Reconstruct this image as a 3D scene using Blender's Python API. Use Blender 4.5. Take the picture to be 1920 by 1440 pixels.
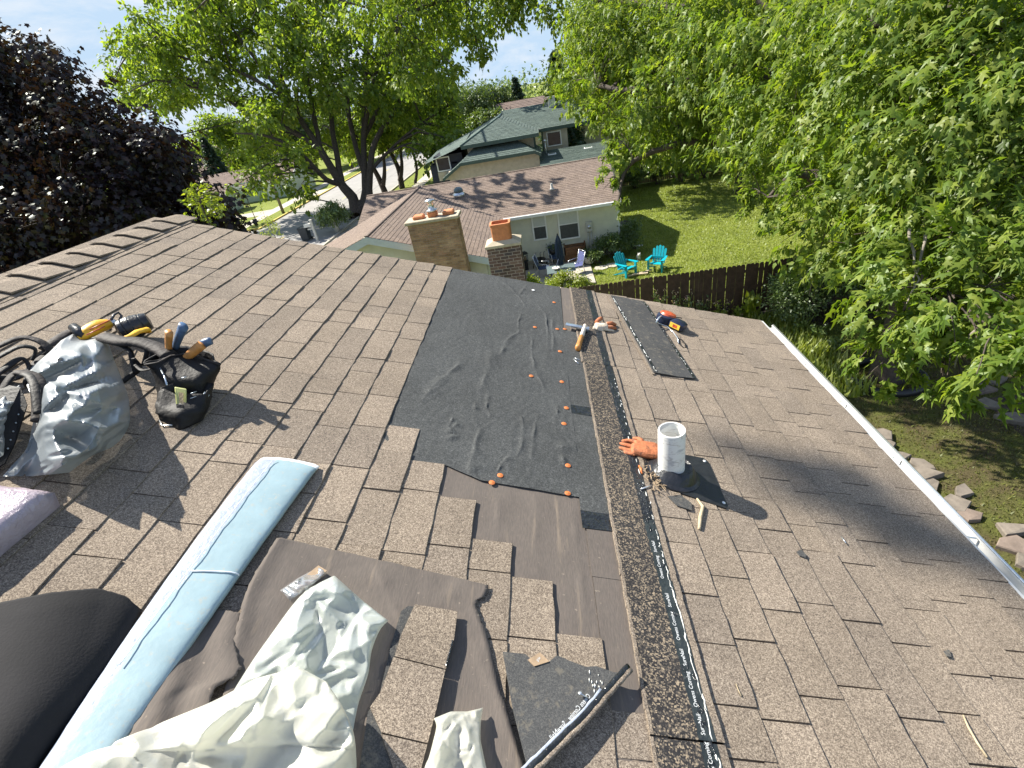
import bpy, bmesh, math, random
import numpy as np
from mathutils import Vector, Matrix, noise as mnoise
from math import sin, cos, pi, radians, sqrt, atan2
random.seed(7); RNG = np.random.default_rng(7)
scene = bpy.context.scene
for o in list(bpy.data.objects): bpy.data.objects.remove(o)
COL = scene.collection

# ------------------------------------------------------------ camera, sky, sun, exposure
EYE = np.array([0.0, 0.0, 8.0])
RW = np.array([[0.987036, -0.116256, -0.110651], [0.033278, -0.5262, 0.84971], [-0.157009, -0.842377, -0.515509]])
FPX = 929.39
cam = bpy.data.cameras.new('camera'); cam_o = bpy.data.objects.new('camera', cam); COL.objects.link(cam_o)
cam.sensor_width = 36; cam.lens = FPX / 1920 * 36; cam.clip_start = 0.02; cam.clip_end = 2000
_x, _y, _z = RW @ [1, 0, 0], -(RW @ [0, 1, 0]), -(RW @ [0, 0, 1])
cam_o.matrix_world = Matrix(((_x[0], _y[0], _z[0], EYE[0]), (_x[1], _y[1], _z[1], EYE[1]), (_x[2], _y[2], _z[2], EYE[2]), (0, 0, 0, 1)))
scene.camera = cam_o

SUN = np.array([0.6055, -0.3227, -0.7274])          # direction the light travels
sun = bpy.data.lights.new('sun', 'SUN'); sun.energy = 4.3; sun.angle = radians(0.53); sun.color = (1.0, 0.945, 0.84)
sun_o = bpy.data.objects.new('sun', sun); COL.objects.link(sun_o); sun_o.location = (-30, 16, 40)
sun_o.rotation_euler = Vector(SUN).to_track_quat('-Z', 'Y').to_euler()

world = bpy.data.worlds.new('World'); scene.world = world; world.use_nodes = True
nt = world.node_tree; nt.nodes.clear()
def wn(t, **kw):
    n = nt.nodes.new(t)
    for k, v in kw.items(): setattr(n, k, v)
    return n
sky = wn('ShaderNodeTexSky', sky_type='NISHITA', sun_disc=False, sun_elevation=radians(46.7), sun_rotation=radians(-61.9), air_density=1.0, dust_density=0.15, ozone_density=1.0)
bg = wn('ShaderNodeBackground'); bg.inputs['Strength'].default_value = 0.090
tc = wn('ShaderNodeTexCoord'); mp = wn('ShaderNodeMapping'); mp.inputs['Scale'].default_value = (2.2, 2.2, 6.0)
cn = wn('ShaderNodeTexNoise'); cn.inputs['Scale'].default_value = 2.6; cn.inputs['Detail'].default_value = 9; cn.inputs['Roughness'].default_value = 0.62; cn.inputs['Distortion'].default_value = 0.35
cr = wn('ShaderNodeValToRGB'); cr.color_ramp.elements[0].position = 0.43; cr.color_ramp.elements[1].position = 0.62
cr.color_ramp.elements[0].color = (0.0, 0.0, 0.0, 1); cr.color_ramp.elements[1].color = (0.75, 0.75, 0.75, 1)
cm = wn('ShaderNodeMixRGB'); cm.inputs['Color2'].default_value = (3.75, 3.9, 4.1, 1)
wo = wn('ShaderNodeOutputWorld')
L = nt.links.new
L(tc.outputs['Generated'], mp.inputs['Vector']); L(mp.outputs[0], cn.inputs['Vector']); L(cn.outputs['Fac'], cr.inputs[0])
tn = wn('ShaderNodeMixRGB', blend_type='MULTIPLY'); tn.inputs['Fac'].default_value = 1.0; tn.inputs['Color2'].default_value = (0.76, 0.85, 1.0, 1)
L(sky.outputs[0], tn.inputs['Color1']); L(cr.outputs[0], cm.inputs['Fac']); dk = wn('ShaderNodeMixRGB', blend_type='DARKEN'); dk.inputs['Fac'].default_value = 1.0; dk.inputs['Color2'].default_value = (2.35, 3.1, 3.95, 1)
L(tn.outputs[0], dk.inputs['Color1']); L(dk.outputs[0], cm.inputs['Color1']); L(cm.outputs[0], bg.inputs[0]); L(bg.outputs[0], wo.inputs[0])

scene.view_settings.view_transform = 'Standard'; scene.view_settings.look = 'None'
scene.view_settings.exposure = 1.45; scene.view_settings.gamma = 1.0; scene.view_settings.use_curve_mapping = False
scene.render.engine = 'CYCLES'; scene.cycles.max_bounces = 6; scene.cycles.transparent_max_bounces = 12

# ------------------------------------------------------------ roof frame: u along the ridge, s down the slope, h off the surface
TC, TS = 3 / sqrt(10), 1 / sqrt(10)
E1, E2, E3 = np.array([0, 1, 0.]), np.array([TC, 0, -TS]), np.array([TS, 0, TC])
HC = 1.385
FOOT = EYE - E3 * HC
def W(p):
    p = np.asarray(p, float)
    return FOOT + p[..., 0:1] * E1 + p[..., 1:2] * E2 + p[..., 2:3] * E3
def ray(px, py): return RW @ np.array([(px - 960) / FPX, (py - 720) / FPX, 1.0])
def US(px, py, h=0.0):                               # where the roof (raised by h) lies under a line of sight
    d = ray(px, py); t = (HC - h) / -(d @ E3); X = d * t
    return X @ E1, X @ E2 - 0.0
def far(px, py, y):                                  # a point y metres ahead
    d = ray(px, py); return EYE + d * (y / d[1])
def deep(px, py, z):
    return EYE + RW @ np.array([(px - 960) / FPX * z, (py - 720) / FPX * z, z])
def ground(px, py, z=0.0):
    d = ray(px, py); return EYE + d * ((z - EYE[2]) / d[2])
def project(P):
    c = (np.asarray(P) - EYE) @ RW
    return 960 + FPX * c[..., 0] / c[..., 2], 720 + FPX * c[..., 1] / c[..., 2], c[..., 2]

# ------------------------------------------------------------ materials
def M_(name):
    m = bpy.data.materials.new(name); m.use_nodes = True; m.node_tree.nodes.clear(); return m
class NT:
    def __init__(s, m): s.t = m.node_tree; s.L = s.t.links.new
    def n(s, t, ins=None, **kw):
        n = s.t.nodes.new(t)
        for k, v in kw.items(): setattr(n, k, v)
        for k, v in (ins or {}).items():
            if hasattr(v, 'is_linked') or isinstance(v, bpy.types.NodeSocket): s.L(v, n.inputs[k])
            else: n.inputs[k].default_value = v
        return n
    def noise(s, vec, scale, detail=2, rough=0.5, dist=0):
        return s.n('ShaderNodeTexNoise', {'Vector': vec, 'Scale': scale, 'Detail': detail, 'Roughness': rough, 'Distortion': dist}).outputs['Fac']
    def ramp(s, fac, stops, interp='LINEAR'):
        r = s.n('ShaderNodeValToRGB', {'Fac': fac}); cr = r.color_ramp; cr.interpolation = interp
        while len(cr.elements) < len(stops): cr.elements.new(0.5)
        for e, (p, c) in zip(cr.elements, stops):
            e.position = p; e.color = (*c, 1) if not isinstance(c, (int, float)) else (c, c, c, 1)
        return r.outputs[0]
    def mix(s, fac, a, b, mode='MIX'):
        n = s.n('ShaderNodeMixRGB', blend_type=mode)
        for k, v in (('Fac', fac), ('Color1', a), ('Color2', b)):
            if isinstance(v, bpy.types.NodeSocket): s.L(v, n.inputs[k])
            else: n.inputs[k].default_value = (*v, 1) if isinstance(v, tuple) and len(v) == 3 else v
        return n.outputs[0]
    def bump(s, h, strength, dist=0.01):
        return s.n('ShaderNodeBump', {'Height': h, 'Strength': strength, 'Distance': dist}).outputs[0]
    def pos(s, scale=None):
        g = s.n('ShaderNodeNewGeometry').outputs['Position']
        if scale is None: return g
        return s.n('ShaderNodeMapping', {'Vector': g, 'Scale': scale}).outputs[0]
    def out(s, sh): s.n('ShaderNodeOutputMaterial', {'Surface': sh})
    def bsdf(s, col, rough=0.7, normal=None, **kw):
        ins = {'Base Color': (*col, 1) if isinstance(col, tuple) and len(col) == 3 else col, 'Roughness': rough}
        if normal is not None: ins['Normal'] = normal
        ins.update(kw)
        return s.n('ShaderNodeBsdfPrincipled', ins).outputs[0]
MATS = {}
def simple(name, col, rough=0.6, var=0.25, scale=6.0, bump=0.0, bscale=40.0, dirt=None, **kw):
    """plain surface with uneven tone and fine relief"""
    m = M_(name); t = NT(m); p = t.pos()
    a = t.noise(p, scale, 4, 0.6); c = t.mix(t.ramp(a, [(0.3, 0.0), (0.7, 1.0)]), tuple(x * (1 - var) for x in col), tuple(min(1, x * (1 + var)) for x in col))
    if dirt:
        d = t.noise(p, dirt[1], 5, 0.7); c = t.mix(t.ramp(d, [(dirt[2], 0.0), (dirt[2] + 0.12, 1.0)]), c, dirt[0])
    nm = t.bump(t.noise(p, bscale, 3), bump, 0.01) if bump else None
    t.out(t.bsdf(c, rough, nm, **kw)); MATS[name] = m; return m
def granules(name, stops, scale=330.0, blend=None, tint=0.16, patch=None):
    """mineral granules of several colours; whole pieces differ slightly"""
    m = M_(name); t = NT(m); p = t.pos()
    v = t.n('ShaderNodeTexVoronoi', {'Vector': p, 'Scale': scale}); sep = t.n('ShaderNodeSeparateColor', {'Color': v.outputs['Color']})
    n2 = t.noise(p, scale * 0.28, 2, 0.6)
    f = t.n('ShaderNodeMath', {0: sep.outputs[0], 1: t.n('ShaderNodeMath', {0: n2, 1: 0.9}, operation='MULTIPLY').outputs[0]}, operation='ADD').outputs[0]
    f = t.n('ShaderNodeMath', {0: f, 1: 0.53}, operation='MULTIPLY').outputs[0]
    c = t.ramp(f, stops)
    oi = t.n('ShaderNodeObjectInfo').outputs['Random']
    isl = t.n('ShaderNodeNewGeometry').outputs['Random Per Island']
    rr = t.n('ShaderNodeMath', {0: oi, 1: isl}, operation='ADD').outputs[0]; rr = t.n('ShaderNodeMath', {0: rr}, operation='FRACT').outputs[0]
    c = t.mix(1.0, c, t.ramp(rr, [(0, (1 - tint, 1 - tint, 1 - tint * 0.9)), (0.5, (1, 0.985, 0.96)), (1, (1 + tint, 1 + tint * 0.9, 1 + tint * 0.8))]), 'MULTIPLY')
    w = t.noise(p, 3.2, 5, 0.65); c = t.mix(1.0, c, t.ramp(w, [(0.3, 0.84), (0.7, 1.12)]), 'MULTIPLY')
    if patch: c = t.mix(t.ramp(t.noise(p, patch[1], 4, 0.7), [(patch[2], 0.0), (patch[2] + 0.1, 0.8)]), c, patch[0])
    nm = t.bump(sep.outputs[1], 0.55, 0.0025)
    t.out(t.bsdf(c, 0.92, nm, **{'Specular IOR Level': 0.25})); MATS[name] = m; return m
def foliage(name, cols, trans=0.38, gloss=0.07, rough=0.42):
    m = M_(name); t = NT(m); g = t.n('ShaderNodeNewGeometry'); r = g.outputs['Random Per Island']
    oi = t.n('ShaderNodeObjectInfo').outputs['Random']
    rr = t.n('ShaderNodeMath', {0: t.n('ShaderNodeMath', {0: r, 1: oi}, operation='ADD').outputs[0]}, operation='FRACT').outputs[0]
    c = t.ramp(rr, [(i / (len(cols) - 1), c) for i, c in enumerate(cols)])
    p = g.outputs['Position']; c = t.mix(1.0, c, t.ramp(t.noise(p, 0.9, 2), [(0.3, 0.78), (0.7, 1.2)]), 'MULTIPLY')
    d = t.n('ShaderNodeBsdfDiffuse', {'Color': c}).outputs[0]
    tcol = t.mix(1.0, c, (1.75, 1.8, 0.6), 'MULTIPLY'); tr = t.n('ShaderNodeBsdfTranslucent', {'Color': tcol}).outputs[0]
    s1 = t.n('ShaderNodeMixShader', {0: trans, 1: d, 2: tr}).outputs[0]
    gl = t.n('ShaderNodeBsdfGlossy', {'Roughness': rough, 'Color': (0.9, 0.95, 0.9, 1)}).outputs[0]
    t.out(t.n('ShaderNodeMixShader', {0: gloss, 1: s1, 2: gl}).outputs[0]); MATS[name] = m; return m
def film(name, col, clear=0.3, trans=0.3, rough=0.18, gloss=0.14, var=0.15, bs=30, bf=0.22):
    m = M_(name); t = NT(m); p = t.pos(); c = t.mix(t.noise(p, 9, 4, 0.65), tuple(x * (1 - var) for x in col), tuple(min(1, x * (1 + var)) for x in col))
    nm = t.bump(t.noise(p, bs, 4, 0.6, 0.8), bf, 0.008)
    d = t.n('ShaderNodeBsdfDiffuse', {'Color': c, 'Normal': nm}).outputs[0]; tl = t.n('ShaderNodeBsdfTranslucent', {'Color': c, 'Normal': nm}).outputs[0]
    s = t.n('ShaderNodeMixShader', {0: trans, 1: d, 2: tl}).outputs[0]
    if clear: s = t.n('ShaderNodeMixShader', {0: clear, 1: s, 2: t.n('ShaderNodeBsdfTransparent', {'Color': (0.9, 0.93, 0.95, 1)}).outputs[0]}).outputs[0]
    g = t.n('ShaderNodeBsdfGlossy', {'Roughness': rough, 'Normal': nm}).outputs[0]
    fr = t.n('ShaderNodeFresnel', {'IOR': 1.45, 'Normal': nm}).outputs[0]
    fac = t.n('ShaderNodeMath', {0: fr, 1: 0.28, 2: gloss}, operation='MULTIPLY_ADD', use_clamp=True).outputs[0]
    t.out(t.n('ShaderNodeMixShader', {0: fac, 1: s, 2: g}).outputs[0]); MATS[name] = m; return m

SH = [(0.0, (0.056, 0.045, 0.037)), (0.30, (0.122, 0.098, 0.077)), (0.46, (0.194, 0.157, 0.122)), (0.62, (0.264, 0.217, 0.168)), (0.80, (0.37, 0.31, 0.243)), (1.0, (0.52, 0.46, 0.37))]
granules('shingle', SH, 420.0, tint=0.11)
granules('shingle_dark', [(0.0, (0.012, 0.012, 0.014)), (0.48, (0.03, 0.029, 0.03)), (0.60, (0.09, 0.078, 0.066)), (0.78, (0.30, 0.24, 0.17)), (1.0, (0.55, 0.46, 0.33))], scale=240)
granules('shingle_back', [(0.0, (0.035, 0.036, 0.038)), (0.5, (0.062, 0.063, 0.063)), (0.8, (0.10, 0.10, 0.095)), (1.0, (0.19, 0.18, 0.16))], scale=420, patch=((0.15, 0.135, 0.11), 26, 0.55))
granules('underlayment', [(0.0, (0.025, 0.027, 0.028)), (0.50, (0.054, 0.057, 0.057)), (0.78, (0.088, 0.092, 0.092)), (0.88, (0.17, 0.175, 0.175)), (1.0, (0.45, 0.45, 0.45))], scale=270, tint=0.05)
def felt():
    m = M_('old_felt'); t = NT(m); p = t.pos()
    a = t.noise(p, 5, 6, 0.7, 0.4); f = t.noise(t.pos((220, 40, 220)), 1.0, 3)
    c = t.mix(a, (0.068, 0.057, 0.049), (0.132, 0.111, 0.094)); c = t.mix(t.ramp(f, [(0.35, 0.0), (0.75, 0.55)]), c, (0.15, 0.12, 0.10))
    w = t.noise(t.pos((26, 3.0, 26)), 1.0, 4, 0.6); c = t.mix(t.ramp(w, [(0.60, 0.0), (0.72, 0.55)]), c, (0.23, 0.18, 0.13))
    c = t.mix(t.ramp(t.noise(p, 60, 2), [(0.70, 0.0), (0.78, 0.7)]), c, (0.26, 0.21, 0.16))
    t.out(t.bsdf(c, 0.88, t.bump(f, 0.25, 0.003))); MATS['old_felt'] = m
felt()
simple('felt_black', (0.012, 0.011, 0.012), 0.9, 0.3, 8, 0.1, 160)
simple('tar', (0.016, 0.018, 0.02), 0.16, 0.5, 30, 0.9, 55)
simple('tape_green', (0.024, 0.030, 0.030), 0.34, 0.4, 20, 0.4, 90, dirt=((0.10, 0.10, 0.09), 45, 0.60))
simple('tar_white', (0.66, 0.66, 0.62), 0.5, 0.3, 60, 0.4, 120)
simple('print_white', (0.55, 0.56, 0.55), 0.6, 0.1, 90)
simple('deck_wood', (0.36, 0.27, 0.18), 0.8, 0.3, 9, 0.3, 60)
simple('wood_edge', (0.58, 0.47, 0.33), 0.8, 0.25, 20, 0.3, 60)
simple('white_metal', (0.62, 0.61, 0.57), 0.38, 0.1, 5, 0.05, 30, dirt=((0.30, 0.27, 0.21), 12, 0.62))
simple('bright_metal', (0.66, 0.68, 0.70), 0.25, 0.1, 8, 0.1, 60, Metallic=0.8)
simple('steel', (0.52, 0.58, 0.63), 0.32, 0.2, 20, 0.15, 90, Metallic=0.85)
simple('dark_steel', (0.06, 0.06, 0.065), 0.4, 0.3, 20, 0.2, 90, Metallic=0.5)
def pvc():
    m = M_('pvc'); t = NT(m); p = t.pos(); s = t.noise(t.pos((26, 26, 70)), 1.0, 5, 0.7, 0.6); w = t.noise(t.pos((9, 9, 22)), 1.0, 4, 0.6)
    c = t.mix(t.ramp(s, [(0.54, 0.0), (0.66, 0.75)]), (0.72, 0.72, 0.69), (0.40, 0.36, 0.31)); c = t.mix(t.ramp(w, [(0.58, 0.0), (0.66, 0.6)]), c, (0.30, 0.31, 0.33)); c = t.mix(t.ramp(t.noise(p, 60, 3), [(0.66, 0.0), (0.74, 0.7)]), c, (0.22, 0.18, 0.14))
    t.out(t.bsdf(c, 0.42, t.bump(s, 0.1, 0.002))); MATS['pvc'] = m
pvc()
simple('rubber', (0.016, 0.017, 0.02), 0.32, 0.4, 25, 0.3, 70)
simple('flashing', (0.014, 0.015, 0.016), 0.42, 0.4, 25, 0.3, 50)
simple('cap_orange', (0.55, 0.165, 0.045), 0.5, 0.1, 30)
simple('cap_white', (0.8, 0.8, 0.78), 0.5, 0.05, 30)
simple('handle_wood', (0.50, 0.22, 0.06), 0.45, 0.3, 22, 0.2, 60)
simple('handle_paint', (0.70, 0.60, 0.50), 0.5, 0.2, 30, 0.2, 60)
simple('glove_orange', (0.42, 0.138, 0.055), 0.7, 0.28, 45, 0.5, 130, dirt=((0.17, 0.075, 0.045), 50, 0.56))
simple('glove_cloth', (0.62, 0.52, 0.40), 0.9, 0.3, 40, 0.5, 150)
simple('red_plastic', (0.48, 0.085, 0.03), 0.4, 0.25, 30, 0.2, 70)
simple('navy_plastic', (0.014, 0.02, 0.045), 0.35, 0.3, 20, 0.1, 70)
simple('yellow_label', (0.75, 0.50, 0.06), 0.45, 0.2, 60)
simple('yellow_plastic', (0.78, 0.42, 0.02), 0.4, 0.2, 22, 0.2, 60)
simple('olive_plastic', (0.42, 0.43, 0.16), 0.35, 0.2, 30, 0.1, 60)
simple('blue_grip', (0.07, 0.13, 0.24), 0.45, 0.3, 30, 0.2, 80)
simple('tan_strap', (0.34, 0.26, 0.15), 0.8, 0.2, 40, 0.2, 120)
simple('leather', (0.013, 0.012, 0.012), 0.62, 0.5, 14, 0.35, 60, **{'Specular IOR Level': 0.3})
simple('leather_worn', (0.032, 0.026, 0.024), 0.7, 0.5, 16, 0.5, 45, **{'Specular IOR Level': 0.3})
simple('cardboard', (0.34, 0.24, 0.15), 0.8, 0.2, 30, 0.1, 90)
simple('twig', (0.42, 0.34, 0.22), 0.8, 0.25, 30, 0.3, 90)
simple('chips', (0.30, 0.22, 0.14), 0.8, 0.4, 60)
film('cream_plastic', (0.84, 0.835, 0.73), 0.03, 0.58, 0.45, 0.0)
film('clear_bag', (0.68, 0.73, 0.67), 0.14, 0.5, 0.4, 0.0)
film('grey_plastic', (0.27, 0.31, 0.335), 0.14, 0.38, 0.4, 0.0, 0.2)
film('pink_film', (0.44, 0.37, 0.42), 0.0, 0.15, 0.25, 0.06, 0.2, 60, 0.8)
film('clear_film', (0.62, 0.64, 0.66), 0.6, 0.2, 0.1, 0.14)
simple('blue_film', (0.275, 0.375, 0.405), 0.32, 0.08, 10, 0.07, 60, dirt=((0.34, 0.375, 0.35), 55, 0.56))
simple('lilac_film', (0.33, 0.37, 0.45), 0.32, 0.12, 40, 0.35, 70)
simple('film_edge', (0.80, 0.82, 0.84), 0.3, 0.1, 30)
# neighbourhood
def siding_mat(name, col):
    simple(name, col, 0.55, 0.08, 2.5, 0.05, 30)
siding_mat('siding_cream', (0.70, 0.685, 0.55)); siding_mat('siding_green', (0.42, 0.50, 0.42)); siding_mat('siding_dark', (0.016, 0.02, 0.03)); siding_mat('our_siding', (0.55, 0.53, 0.47))
simple('trim_white', (0.82, 0.82, 0.80), 0.5, 0.06, 4)
simple('trim_blue', (0.56, 0.62, 0.66), 0.5, 0.06, 4)
simple('trim_green', (0.045, 0.085, 0.07), 0.5, 0.15, 4)
simple('stucco', (0.46, 0.41, 0.33), 0.9, 0.12, 5, 0.4, 50)
granules('roof_brown', [(0.0, (0.085, 0.062, 0.052)), (0.4, (0.155, 0.118, 0.098)), (0.65, (0.225, 0.176, 0.146)), (1.0, (0.34, 0.275, 0.23))], scale=60, tint=0.09)
granules('roof_green', [(0.0, (0.03, 0.045, 0.04)), (0.45, (0.075, 0.105, 0.095)), (0.7, (0.125, 0.16, 0.145)), (1.0, (0.2, 0.24, 0.22))], scale=50, tint=0.1)
granules('roof_tan', [(0.0, (0.09, 0.065, 0.055)), (0.5, (0.2, 0.15, 0.13)), (1.0, (0.32, 0.26, 0.22))], scale=40, tint=0.1)
def bricks(name, cols, mort):
    m = M_(name); t = NT(m); p = t.pos(); oi = t.n('ShaderNodeObjectInfo').outputs['Random']; r = t.n('ShaderNodeNewGeometry').outputs['Random Per Island']
    rr = t.n('ShaderNodeMath', {0: t.n('ShaderNodeMath', {0: r, 1: oi}, operation='ADD').outputs[0]}, operation='FRACT').outputs[0]
    c = t.ramp(rr, [(i / (len(cols) - 1), c) for i, c in enumerate(cols)])
    c = t.mix(t.ramp(t.noise(p, 45, 4, 0.7), [(0.4, 0.0), (0.8, 0.4)]), c, mort); c = t.mix(1.0, c, t.ramp(t.noise(p, 2.2, 4, .6), [(0.3, 0.72), (0.7, 1.15)]), 'MULTIPLY')
    t.out(t.bsdf(c, 0.85, t.bump(t.noise(p, 70, 3), 0.4, 0.01))); MATS[name] = m
bricks('brick_dark', [(0.05, 0.032, 0.028), (0.115, 0.058, 0.046), (0.05, 0.046, 0.056), (0.17, 0.09, 0.07), (0.08, 0.048, 0.04), (0.20, 0.125, 0.10)], (0.25, 0.20, 0.17))
bricks('brick_tan', [(0.37, 0.215, 0.115), (0.47, 0.29, 0.165), (0.27, 0.155, 0.085), (0.50, 0.33, 0.20), (0.41, 0.22, 0.135)], (0.3, 0.25, 0.18))
simple('mortar', (0.33, 0.29, 0.25), 0.9, 0.2, 20, 0.4, 80)
simple('mortar_dark', (0.33, 0.28, 0.25), 0.9, 0.2, 20, 0.4, 80)
simple('concrete', (0.37, 0.335, 0.28), 0.9, 0.14, 3, 0.25, 40)
simple('chimney_cap', (0.44, 0.38, 0.28), 0.9, 0.2, 6, 0.4, 40, dirt=((0.16, 0.14, 0.11), 6, 0.58))
simple('terracotta', (0.52, 0.20, 0.085), 0.75, 0.15, 12, 0.2, 60)
simple('glass_dark', (0.03, 0.035, 0.04), 0.06, 0.3, 3)
simple('screen', (0.055, 0.062, 0.066), 0.5, 0.2, 8)
simple('blind', (0.56, 0.58, 0.55), 0.6, 0.06, 8)
simple('asphalt', (0.27, 0.26, 0.25), 0.9, 0.10, 0.7, 0.2, 50, dirt=((0.20, 0.195, 0.19), 1.3, 0.58))
simple('sidewalk', (0.42, 0.385, 0.32), 0.9, 0.10, 2, 0.2, 40)
simple('paint_yellow', (0.62, 0.46, 0.10), 0.7, 0.2, 12); simple('paint_white', (0.7, 0.7, 0.68), 0.7, 0.15, 12)
simple('soil', (0.055, 0.04, 0.028), 0.95, 0.4, 6, 0.5, 30)
def lawn():
    m = M_('lawn'); t = NT(m); p = t.pos()
    a = t.noise(p, 0.55, 5, 0.65, 0.5); b = t.noise(p, 7.0, 4, 0.7); c0 = t.noise(p, 42.0, 3, 0.7)
    c = t.mix(t.ramp(a, [(0.35, 0.0), (0.65, 1.0)]), (0.150, 0.190, 0.036), (0.215, 0.250, 0.055))
    c = t.mix(t.ramp(b, [(0.42, 0.0), (0.75, 0.65)]), c, (0.23, 0.25, 0.07)); c = t.mix(1.0, c, t.ramp(c0, [(0.3, 0.62), (0.72, 1.3)]), 'MULTIPLY')
    c = t.mix(t.ramp(t.noise(p, 1.7, 4, 0.7), [(0.60, 0.0), (0.70, 0.45)]), c, (0.19, 0.16, 0.07))
    t.out(t.bsdf(c, 0.9, t.bump(c0, 0.9, 0.04), **{'Specular IOR Level': 0.1})); MATS['lawn'] = m
lawn()
foliage('grass_blade', [(0.15, 0.195, 0.036), (0.22, 0.26, 0.058), (0.29, 0.32, 0.10)], 0.35, 0.03)
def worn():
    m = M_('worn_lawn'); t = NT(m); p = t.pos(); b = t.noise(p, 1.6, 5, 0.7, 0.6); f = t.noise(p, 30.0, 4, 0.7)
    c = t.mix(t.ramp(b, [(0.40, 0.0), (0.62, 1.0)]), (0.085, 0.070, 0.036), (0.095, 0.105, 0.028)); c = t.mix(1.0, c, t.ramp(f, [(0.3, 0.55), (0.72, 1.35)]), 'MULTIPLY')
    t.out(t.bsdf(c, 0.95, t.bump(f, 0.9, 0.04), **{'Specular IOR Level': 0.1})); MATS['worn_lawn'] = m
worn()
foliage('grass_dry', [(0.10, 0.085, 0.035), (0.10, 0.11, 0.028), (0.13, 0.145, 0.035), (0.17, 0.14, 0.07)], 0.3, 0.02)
simple('flagstone', (0.165, 0.14, 0.115), 0.85, 0.3, 5, 0.5, 30)
simple('flagstone_red', (0.175, 0.135, 0.11), 0.85, 0.25, 5, 0.5, 30)
simple('fence_brown', (0.070, 0.040, 0.027), 0.75, 0.3, 7, 0.3, 40)
simple('fence_grey', (0.17, 0.12, 0.085), 0.8, 0.3, 5, 0.3, 40)
simple('teal_plastic', (0.0, 0.33, 0.42), 0.4, 0.12, 9, 0.05, 40)
simple('navy_cloth', (0.035, 0.055, 0.10), 0.85, 0.3, 15, 0.4, 60)
simple('blue_cloth', (0.075, 0.09, 0.22), 0.8, 0.15, 15, 0.2, 90)
simple('black_metal', (0.015, 0.015, 0.016), 0.45, 0.3, 12, 0.1, 60)
simple('planter_wood', (0.20, 0.095, 0.04), 0.7, 0.3, 8, 0.3, 40)
simple('white_ceramic', (0.62, 0.60, 0.56), 0.5, 0.06, 6)
simple('grey_box', (0.50, 0.49, 0.45), 0.5, 0.08, 6)
simple('table_glass', (0.12, 0.16, 0.165), 0.12, 0.08, 6)
simple('bin_plastic', (0.022, 0.03, 0.036), 0.45, 0.3, 10)
simple('pole_wood', (0.19, 0.16, 0.13), 0.9, 0.25, 8, 0.4, 30)
simple('bark', (0.065, 0.05, 0.04), 0.9, 0.4, 8, 0.9, 22)
simple('bark_light', (0.22, 0.19, 0.16), 0.85, 0.35, 9, 0.7, 25)
simple('bark_dark', (0.03, 0.024, 0.022), 0.9, 0.4, 8, 0.9, 22)
foliage('leaf_maple', [(0.075, 0.125, 0.020), (0.115, 0.175, 0.028), (0.160, 0.215, 0.036), (0.22, 0.26, 0.052)], 0.46, 0.015)
foliage('leaf_street', [(0.08, 0.13, 0.022), (0.125, 0.185, 0.03), (0.175, 0.235, 0.038), (0.24, 0.28, 0.055)], 0.52, 0.025)
foliage('leaf_purple', [(0.010, 0.006, 0.010), (0.016, 0.008, 0.012), (0.024, 0.012, 0.012), (0.016, 0.018, 0.010)], 0.22, 0.028, 0.34)
foliage('leaf_back', [(0.06, 0.098, 0.034), (0.09, 0.13, 0.042), (0.125, 0.165, 0.052)], 0.35, 0.04)
foliage('leaf_lime', [(0.16, 0.21, 0.025), (0.22, 0.27, 0.03), (0.28, 0.31, 0.045)], 0.4, 0.04)
foliage('leaf_shrub', [(0.06, 0.10, 0.028), (0.10, 0.15, 0.042), (0.14, 0.19, 0.06)], 0.3, 0.05)
foliage('needle', [(0.03, 0.055, 0.035), (0.045, 0.075, 0.045), (0.065, 0.098, 0.06)], 0.15, 0.03)
foliage('petal', [(0.6, 0.35, 0.4), (0.7, 0.6, 0.6), (0.72, 0.55, 0.3)], 0.4, 0.02)

# ------------------------------------------------------------ mesh helpers
def origin_of(o):
    v = np.zeros(3)
    while o is not None: v += np.array(o.location); o = o.parent
    return v
def link_mesh(name, me, mats, parent=None):
    o = bpy.data.objects.new(name, me); COL.objects.link(o)
    for m in (mats if isinstance(mats, (list, tuple)) else [mats]): me.materials.append(MATS[m])
    if parent is not None: o.parent = parent
    return o
def mesh(name, V, F, mat, parent=None, smooth=False, mi=None, fix=True, world=True):
    """one mesh object from world-space points"""
    V = np.asarray(V, float).reshape(-1, 3)
    if parent is not None and world: V = V - origin_of(parent)
    me = bpy.data.meshes.new(name); me.from_pydata(V.tolist(), [], [list(map(int, f)) for f in F])
    o = link_mesh(name, me, mat, parent)
    if mi is not None: me.polygons.foreach_set('material_index', np.asarray(mi, np.int32))
    if fix:
        bm = bmesh.new(); bm.from_mesh(me); bmesh.ops.recalc_face_normals(bm, faces=bm.faces); bm.to_mesh(me); bm.free()
    if smooth: me.polygons.foreach_set('use_smooth', [True] * len(me.polygons))
    me.update(); return o
def tri_mesh(name, V, T, mat, parent=None, world=True):
    V = np.asarray(V, np.float32)
    if parent is not None and world: V = V - origin_of(parent).astype(np.float32)
    T = np.asarray(T, np.int32); me = bpy.data.meshes.new(name)
    me.vertices.add(len(V)); me.vertices.foreach_set('co', V.ravel())
    me.loops.add(T.size); me.loops.foreach_set('vertex_index', T.ravel())
    me.polygons.add(len(T)); me.polygons.foreach_set('loop_start', np.arange(0, T.size, 3, dtype=np.int32)); me.polygons.foreach_set('loop_total', np.full(len(T), 3, np.int32))
    me.update(calc_edges=True); me.validate()
    return link_mesh(name, me, mat, parent)
def tag(o, label=None, cat=None, group=None, kind=None):
    if label: o['label'] = label
    if cat: o['category'] = cat
    if group: o['group'] = group
    if kind: o['kind'] = kind
    return o
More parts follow.
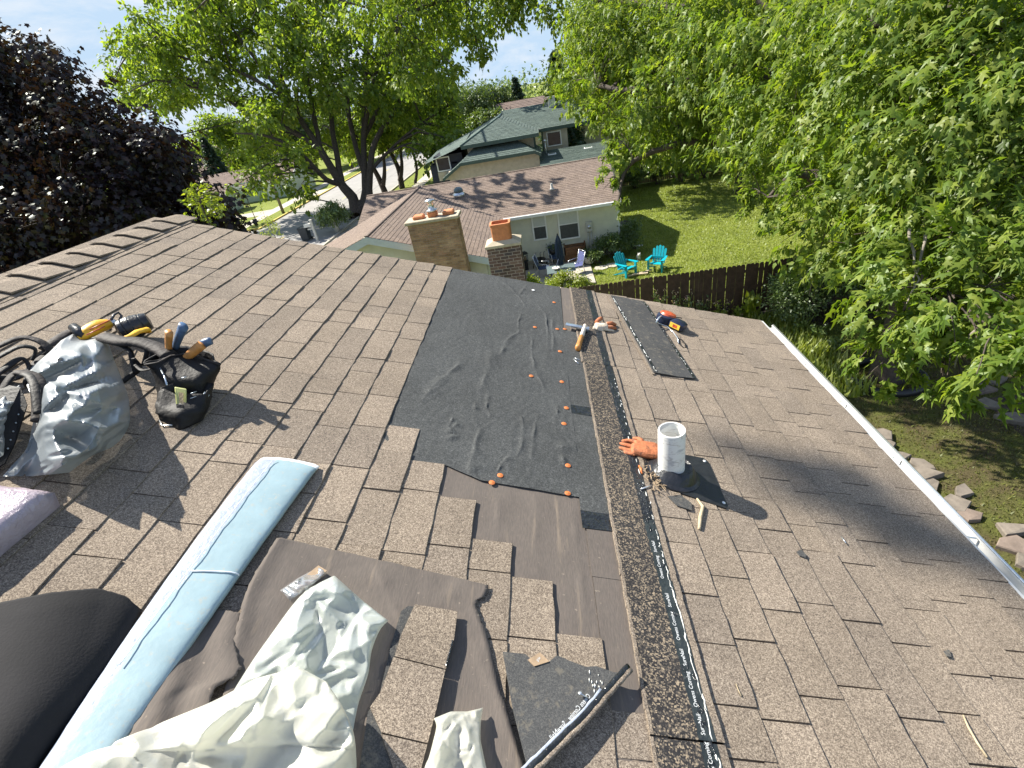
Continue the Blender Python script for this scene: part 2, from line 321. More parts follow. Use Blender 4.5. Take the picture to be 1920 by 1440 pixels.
def thing(name, label, cat, loc, group=None, rz=0.0):
    o = bpy.data.objects.new(name, None); COL.objects.link(o); o.location = loc; o.rotation_euler = (0, 0, rz); o.empty_display_size = 0.2
    return tag(o, label, cat, group)
def copy_tree(o, parent=None):
    c = o.copy(); COL.objects.link(c); c.parent = parent
    if parent is not None: c.matrix_parent_inverse = o.matrix_parent_inverse.copy()
    for ch in [x for x in KIDS.get(o.name, [])]: copy_tree(ch, c)
    return c
KIDS = {}
def kids(root):
    KIDS.clear()
    for x in bpy.data.objects:
        if x.parent: KIDS.setdefault(x.parent.name, []).append(x)
class G:
    """collects shapes for one mesh; xf turns local points into world points"""
    def __init__(s, xf=None): s.V = []; s.F = []; s.MI = []; s.xf = xf; s.m = 0; s.n = 0
    def add(s, V, F):
        V = np.asarray(V, float).reshape(-1, 3); s.V.append(V); s.F += [tuple(int(i) + s.n for i in f) for f in F]; s.MI += [s.m] * len(F); s.n += len(V); return s
    def box(s, a, b, taper=0.0):
        x0, y0, z0 = a; x1, y1, z1 = b; t = taper
        return s.add([(x0, y0, z0), (x1, y0, z0), (x1, y1, z0), (x0, y1, z0), (x0 + t, y0 + t, z1), (x1 - t, y0 + t, z1), (x1 - t, y1 - t, z1), (x0 + t, y1 - t, z1)],
              [(0, 3, 2, 1), (4, 5, 6, 7), (0, 1, 5, 4), (1, 2, 6, 5), (2, 3, 7, 6), (3, 0, 4, 7)])
    def bbox(s, a, b, r=0.01, top_only=False):
        """box with chamfered edges"""
        a = np.minimum(a, b).astype(float); b = np.maximum(a, b).astype(float); r = min(r, *((b - a) * 0.45)); V = []
        for k, (z, i) in enumerate(((a[2], r), (a[2] + r, 0), (b[2] - r, 0), (b[2], r))):
            x0, y0, x1, y1 = a[0] + i, a[1] + i, b[0] - i, b[1] - i; c = r
            V += [(x0 + c, y0, z), (x1 - c, y0, z), (x1, y0 + c, z), (x1, y1 - c, z), (x1 - c, y1, z), (x0 + c, y1, z), (x0, y1 - c, z), (x0, y0 + c, z)]
        F = [tuple(range(7, -1, -1)), tuple(range(24, 32))]
        for k in range(3):
            for j in range(8): F.append((k * 8 + j, k * 8 + (j + 1) % 8, k * 8 + 8 + (j + 1) % 8, k * 8 + 8 + j))
        return s.add(V, F)
    def prism(s, poly, z0, z1):
        n = len(poly); V = [(p[0], p[1], z0) for p in poly] + [(p[0], p[1], z1) for p in poly]
        return s.add(V, [tuple(range(n - 1, -1, -1)), tuple(range(n, 2 * n))] + [(i, (i + 1) % n, n + (i + 1) % n, n + i) for i in range(n)])
    def tube(s, pts, rad, n=8, cap=True, flat=1.0):
        pts = np.asarray(pts, float); m = len(pts); rad = np.broadcast_to(np.asarray(rad, float), (m,))
        T = np.gradient(pts, axis=0); T /= np.linalg.norm(T, axis=1)[:, None] + 1e-12
        ref = np.array([0, 0, 1.0]) if abs(T[0][2]) < 0.9 else np.array([1.0, 0, 0]); V = []
        x = np.cross(ref, T[0]); x /= np.linalg.norm(x)
        for i in range(m):
            x = x - T[i] * (x @ T[i]); x /= np.linalg.norm(x) + 1e-12; y = np.cross(T[i], x)
            for j in range(n):
                a = 2 * pi * j / n; V.append(pts[i] + rad[i] * (cos(a) * x + flat * sin(a) * y))
        F = [(i * n + j, i * n + (j + 1) % n, (i + 1) * n + (j + 1) % n, (i + 1) * n + j) for i in range(m - 1) for j in range(n)]
        if cap: F += [tuple(range(n - 1, -1, -1)), tuple(range((m - 1) * n, m * n))]
        return s.add(V, F)
    def lathe(s, c, prof, n=24, ax=(0, 0, 1)):
        """prof: (radius, height) pairs turned about ax through c"""
        ax = np.asarray(ax, float); ax /= np.linalg.norm(ax); ref = np.array([1.0, 0, 0]) if abs(ax[0]) < 0.9 else np.array([0, 1.0, 0])
        x = np.cross(ref, ax); x /= np.linalg.norm(x); y = np.cross(ax, x); V = []; m = len(prof)
        for r, h in prof:
            for j in range(n):
                a = 2 * pi * j / n; V.append(np.asarray(c) + ax * h + r * (cos(a) * x + sin(a) * y))
        F = [(i * n + j, i * n + (j + 1) % n, (i + 1) * n + (j + 1) % n, (i + 1) * n + j) for i in range(m - 1) for j in range(n)]
        F += [tuple(range(n - 1, -1, -1)), tuple(range((m - 1) * n, m * n))]
        return s.add(V, F)
    def ball(s, c, r, n=10):
        r = np.broadcast_to(np.asarray(r, float), (3,)); V = []; F = []; k = n // 2
        for i in range(k + 1):
            p = pi * i / k
            for j in range(n): a = 2 * pi * j / n; V.append((c[0] + r[0] * sin(p) * cos(a), c[1] + r[1] * sin(p) * sin(a), c[2] + r[2] * cos(p)))
        for i in range(k):
            for j in range(n): F.append((i * n + j, i * n + (j + 1) % n, (i + 1) * n + (j + 1) % n, (i + 1) * n + j))
        return s.add(V, F)
    def build(s, name, mat, parent=None, smooth=False, fix=True, world=True):
        V = np.concatenate(s.V)
        if s.xf is not None: V = s.xf(V)
        return mesh(name, V, s.F, mat, parent, smooth, s.MI if isinstance(mat, (list, tuple)) else None, fix, world)
def smooth_angle(o, deg=35):
    me = o.data; me.polygons.foreach_set('use_smooth', [True] * len(me.polygons))
    try: me.set_sharp_from_angle(angle=radians(deg))
    except Exception: pass
    return o
def remeshed(name, g, mat, parent, voxel, it=4):
    """fuses the collected shapes into one continuous skin"""
    o = g.build(name, mat, parent); md = o.modifiers.new('r', 'REMESH'); md.mode = 'VOXEL'; md.voxel_size = voxel
    sm = o.modifiers.new('s', 'SMOOTH'); sm.iterations = it; sm.factor = 0.5
    dg = bpy.context.evaluated_depsgraph_get(); me = bpy.data.meshes.new_from_object(o.evaluated_get(dg)); o.modifiers.clear()
    old = o.data; o.data = me; bpy.data.meshes.remove(old); me.polygons.foreach_set('use_smooth', [True] * len(me.polygons)); return o
def lettering(name, txt, size, mat, parent, xf, mirror=False, tilt=0.0):
    """flat print; xf maps (along, across, up) to world"""
    cu = bpy.data.curves.new(name, 'FONT'); cu.body = txt; cu.size = size; cu.resolution_u = 2; cu.offset = size * 0.012
    t = bpy.data.objects.new(name, cu); COL.objects.link(t); dg = bpy.context.evaluated_depsgraph_get(); dg.update()
    me = bpy.data.meshes.new_from_object(t.evaluated_get(dg)); bpy.data.objects.remove(t); bpy.data.curves.remove(cu)
    V = np.array([v.co[:] for v in me.vertices]); F = [list(p.vertices) for p in me.polygons]; bpy.data.meshes.remove(me)
    if mirror: V[:, 0] = V[:, 0].max() - V[:, 0]
    return mesh(name, xf(V), F, mat, parent, fix=False)
def interp_rows(row, n):
    row = np.asarray(row, float); d = np.r_[0, np.cumsum(np.linalg.norm(np.diff(row, axis=0), axis=1))]; t = np.linspace(0, d[-1], n)
    return np.stack([np.interp(t, d, row[:, k]) for k in range(row.shape[1])], 1)
def cr_interp(P, n):
    """smooth curve through the points of P (m, k, c) sampled at n rows"""
    P = np.asarray(P, float); m = len(P); out = []
    for t in np.linspace(0, m - 1, n):
        i = min(int(t), m - 2); f = t - i; p0, p1, p2, p3 = P[max(i - 1, 0)], P[i], P[i + 1], P[min(i + 2, m - 1)]
        out.append(0.5 * ((2 * p1) + (-p0 + p2) * f + (2 * p0 - 5 * p1 + 4 * p2 - p3) * f * f + (-p0 + 3 * p1 - 3 * p2 + p3) * f ** 3))
    return np.array(out)
def tri_wave(x): return 2 * np.abs(x - np.floor(x + 0.5))
def creases(p, cell, seed):
    """lower envelope of tilted cones: flat-sided folds meeting in sharp creases"""
    r = np.random.default_rng(seed); q = p.reshape(-1, 2); lo, hi = q.min(0) - cell, q.max(0) + cell; nx, ny = np.maximum(2, ((hi - lo) / cell).astype(int) + 1)
    gx, gy = np.meshgrid(np.arange(nx), np.arange(ny)); S_ = lo + (np.stack([gx.ravel(), gy.ravel()], 1) + r.random((nx * ny, 2))) * cell
    g_ = r.normal(0, .16, S_.shape); h0 = r.uniform(0, .40, len(S_)); k = r.uniform(.8, 1.3, len(S_)); an = r.uniform(0, pi, len(S_)); e = r.uniform(.12, .6, len(S_)); out = np.full(len(q), 9.0)
    for i in range(len(S_)):
        d = (q - S_[i]) / cell; u_ = d @ [cos(an[i]), sin(an[i])]; v_ = d @ [-sin(an[i]), cos(an[i])]
        out = np.minimum(out, k[i] * np.sqrt((u_ * e[i]) ** 2 + v_ ** 2 + .001) + d @ g_[i] + h0[i])
    out = (out - out.mean()) / (out.std() + 1e-9); return np.clip(out, -2, 2).reshape(p.shape[:-1]) * 0.5
def crumple(p, scale, seed=0, oct=3):
    """crushed plastic film: creases of several sizes (about 0 +- 1)"""
    h = 0; a = 1.0; c = 0.42 / scale; q = p
    for k in range(oct): h = h + a * creases(q, c, seed * 7 + k); c *= 0.52; a *= 0.60
    return h + 0.5
def roof_sheet(name, rows, nx, ny, hfun, mat, parent, thick=0.0, smooth=True, jag=0.0, seed=1, world=True, wxf=W, inpx=True):
    """a sheet lying on the roof: rows of outline points (pixels of the photograph, or (u, s)), height from hfun(a, b, us)"""
    R_ = np.array([interp_rows(r, nx) for r in rows]) if True else None
    P = cr_interp(R_, ny)
    us = np.empty_like(P)
    if inpx:
        for i in range(ny):
            for j in range(nx): us[i, j] = US(P[i, j, 0], P[i, j, 1])
    else: us = P.copy()
    if jag:
        r = np.random.default_rng(seed); nz = np.zeros((ny, nx, 2)); 
        for e in (0, -1):
            a = np.cumsum(r.normal(0, 1, (ny, 2)), 0); a -= np.linspace(0, 1, ny)[:, None] * a[-1]; nz[:, e] = r.normal(0, jag, (ny, 2)) + a * jag * 0.25
        nz[0] += r.normal(0, jag, (nx, 2)) * 0.5; nz[-1] += r.normal(0, jag, (nx, 2)) * 0.5; us = us + nz
    B, A = np.meshgrid(np.linspace(0, 1, nx), np.linspace(0, 1, ny)); h = hfun(A, B, us)
    if inpx:
        off = us - np.array([[US(*P[i, j]) for j in range(nx)] for i in range(ny)])
        us = np.array([[US(P[i, j, 0], P[i, j, 1], h[i, j]) for j in range(nx)] for i in range(ny)]) + off
    V = wxf(np.concatenate([us, h[..., None]], -1)).reshape(-1, 3)
    F = [(i * nx + j, i * nx + j + 1, (i + 1) * nx + j + 1, (i + 1) * nx + j) for i in range(ny - 1) for j in range(nx - 1)]
    o = mesh(name, V, F, mat, parent, smooth, fix=False)
    if thick:
        md = o.modifiers.new('t', 'SOLIDIFY'); md.thickness = thick; md.offset = 0
    return o

# ------------------------------------------------------------ the house we stand on: deck, walls, shingles
house = tag(thing('house', None, None, (0, 0, 0)), 'house in the foreground with a brown shingle roof half stripped for repair', 'house')
RAKE, EAVE, RIDGE, NEAR = 3.835, 2.195, -2.62, -1.6
x_e = W([[0, EAVE, 0]])[0][0]; x_r = W([[0, RIDGE, 0]])[0][0]
g = G(W); g.box((NEAR, RIDGE, -0.035), (RAKE, EAVE, -0.004)); g.build('roof_deck', 'deck_wood', house)
zr = W([[0, RIDGE, 0]])[0][2]
def W2(p):                                           # the far slope, mirrored about the ridge
    q = W(p); q[:, 0] = 2 * x_r - q[:, 0]; return q
g = G(W2); g.box((NEAR, RIDGE, -0.035), (RAKE, EAVE, 0.012)); g.build('far_roof_slope', 'shingle', house)
g = G(); zt = W([[0, EAVE - 0.4, 0]])[0][2] - 0.06; xw = W([[0, EAVE - 0.45, 0]])[0][0]
xl = 2 * x_r - xw
g.box((xl, NEAR + 0.3, 0), (xw, RAKE - 0.25, zt)); g.build('wall', 'our_siding', house)
g = G(); ze = zt + 0.0
g.add([(xl, RAKE - 0.25, ze), (xw, RAKE - 0.25, ze), (x_r, RAKE - 0.25, zr - 0.06), (xl, RAKE - 0.28, ze), (xw, RAKE - 0.28, ze), (x_r, RAKE - 0.28, zr - 0.06)], [(0, 1, 2), (5, 4, 3), (0, 3, 4, 1), (1, 4, 5, 2), (2, 5, 3, 0)])
g.build('gable_wall', 'our_siding', house)
# rake trim: a strip of raw deck edge and the metal drip edge
g = G(W)
for k in range(24):
    a = -2.6 + k * 0.2; j = random.uniform(-0.006, 0.006); g.box((RAKE - 0.006 + j, a, -0.06), (RAKE + 0.014 + j, a + 0.199, -0.005 + random.uniform(-.003, .004)))
g.build('rake_board', 'wood_edge', house)
g = G(W); g.box((RAKE + 0.015, RIDGE, -0.16), (RAKE + 0.035, EAVE, -0.02)); g.build('fascia', 'trim_white', house)

EXP = 0.1432; S0 = 0.045
def sk(k): return S0 + EXP * k
STAIR = {-3: 1.744, -2: 1.744, -1: 1.541, 0: 1.364, 1: 1.186, 2: 1.053, 3: 0.878, 4: 0.681}     # where the torn courses end
rs = random.Random(11)
def shingle_piece(u0, u1, s1, seed, lift=0.0, up=0.034):
    """one tab: its butt edge at s1 is a few millimetres thick, its head runs under the course above"""
    r = random.Random(seed); n = 4; V = []; t = r.uniform(0.0062, 0.0092) + lift; s0 = s1 - EXP - up
    bend = [r.uniform(-0.0016, 0.0022) for _ in range(n + 1)]; edge = [r.uniform(-0.0022, 0.0022) for _ in range(n + 1)]
    for i in range(n + 1):
        u = u0 + (u1 - u0) * i / n + (r.uniform(-.0012, .0012) if i in (0, n) else 0)
        V += [(u, s0, 0.0002), (u, s0, 0.0030), (u, s1 - 0.04, 0.0008 + t * 0.85 + bend[i] * 0.5), (u, s1 + edge[i] - 0.002, t + bend[i] + 0.001), (u, s1 + edge[i], t + bend[i] - 0.0008), (u, s1 + edge[i], 0.0006)]
    F = [(0, 1, 2, 3, 4, 5), tuple(n * 6 + k for k in (5, 4, 3, 2, 1, 0))]
    for i in range(n):
        for k in range(6):
            F.append((i * 6 + k, i * 6 + (k + 1) % 6, (i + 1) * 6 + (k + 1) % 6, (i + 1) * 6 + k))
    return V, F
pieces = []
def course(k, ua, ub, seed):
    r = random.Random(seed * 31 + 5); u = ub; first = True
    while u > ua + 0.02:
        l = r.choice([0.13, 0.17, 0.21, 0.24, 0.26, 0.29, 0.33]) * r.uniform(0.93, 1.07)
        if first: l *= r.uniform(0.5, 1.0); first = False
        a = max(ua, u - l)
        if a - ua < 0.05: a = ua
        pieces.append((a, u - 0.0048, sk(k) + r.uniform(-.0012, .0012), r.randrange(10 ** 6), r.choice([0, 0, 0.0008, 0.0024]))); u = a
for k in range(-18, -3): course(k, NEAR, 3.852 + rs.uniform(-.004, .006), k + 50)
course(-3, NEAR, 3.852, 41)
for k in range(-2, 5): course(k, NEAR, STAIR[k], k + 90)
for k in range(6, 16): course(k, NEAR, 3.852 + rs.uniform(-.004, .006), k + 130)
def seen_size(p):
    c = W([[(p[0] + p[1]) / 2, p[2] - EXP / 2, 0.0]])[0]; x, y, z = project(c)
    if z < 0.15 or not (-120 < x < 2040 and -120 < y < 1560): return 0.0
    d = np.linalg.norm(c - EYE); cosv = abs((EYE - c) @ E3) / d
    return (p[1] - p[0]) * EXP * cosv / d ** 2
pieces.sort(key=seen_size, reverse=True)
for p in pieces[:300]:
    V, F = shingle_piece(*p[:4], lift=p[4]); g = G(W); g.add(V, F); g.build('shingle', 'shingle', house)
g = G(W)
for p in pieces[300:]: g.add(*shingle_piece(*p[:4], lift=p[4]))
tag(g.build('shingle_field', 'shingle', house), kind='stuff')
# ridge caps
u = 3.93; i = 0
capw = 0.165
while u > -1.2:
    l = 0.20 + rs.uniform(-.008, .008); hh = rs.uniform(0.012, 0.017)
    ring = []
    for (uu, h0) in ((u - l, 0.016 + hh), (u + 0.05, 0.010)):
        A = W([[uu, RIDGE + capw, h0]])[0]; B = W([[uu, RIDGE + 0.045, h0 + 0.004]])[0]; T = W([[uu, RIDGE, h0 + 0.006]])[0]; T[2] -= 0.008; T[0] = x_r
        Bm, Am = B.copy(), A.copy(); Bm[0] = 2 * x_r - B[0]; Am[0] = 2 * x_r - A[0]
        top = [A, B, T, Bm, Am]; ring.append(top + [q - np.array([0, 0, 0.0085]) for q in top[::-1]])
    V = ring[0] + ring[1]; F = [tuple(range(9, -1, -1)), tuple(range(10, 20))] + [(k, (k + 1) % 10, 10 + (k + 1) % 10, 10 + k) for k in range(10)]
    mesh('ridge_cap', V, F, 'shingle', house); u -= l; i += 1
g = G(W); g.box((NEAR, RIDGE + 0.02, 0.002), (3.86, RIDGE + 0.19, 0.012)); g.build('ridge_vent_strip', 'shingle', house)

# ------------------------------------------------------------ bare strip: old felt, new underlayment, lifted starter courses
def flat_sheet(name, poly, h, mat, parent=house, t=0.0012):
    g = G(W); g.prism(poly, h - t, h); return g.build(name, mat, parent)
def wr(us, lines, w, a):
    """wrinkles along lines: uneven, steeper on one side, fading out at their ends"""
    h = np.zeros(us.shape[:-1])
    for n_, ln in enumerate(lines):
        ln = np.asarray(ln, float); best = np.full(h.shape, 9.0); side = np.zeros(h.shape); al = np.zeros(h.shape); tot = 0; L_ = sum(np.linalg.norm(ln[k + 1] - ln[k]) for k in range(len(ln) - 1))
        wob = 0.0022 * np.sin(us[..., 0] * 23 + n_) + 0.0012 * np.sin(us[..., 0] * 57 + 2 * n_)
        for k in range(len(ln) - 1):
            p, q = ln[k], ln[k + 1]; d = q - p; l = np.linalg.norm(d); r_ = us - p; r_ = np.stack([r_[..., 0], r_[..., 1] + wob], -1); t = np.clip((r_ @ d) / (l * l + 1e-12), 0, 1); v = r_ - t[..., None] * d; dist = np.linalg.norm(v, axis=-1); m_ = dist < best
            best = np.where(m_, dist, best); side = np.where(m_, np.sign(v[..., 0] * d[1] - v[..., 1] * d[0]), side); al = np.where(m_, (tot + t * l) / L_, al); tot += l
        amp = a * np.clip(4.2 * al * (1 - al), 0, 1) ** 0.7 * (0.62 + 0.38 * np.sin(al * (9 + n_ % 4 * 3) + n_ * 1.7)); ww = w * np.where(side > 0, 1.7, 0.75) * (0.8 + 0.4 * np.sin(al * 7 + n_))
        h = np.maximum(h, amp * np.exp(-np.abs(best / ww) ** 1.5))
    return h
FW = [[US(x, y) for x, y in l] for l in ([(935, 930), (930, 990), (922, 1060)], [(1005, 930), (1002, 1020), (1012, 1100)], [(1070, 935), (1080, 1010), (1090, 1090), (1096, 1190)], [(1160, 1085), (1190, 1290)], [(1120, 930), (1150, 1000)])]
def hfelt(a, b, us): return -0.0006 + 0.0006 * np.sin(us[..., 1] * 46 + 3 * np.sin(us[..., 0] * 2)) + wr(us, FW, 0.008, 0.004)
roof_sheet('old_felt', [[(0.25, -0.42), (0.25, 0.47)], [(3.83, -0.42), (3.83, 0.47)]], 80, 200, hfelt, 'old_felt', house, inpx=False)
flat_sheet('old_felt_strip', [(0.2, 0.47), (1.30, 0.470), (1.30, 0.60), (0.2, 0.60)], 0.0032, 'old_felt')
flat_sheet('old_felt_strip', [(1.094, 0.466), (1.385, 0.468), (1.385, 0.60), (1.094, 0.60)], 0.0046, 'old_felt')
flat_sheet('new_felt_strip', [(1.385, 0.452), (2.06, 0.458), (2.06, 0.60), (1.385, 0.60)], 0.0060, 'underlayment')
flat_sheet('new_felt_strip', [(2.118, 0.457), (3.02, 0.463), (3.02, 0.60), (2.118, 0.60)], 0.0060, 'underlayment')
flat_sheet('new_felt_strip', [(3.02, 0.480), (3.83, 0.500), (3.83, 0.60), (3.02, 0.60)], 0.0050, 'old_felt')
flat_sheet('tar_patch', [(2.05, 0.462), (2.124, 0.463), (2.128, 0.60), (2.05, 0.60)], 0.0072, 'tar')
flat_sheet('tar_patch', [(1.302, 0.452), (1.39, 0.451), (1.39, 0.60), (1.306, 0.60)], 0.0074, 'tar')
z5 = lambda pts: [US(600 + x / 3.2, 480 + y / 3.2) for x, y in pts]
WR1 = [z5(l) for l in ([(1080, 150), (1150, 200), (1200, 260), (1240, 310)], [(1240, 255), (1310, 300), (1350, 350), (1365, 450), (1365, 580)], [(1215, 320), (1190, 390), (1190, 460), (1130, 500), (1100, 570)],
    [(1270, 480), (1270, 620), (1290, 690), (1330, 780), (1360, 830)], [(1145, 930), (1200, 970), (1220, 1040), (1215, 1120), (1170, 1220)], [(1060, 980), (960, 1050), (920, 1160), (880, 1300)],
    [(1150, 1190), (1090, 1250), (1040, 1330)], [(1000, 830), (1000, 920), (1030, 990)], [(1390, 380), (1400, 580)], [(1305, 950), (1280, 1080), (1260, 1230)], [(930, 880), (925, 940)], [(1240, 180), (1190, 240)], [(1420, 900), (1425, 960)], [(800, 960), (760, 1040)])]
WR2 = [z5(l) for l in ([(1040, 560), (1000, 700), (960, 820)], [(1120, 510), (1060, 640)], [(880, 620), (780, 700), (640, 830)], [(840, 1000), (760, 1070), (800, 1120)], [(930, 1150), (900, 1330)], [(720, 760), (600, 880)], [(1450, 1100), (1460, 1300)])]
def hund(a, b, us):
    n = 0.0009 * np.sin(us[..., 0] * 9 + 4 * np.sin(us[..., 1] * 6)) * np.sin(us[..., 1] * 21)
    n += 0.0013 * (crumple(us, 3.4, 5, 3) - .5) + 0.0008 * np.sin(us[..., 0] * 40 + 6 * np.sin(us[..., 1] * 15)) * np.sin(us[..., 1] * 55 + 5 * np.sin(us[..., 0] * 11))
    return 0.0054 + n + wr(us, WR1, 0.0085, 0.0078) + wr(us, WR2, 0.026, 0.011)
und = roof_sheet('underlayment', [[(3.832, -0.44), (3.832, 0.494)], [(2.6, -0.44), (2.6, 0.470)], [(1.80, -0.44), (1.80, 0.466)], [(1.535, -0.44), (1.535, -0.10), (1.475, 0.05), (1.462, 0.464)]], 190, 420, hund, 'underlayment', house, inpx=False)
CAPS = [(1039, 567), (1003, 613.5), (1045, 617), (1059, 617), (1050, 659), (996, 705), (1053.5, 716), (1062, 765), (1057.5, 794.5), (1065, 873), (938, 891.5), (922.5, 905), (1064.5, 925)]
def cap_nail(px, py, mat, parent, h=0.0075, r=0.0128):
    u, s = US(px, py, h); g = G(W); c = (u, s, h)
    g.lathe(c, [(r, 0), (r, 0.0011), (r * 0.92, 0.0018), (r * 0.45, 0.0013), (r * 0.30, 0.0026), (0.0006, 0.0028)], 20); o = g.build('cap_nail', mat, parent, True); return o
for x, y in CAPS: cap_nail(x, y, 'cap_orange', und)
cap_nail(1000, 544, 'cap_white', und)
# starter strip: dark granules, a tacky nailing line with print, a bright butt edge
for (a, b, dh, ds) in ((-1.5, 0.62, 0.000, 0.0), (0.625, 1.385, 0.0014, 0.0), (1.388, 2.60, 0.0006, 0.002), (2.603, 3.15, 0.0016, -0.004), (3.153, 3.845, 0.0008, 0.004)):
    g = G(W); g.box((a, 0.570 + ds, 0.004), (b, 0.766 + ds, 0.0125 + dh)); st = g.build('starter_shingle', 'shingle_dark', house)
    g = G(W); g2 = G(W); n = max(4, int((b - a) / 0.03))
    for i in range(n):
        q0, q1 = a + (b - a) * i / n, a + (b - a) * (i + 1) / n; e = rs.uniform(-.0016, .0016)
        g.box((q0, 0.569 + ds + e - 0.002, 0.004), (q1, 0.5765 + ds + e, 0.0134 + dh)); g2.box((q0, 0.748 + ds + e * 1.5, 0.004), (q1, 0.769 + ds + e, 0.0139 + dh))
    g.build('granule_edge', 'shingle', st); g2.build('granule_edge', 'shingle', st)
    far_end = b > 2.6
    g = G(W); n = int((b - a) / 0.02); e0 = 0.700 + ds
    for i in range(n):
        q0, q1 = a + (b - a) * i / n, a + (b - a) * (i + 1) / n; e = rs.uniform(-.002, .002); g.box((q0, e0 + e, 0.008), (q1, 0.748 + ds, 0.0131 + dh))
    g.build('nailing_strip', 'tape_green' if a < 1.0 else 'tar', st)
    g = G(W)                                         # torn tar: ragged smears along the line
    for i in range(int((b - a) * (70 if not far_end else 26))):
        q = rs.uniform(a, b)
        if a < 1.0 and 0.72 < q < 1.30 and rs.random() < 0.8: continue
        c = 0.722 + ds + rs.uniform(-.014, .018); l = rs.uniform(0.008, 0.045); y = [c + rs.gauss(0, .003) for _ in range(5)]
        g.tube([(q + l * (f - .5), y[k], 0.0130 + dh) for k, f in enumerate((0, .25, .5, .75, 1))], [.0006, rs.uniform(.001, .005), rs.uniform(.002, .006), rs.uniform(.001, .005), .0006], 6, flat=0.5)
    if g.n: tag(g.build('tar_smear', 'tar', st, True), kind='stuff')
    if not far_end:
        g = G(W); q = a
        while q < b:
            l = rs.uniform(0.03, 0.12) if 0.62 < q < 1.1 else rs.uniform(0.006, 0.04); w = rs.uniform(.0016, .0034) if q < 1.1 else rs.uniform(.001, .0026)
            if 0.45 < q < 2.45 and q + l < b:
                c = 0.7395 + ds + rs.gauss(0, 0.0025 if q < 1.4 else .007); n_ = 6; P = [(q + l * k / (n_ - 1), c + rs.gauss(0, .0013), 0.0136 + dh) for k in range(n_)]
                g.tube(P, [.0005] + [w * rs.uniform(.5, 1.3) for _ in range(n_ - 2)] + [.0005], 5, flat=0.5)
            q += l * (rs.uniform(0.75, 1.05) if q < 1.1 else rs.uniform(.8, 1.5)) + (0.0 if q < 1.3 else rs.uniform(0, .05))
        if g.n: tag(g.build('sealant_streak', 'tar_white', st, True), kind='stuff')
    if abs(a - 0.625) < 0.01: starter = st
for q in (1.205, 0.985, 0.795, 0.615):
    for t_, off, sz in (('Owens Corning', 0.0, 0.0165), ('SureNail', 0.112, 0.0165)):
        lettering('print', t_, sz, 'print_white', starter, (lambda V, q=q, off=off: W(np.stack([q + off - 0.09 + V[:, 0] * 0.9, 0.7205 + V[:, 1] * -1.0, np.full(len(V), 0.0151)], 1))))
# vent pipe with rubber boot and flashing
pb = np.array(W([[1.690, 0.893, 0.0]])[0]); pr = 0.0565
g = G(); g.lathe(pb, [(pr, -0.02), (pr, 0.252), (pr * 0.985, 0.256), (pr * 0.87, 0.256), (pr * 0.86, 0.250), (pr * 0.86, 0.03), (0.001, 0.03)], 40); vp = smooth_angle(g.build('vent_pipe', 'pvc', house), 40)
g = G(W); c = (1.690, 0.900, 0.0)
g.lathe(c, [(0.118, 0.010), (0.116, 0.016), (0.100, 0.024), (0.084, 0.050), (0.070, 0.064), (0.066, 0.066), (0.058, 0.058)], 36); smooth_angle(g.build('pipe_boot', 'rubber', vp), 30)
g = G(W); g.prism([(1.85, 0.84), (1.838, 1.085), (1.815, 1.10), (1.535, 1.098), (1.515, 1.085), (1.555, 0.95), (1.60, 0.80), (1.72, 0.77)], 0.006, 0.0118); g.build('pipe_flashing', 'flashing', vp)
for q in ((1.815, 1.082), (1.548, 1.084)): 
    g = G(W); g.lathe((q[0], q[1], 0.0118), [(0.0075, 0), (0.0075, 0.001), (0.004, 0.0035), (0.0005, 0.004)], 12); g.build('nail_head', 'cap_white', vp, True)
# gutter along the eave
g = G(W); P_ = [(EAVE - 0.004, -0.012), (EAVE + 0.002, -0.095), (EAVE + 0.082, -0.122), (EAVE + 0.112, -0.085), (EAVE + 0.134, -0.048), (EAVE + 0.134, -0.026), (EAVE + 0.117, -0.022), (EAVE + 0.115, -0.030), (EAVE + 0.126, -0.036), (EAVE + 0.104, -0.085), (EAVE + 0.077, -0.117), (EAVE + 0.006, -0.090)]
n = len(P_); V = [(u_, s, h) for u_ in (-1.6, 3.86) for s, h in P_]; g.add(V, [tuple(range(n - 1, -1, -1)), tuple(range(n, 2 * n))] + [(i, (i + 1) % n, n + (i + 1) % n, n + i) for i in range(n)])
gut = g.build('gutter', 'white_metal', house)
g = G(W); g.tube([(-1.6, EAVE + 0.125, -0.022), (3.86, EAVE + 0.125, -0.022)], 0.008, 8); g.build('gutter_lip', 'bright_metal', gut, True)
for q in np.arange(0.5, 3.9, 0.55):
    g = G(W); g.box((q, EAVE - 0.002, -0.030), (q + 0.009, EAVE + 0.124, -0.026)); g.build('gutter_hanger', 'bright_metal', gut)
g = G(W); g.box((3.80, EAVE - 0.004, -0.14), (3.862, EAVE + 0.10, -0.05)); g.build('gutter_end', 'dark_steel', gut)
g = G(W)
for i in range(240):
    q = rs.uniform(0.6, 3.8); c = EAVE + 0.008 + 0.07 * rs.random() ** 2; a = rs.uniform(0, pi); l = rs.uniform(0.006, 0.03)
    g.ball((q, c, -0.090 - 0.33 * (c - EAVE)), (l, l * 0.5, 0.005), 5)
tag(g.build('leaf_litter', 'soil', gut), kind='stuff')
g = G(W); g.box((NEAR, EAVE - 0.03, -0.003), (3.85, EAVE + 0.022, 0.0025)); g.build('drip_edge', 'white_metal', house)
g = G(); xg = W([[0, EAVE, -0.04]])[0][0]; zg = W([[0, EAVE, -0.04]])[0][2]
g.box((xw, NEAR, zg - 0.16), (xg - 0.02, RAKE - 0.02, zg - 0.14)); g.box((xg - 0.022, NEAR, zg - 0.16), (xg, RAKE, zg)); g.build('soffit', 'trim_white', house)

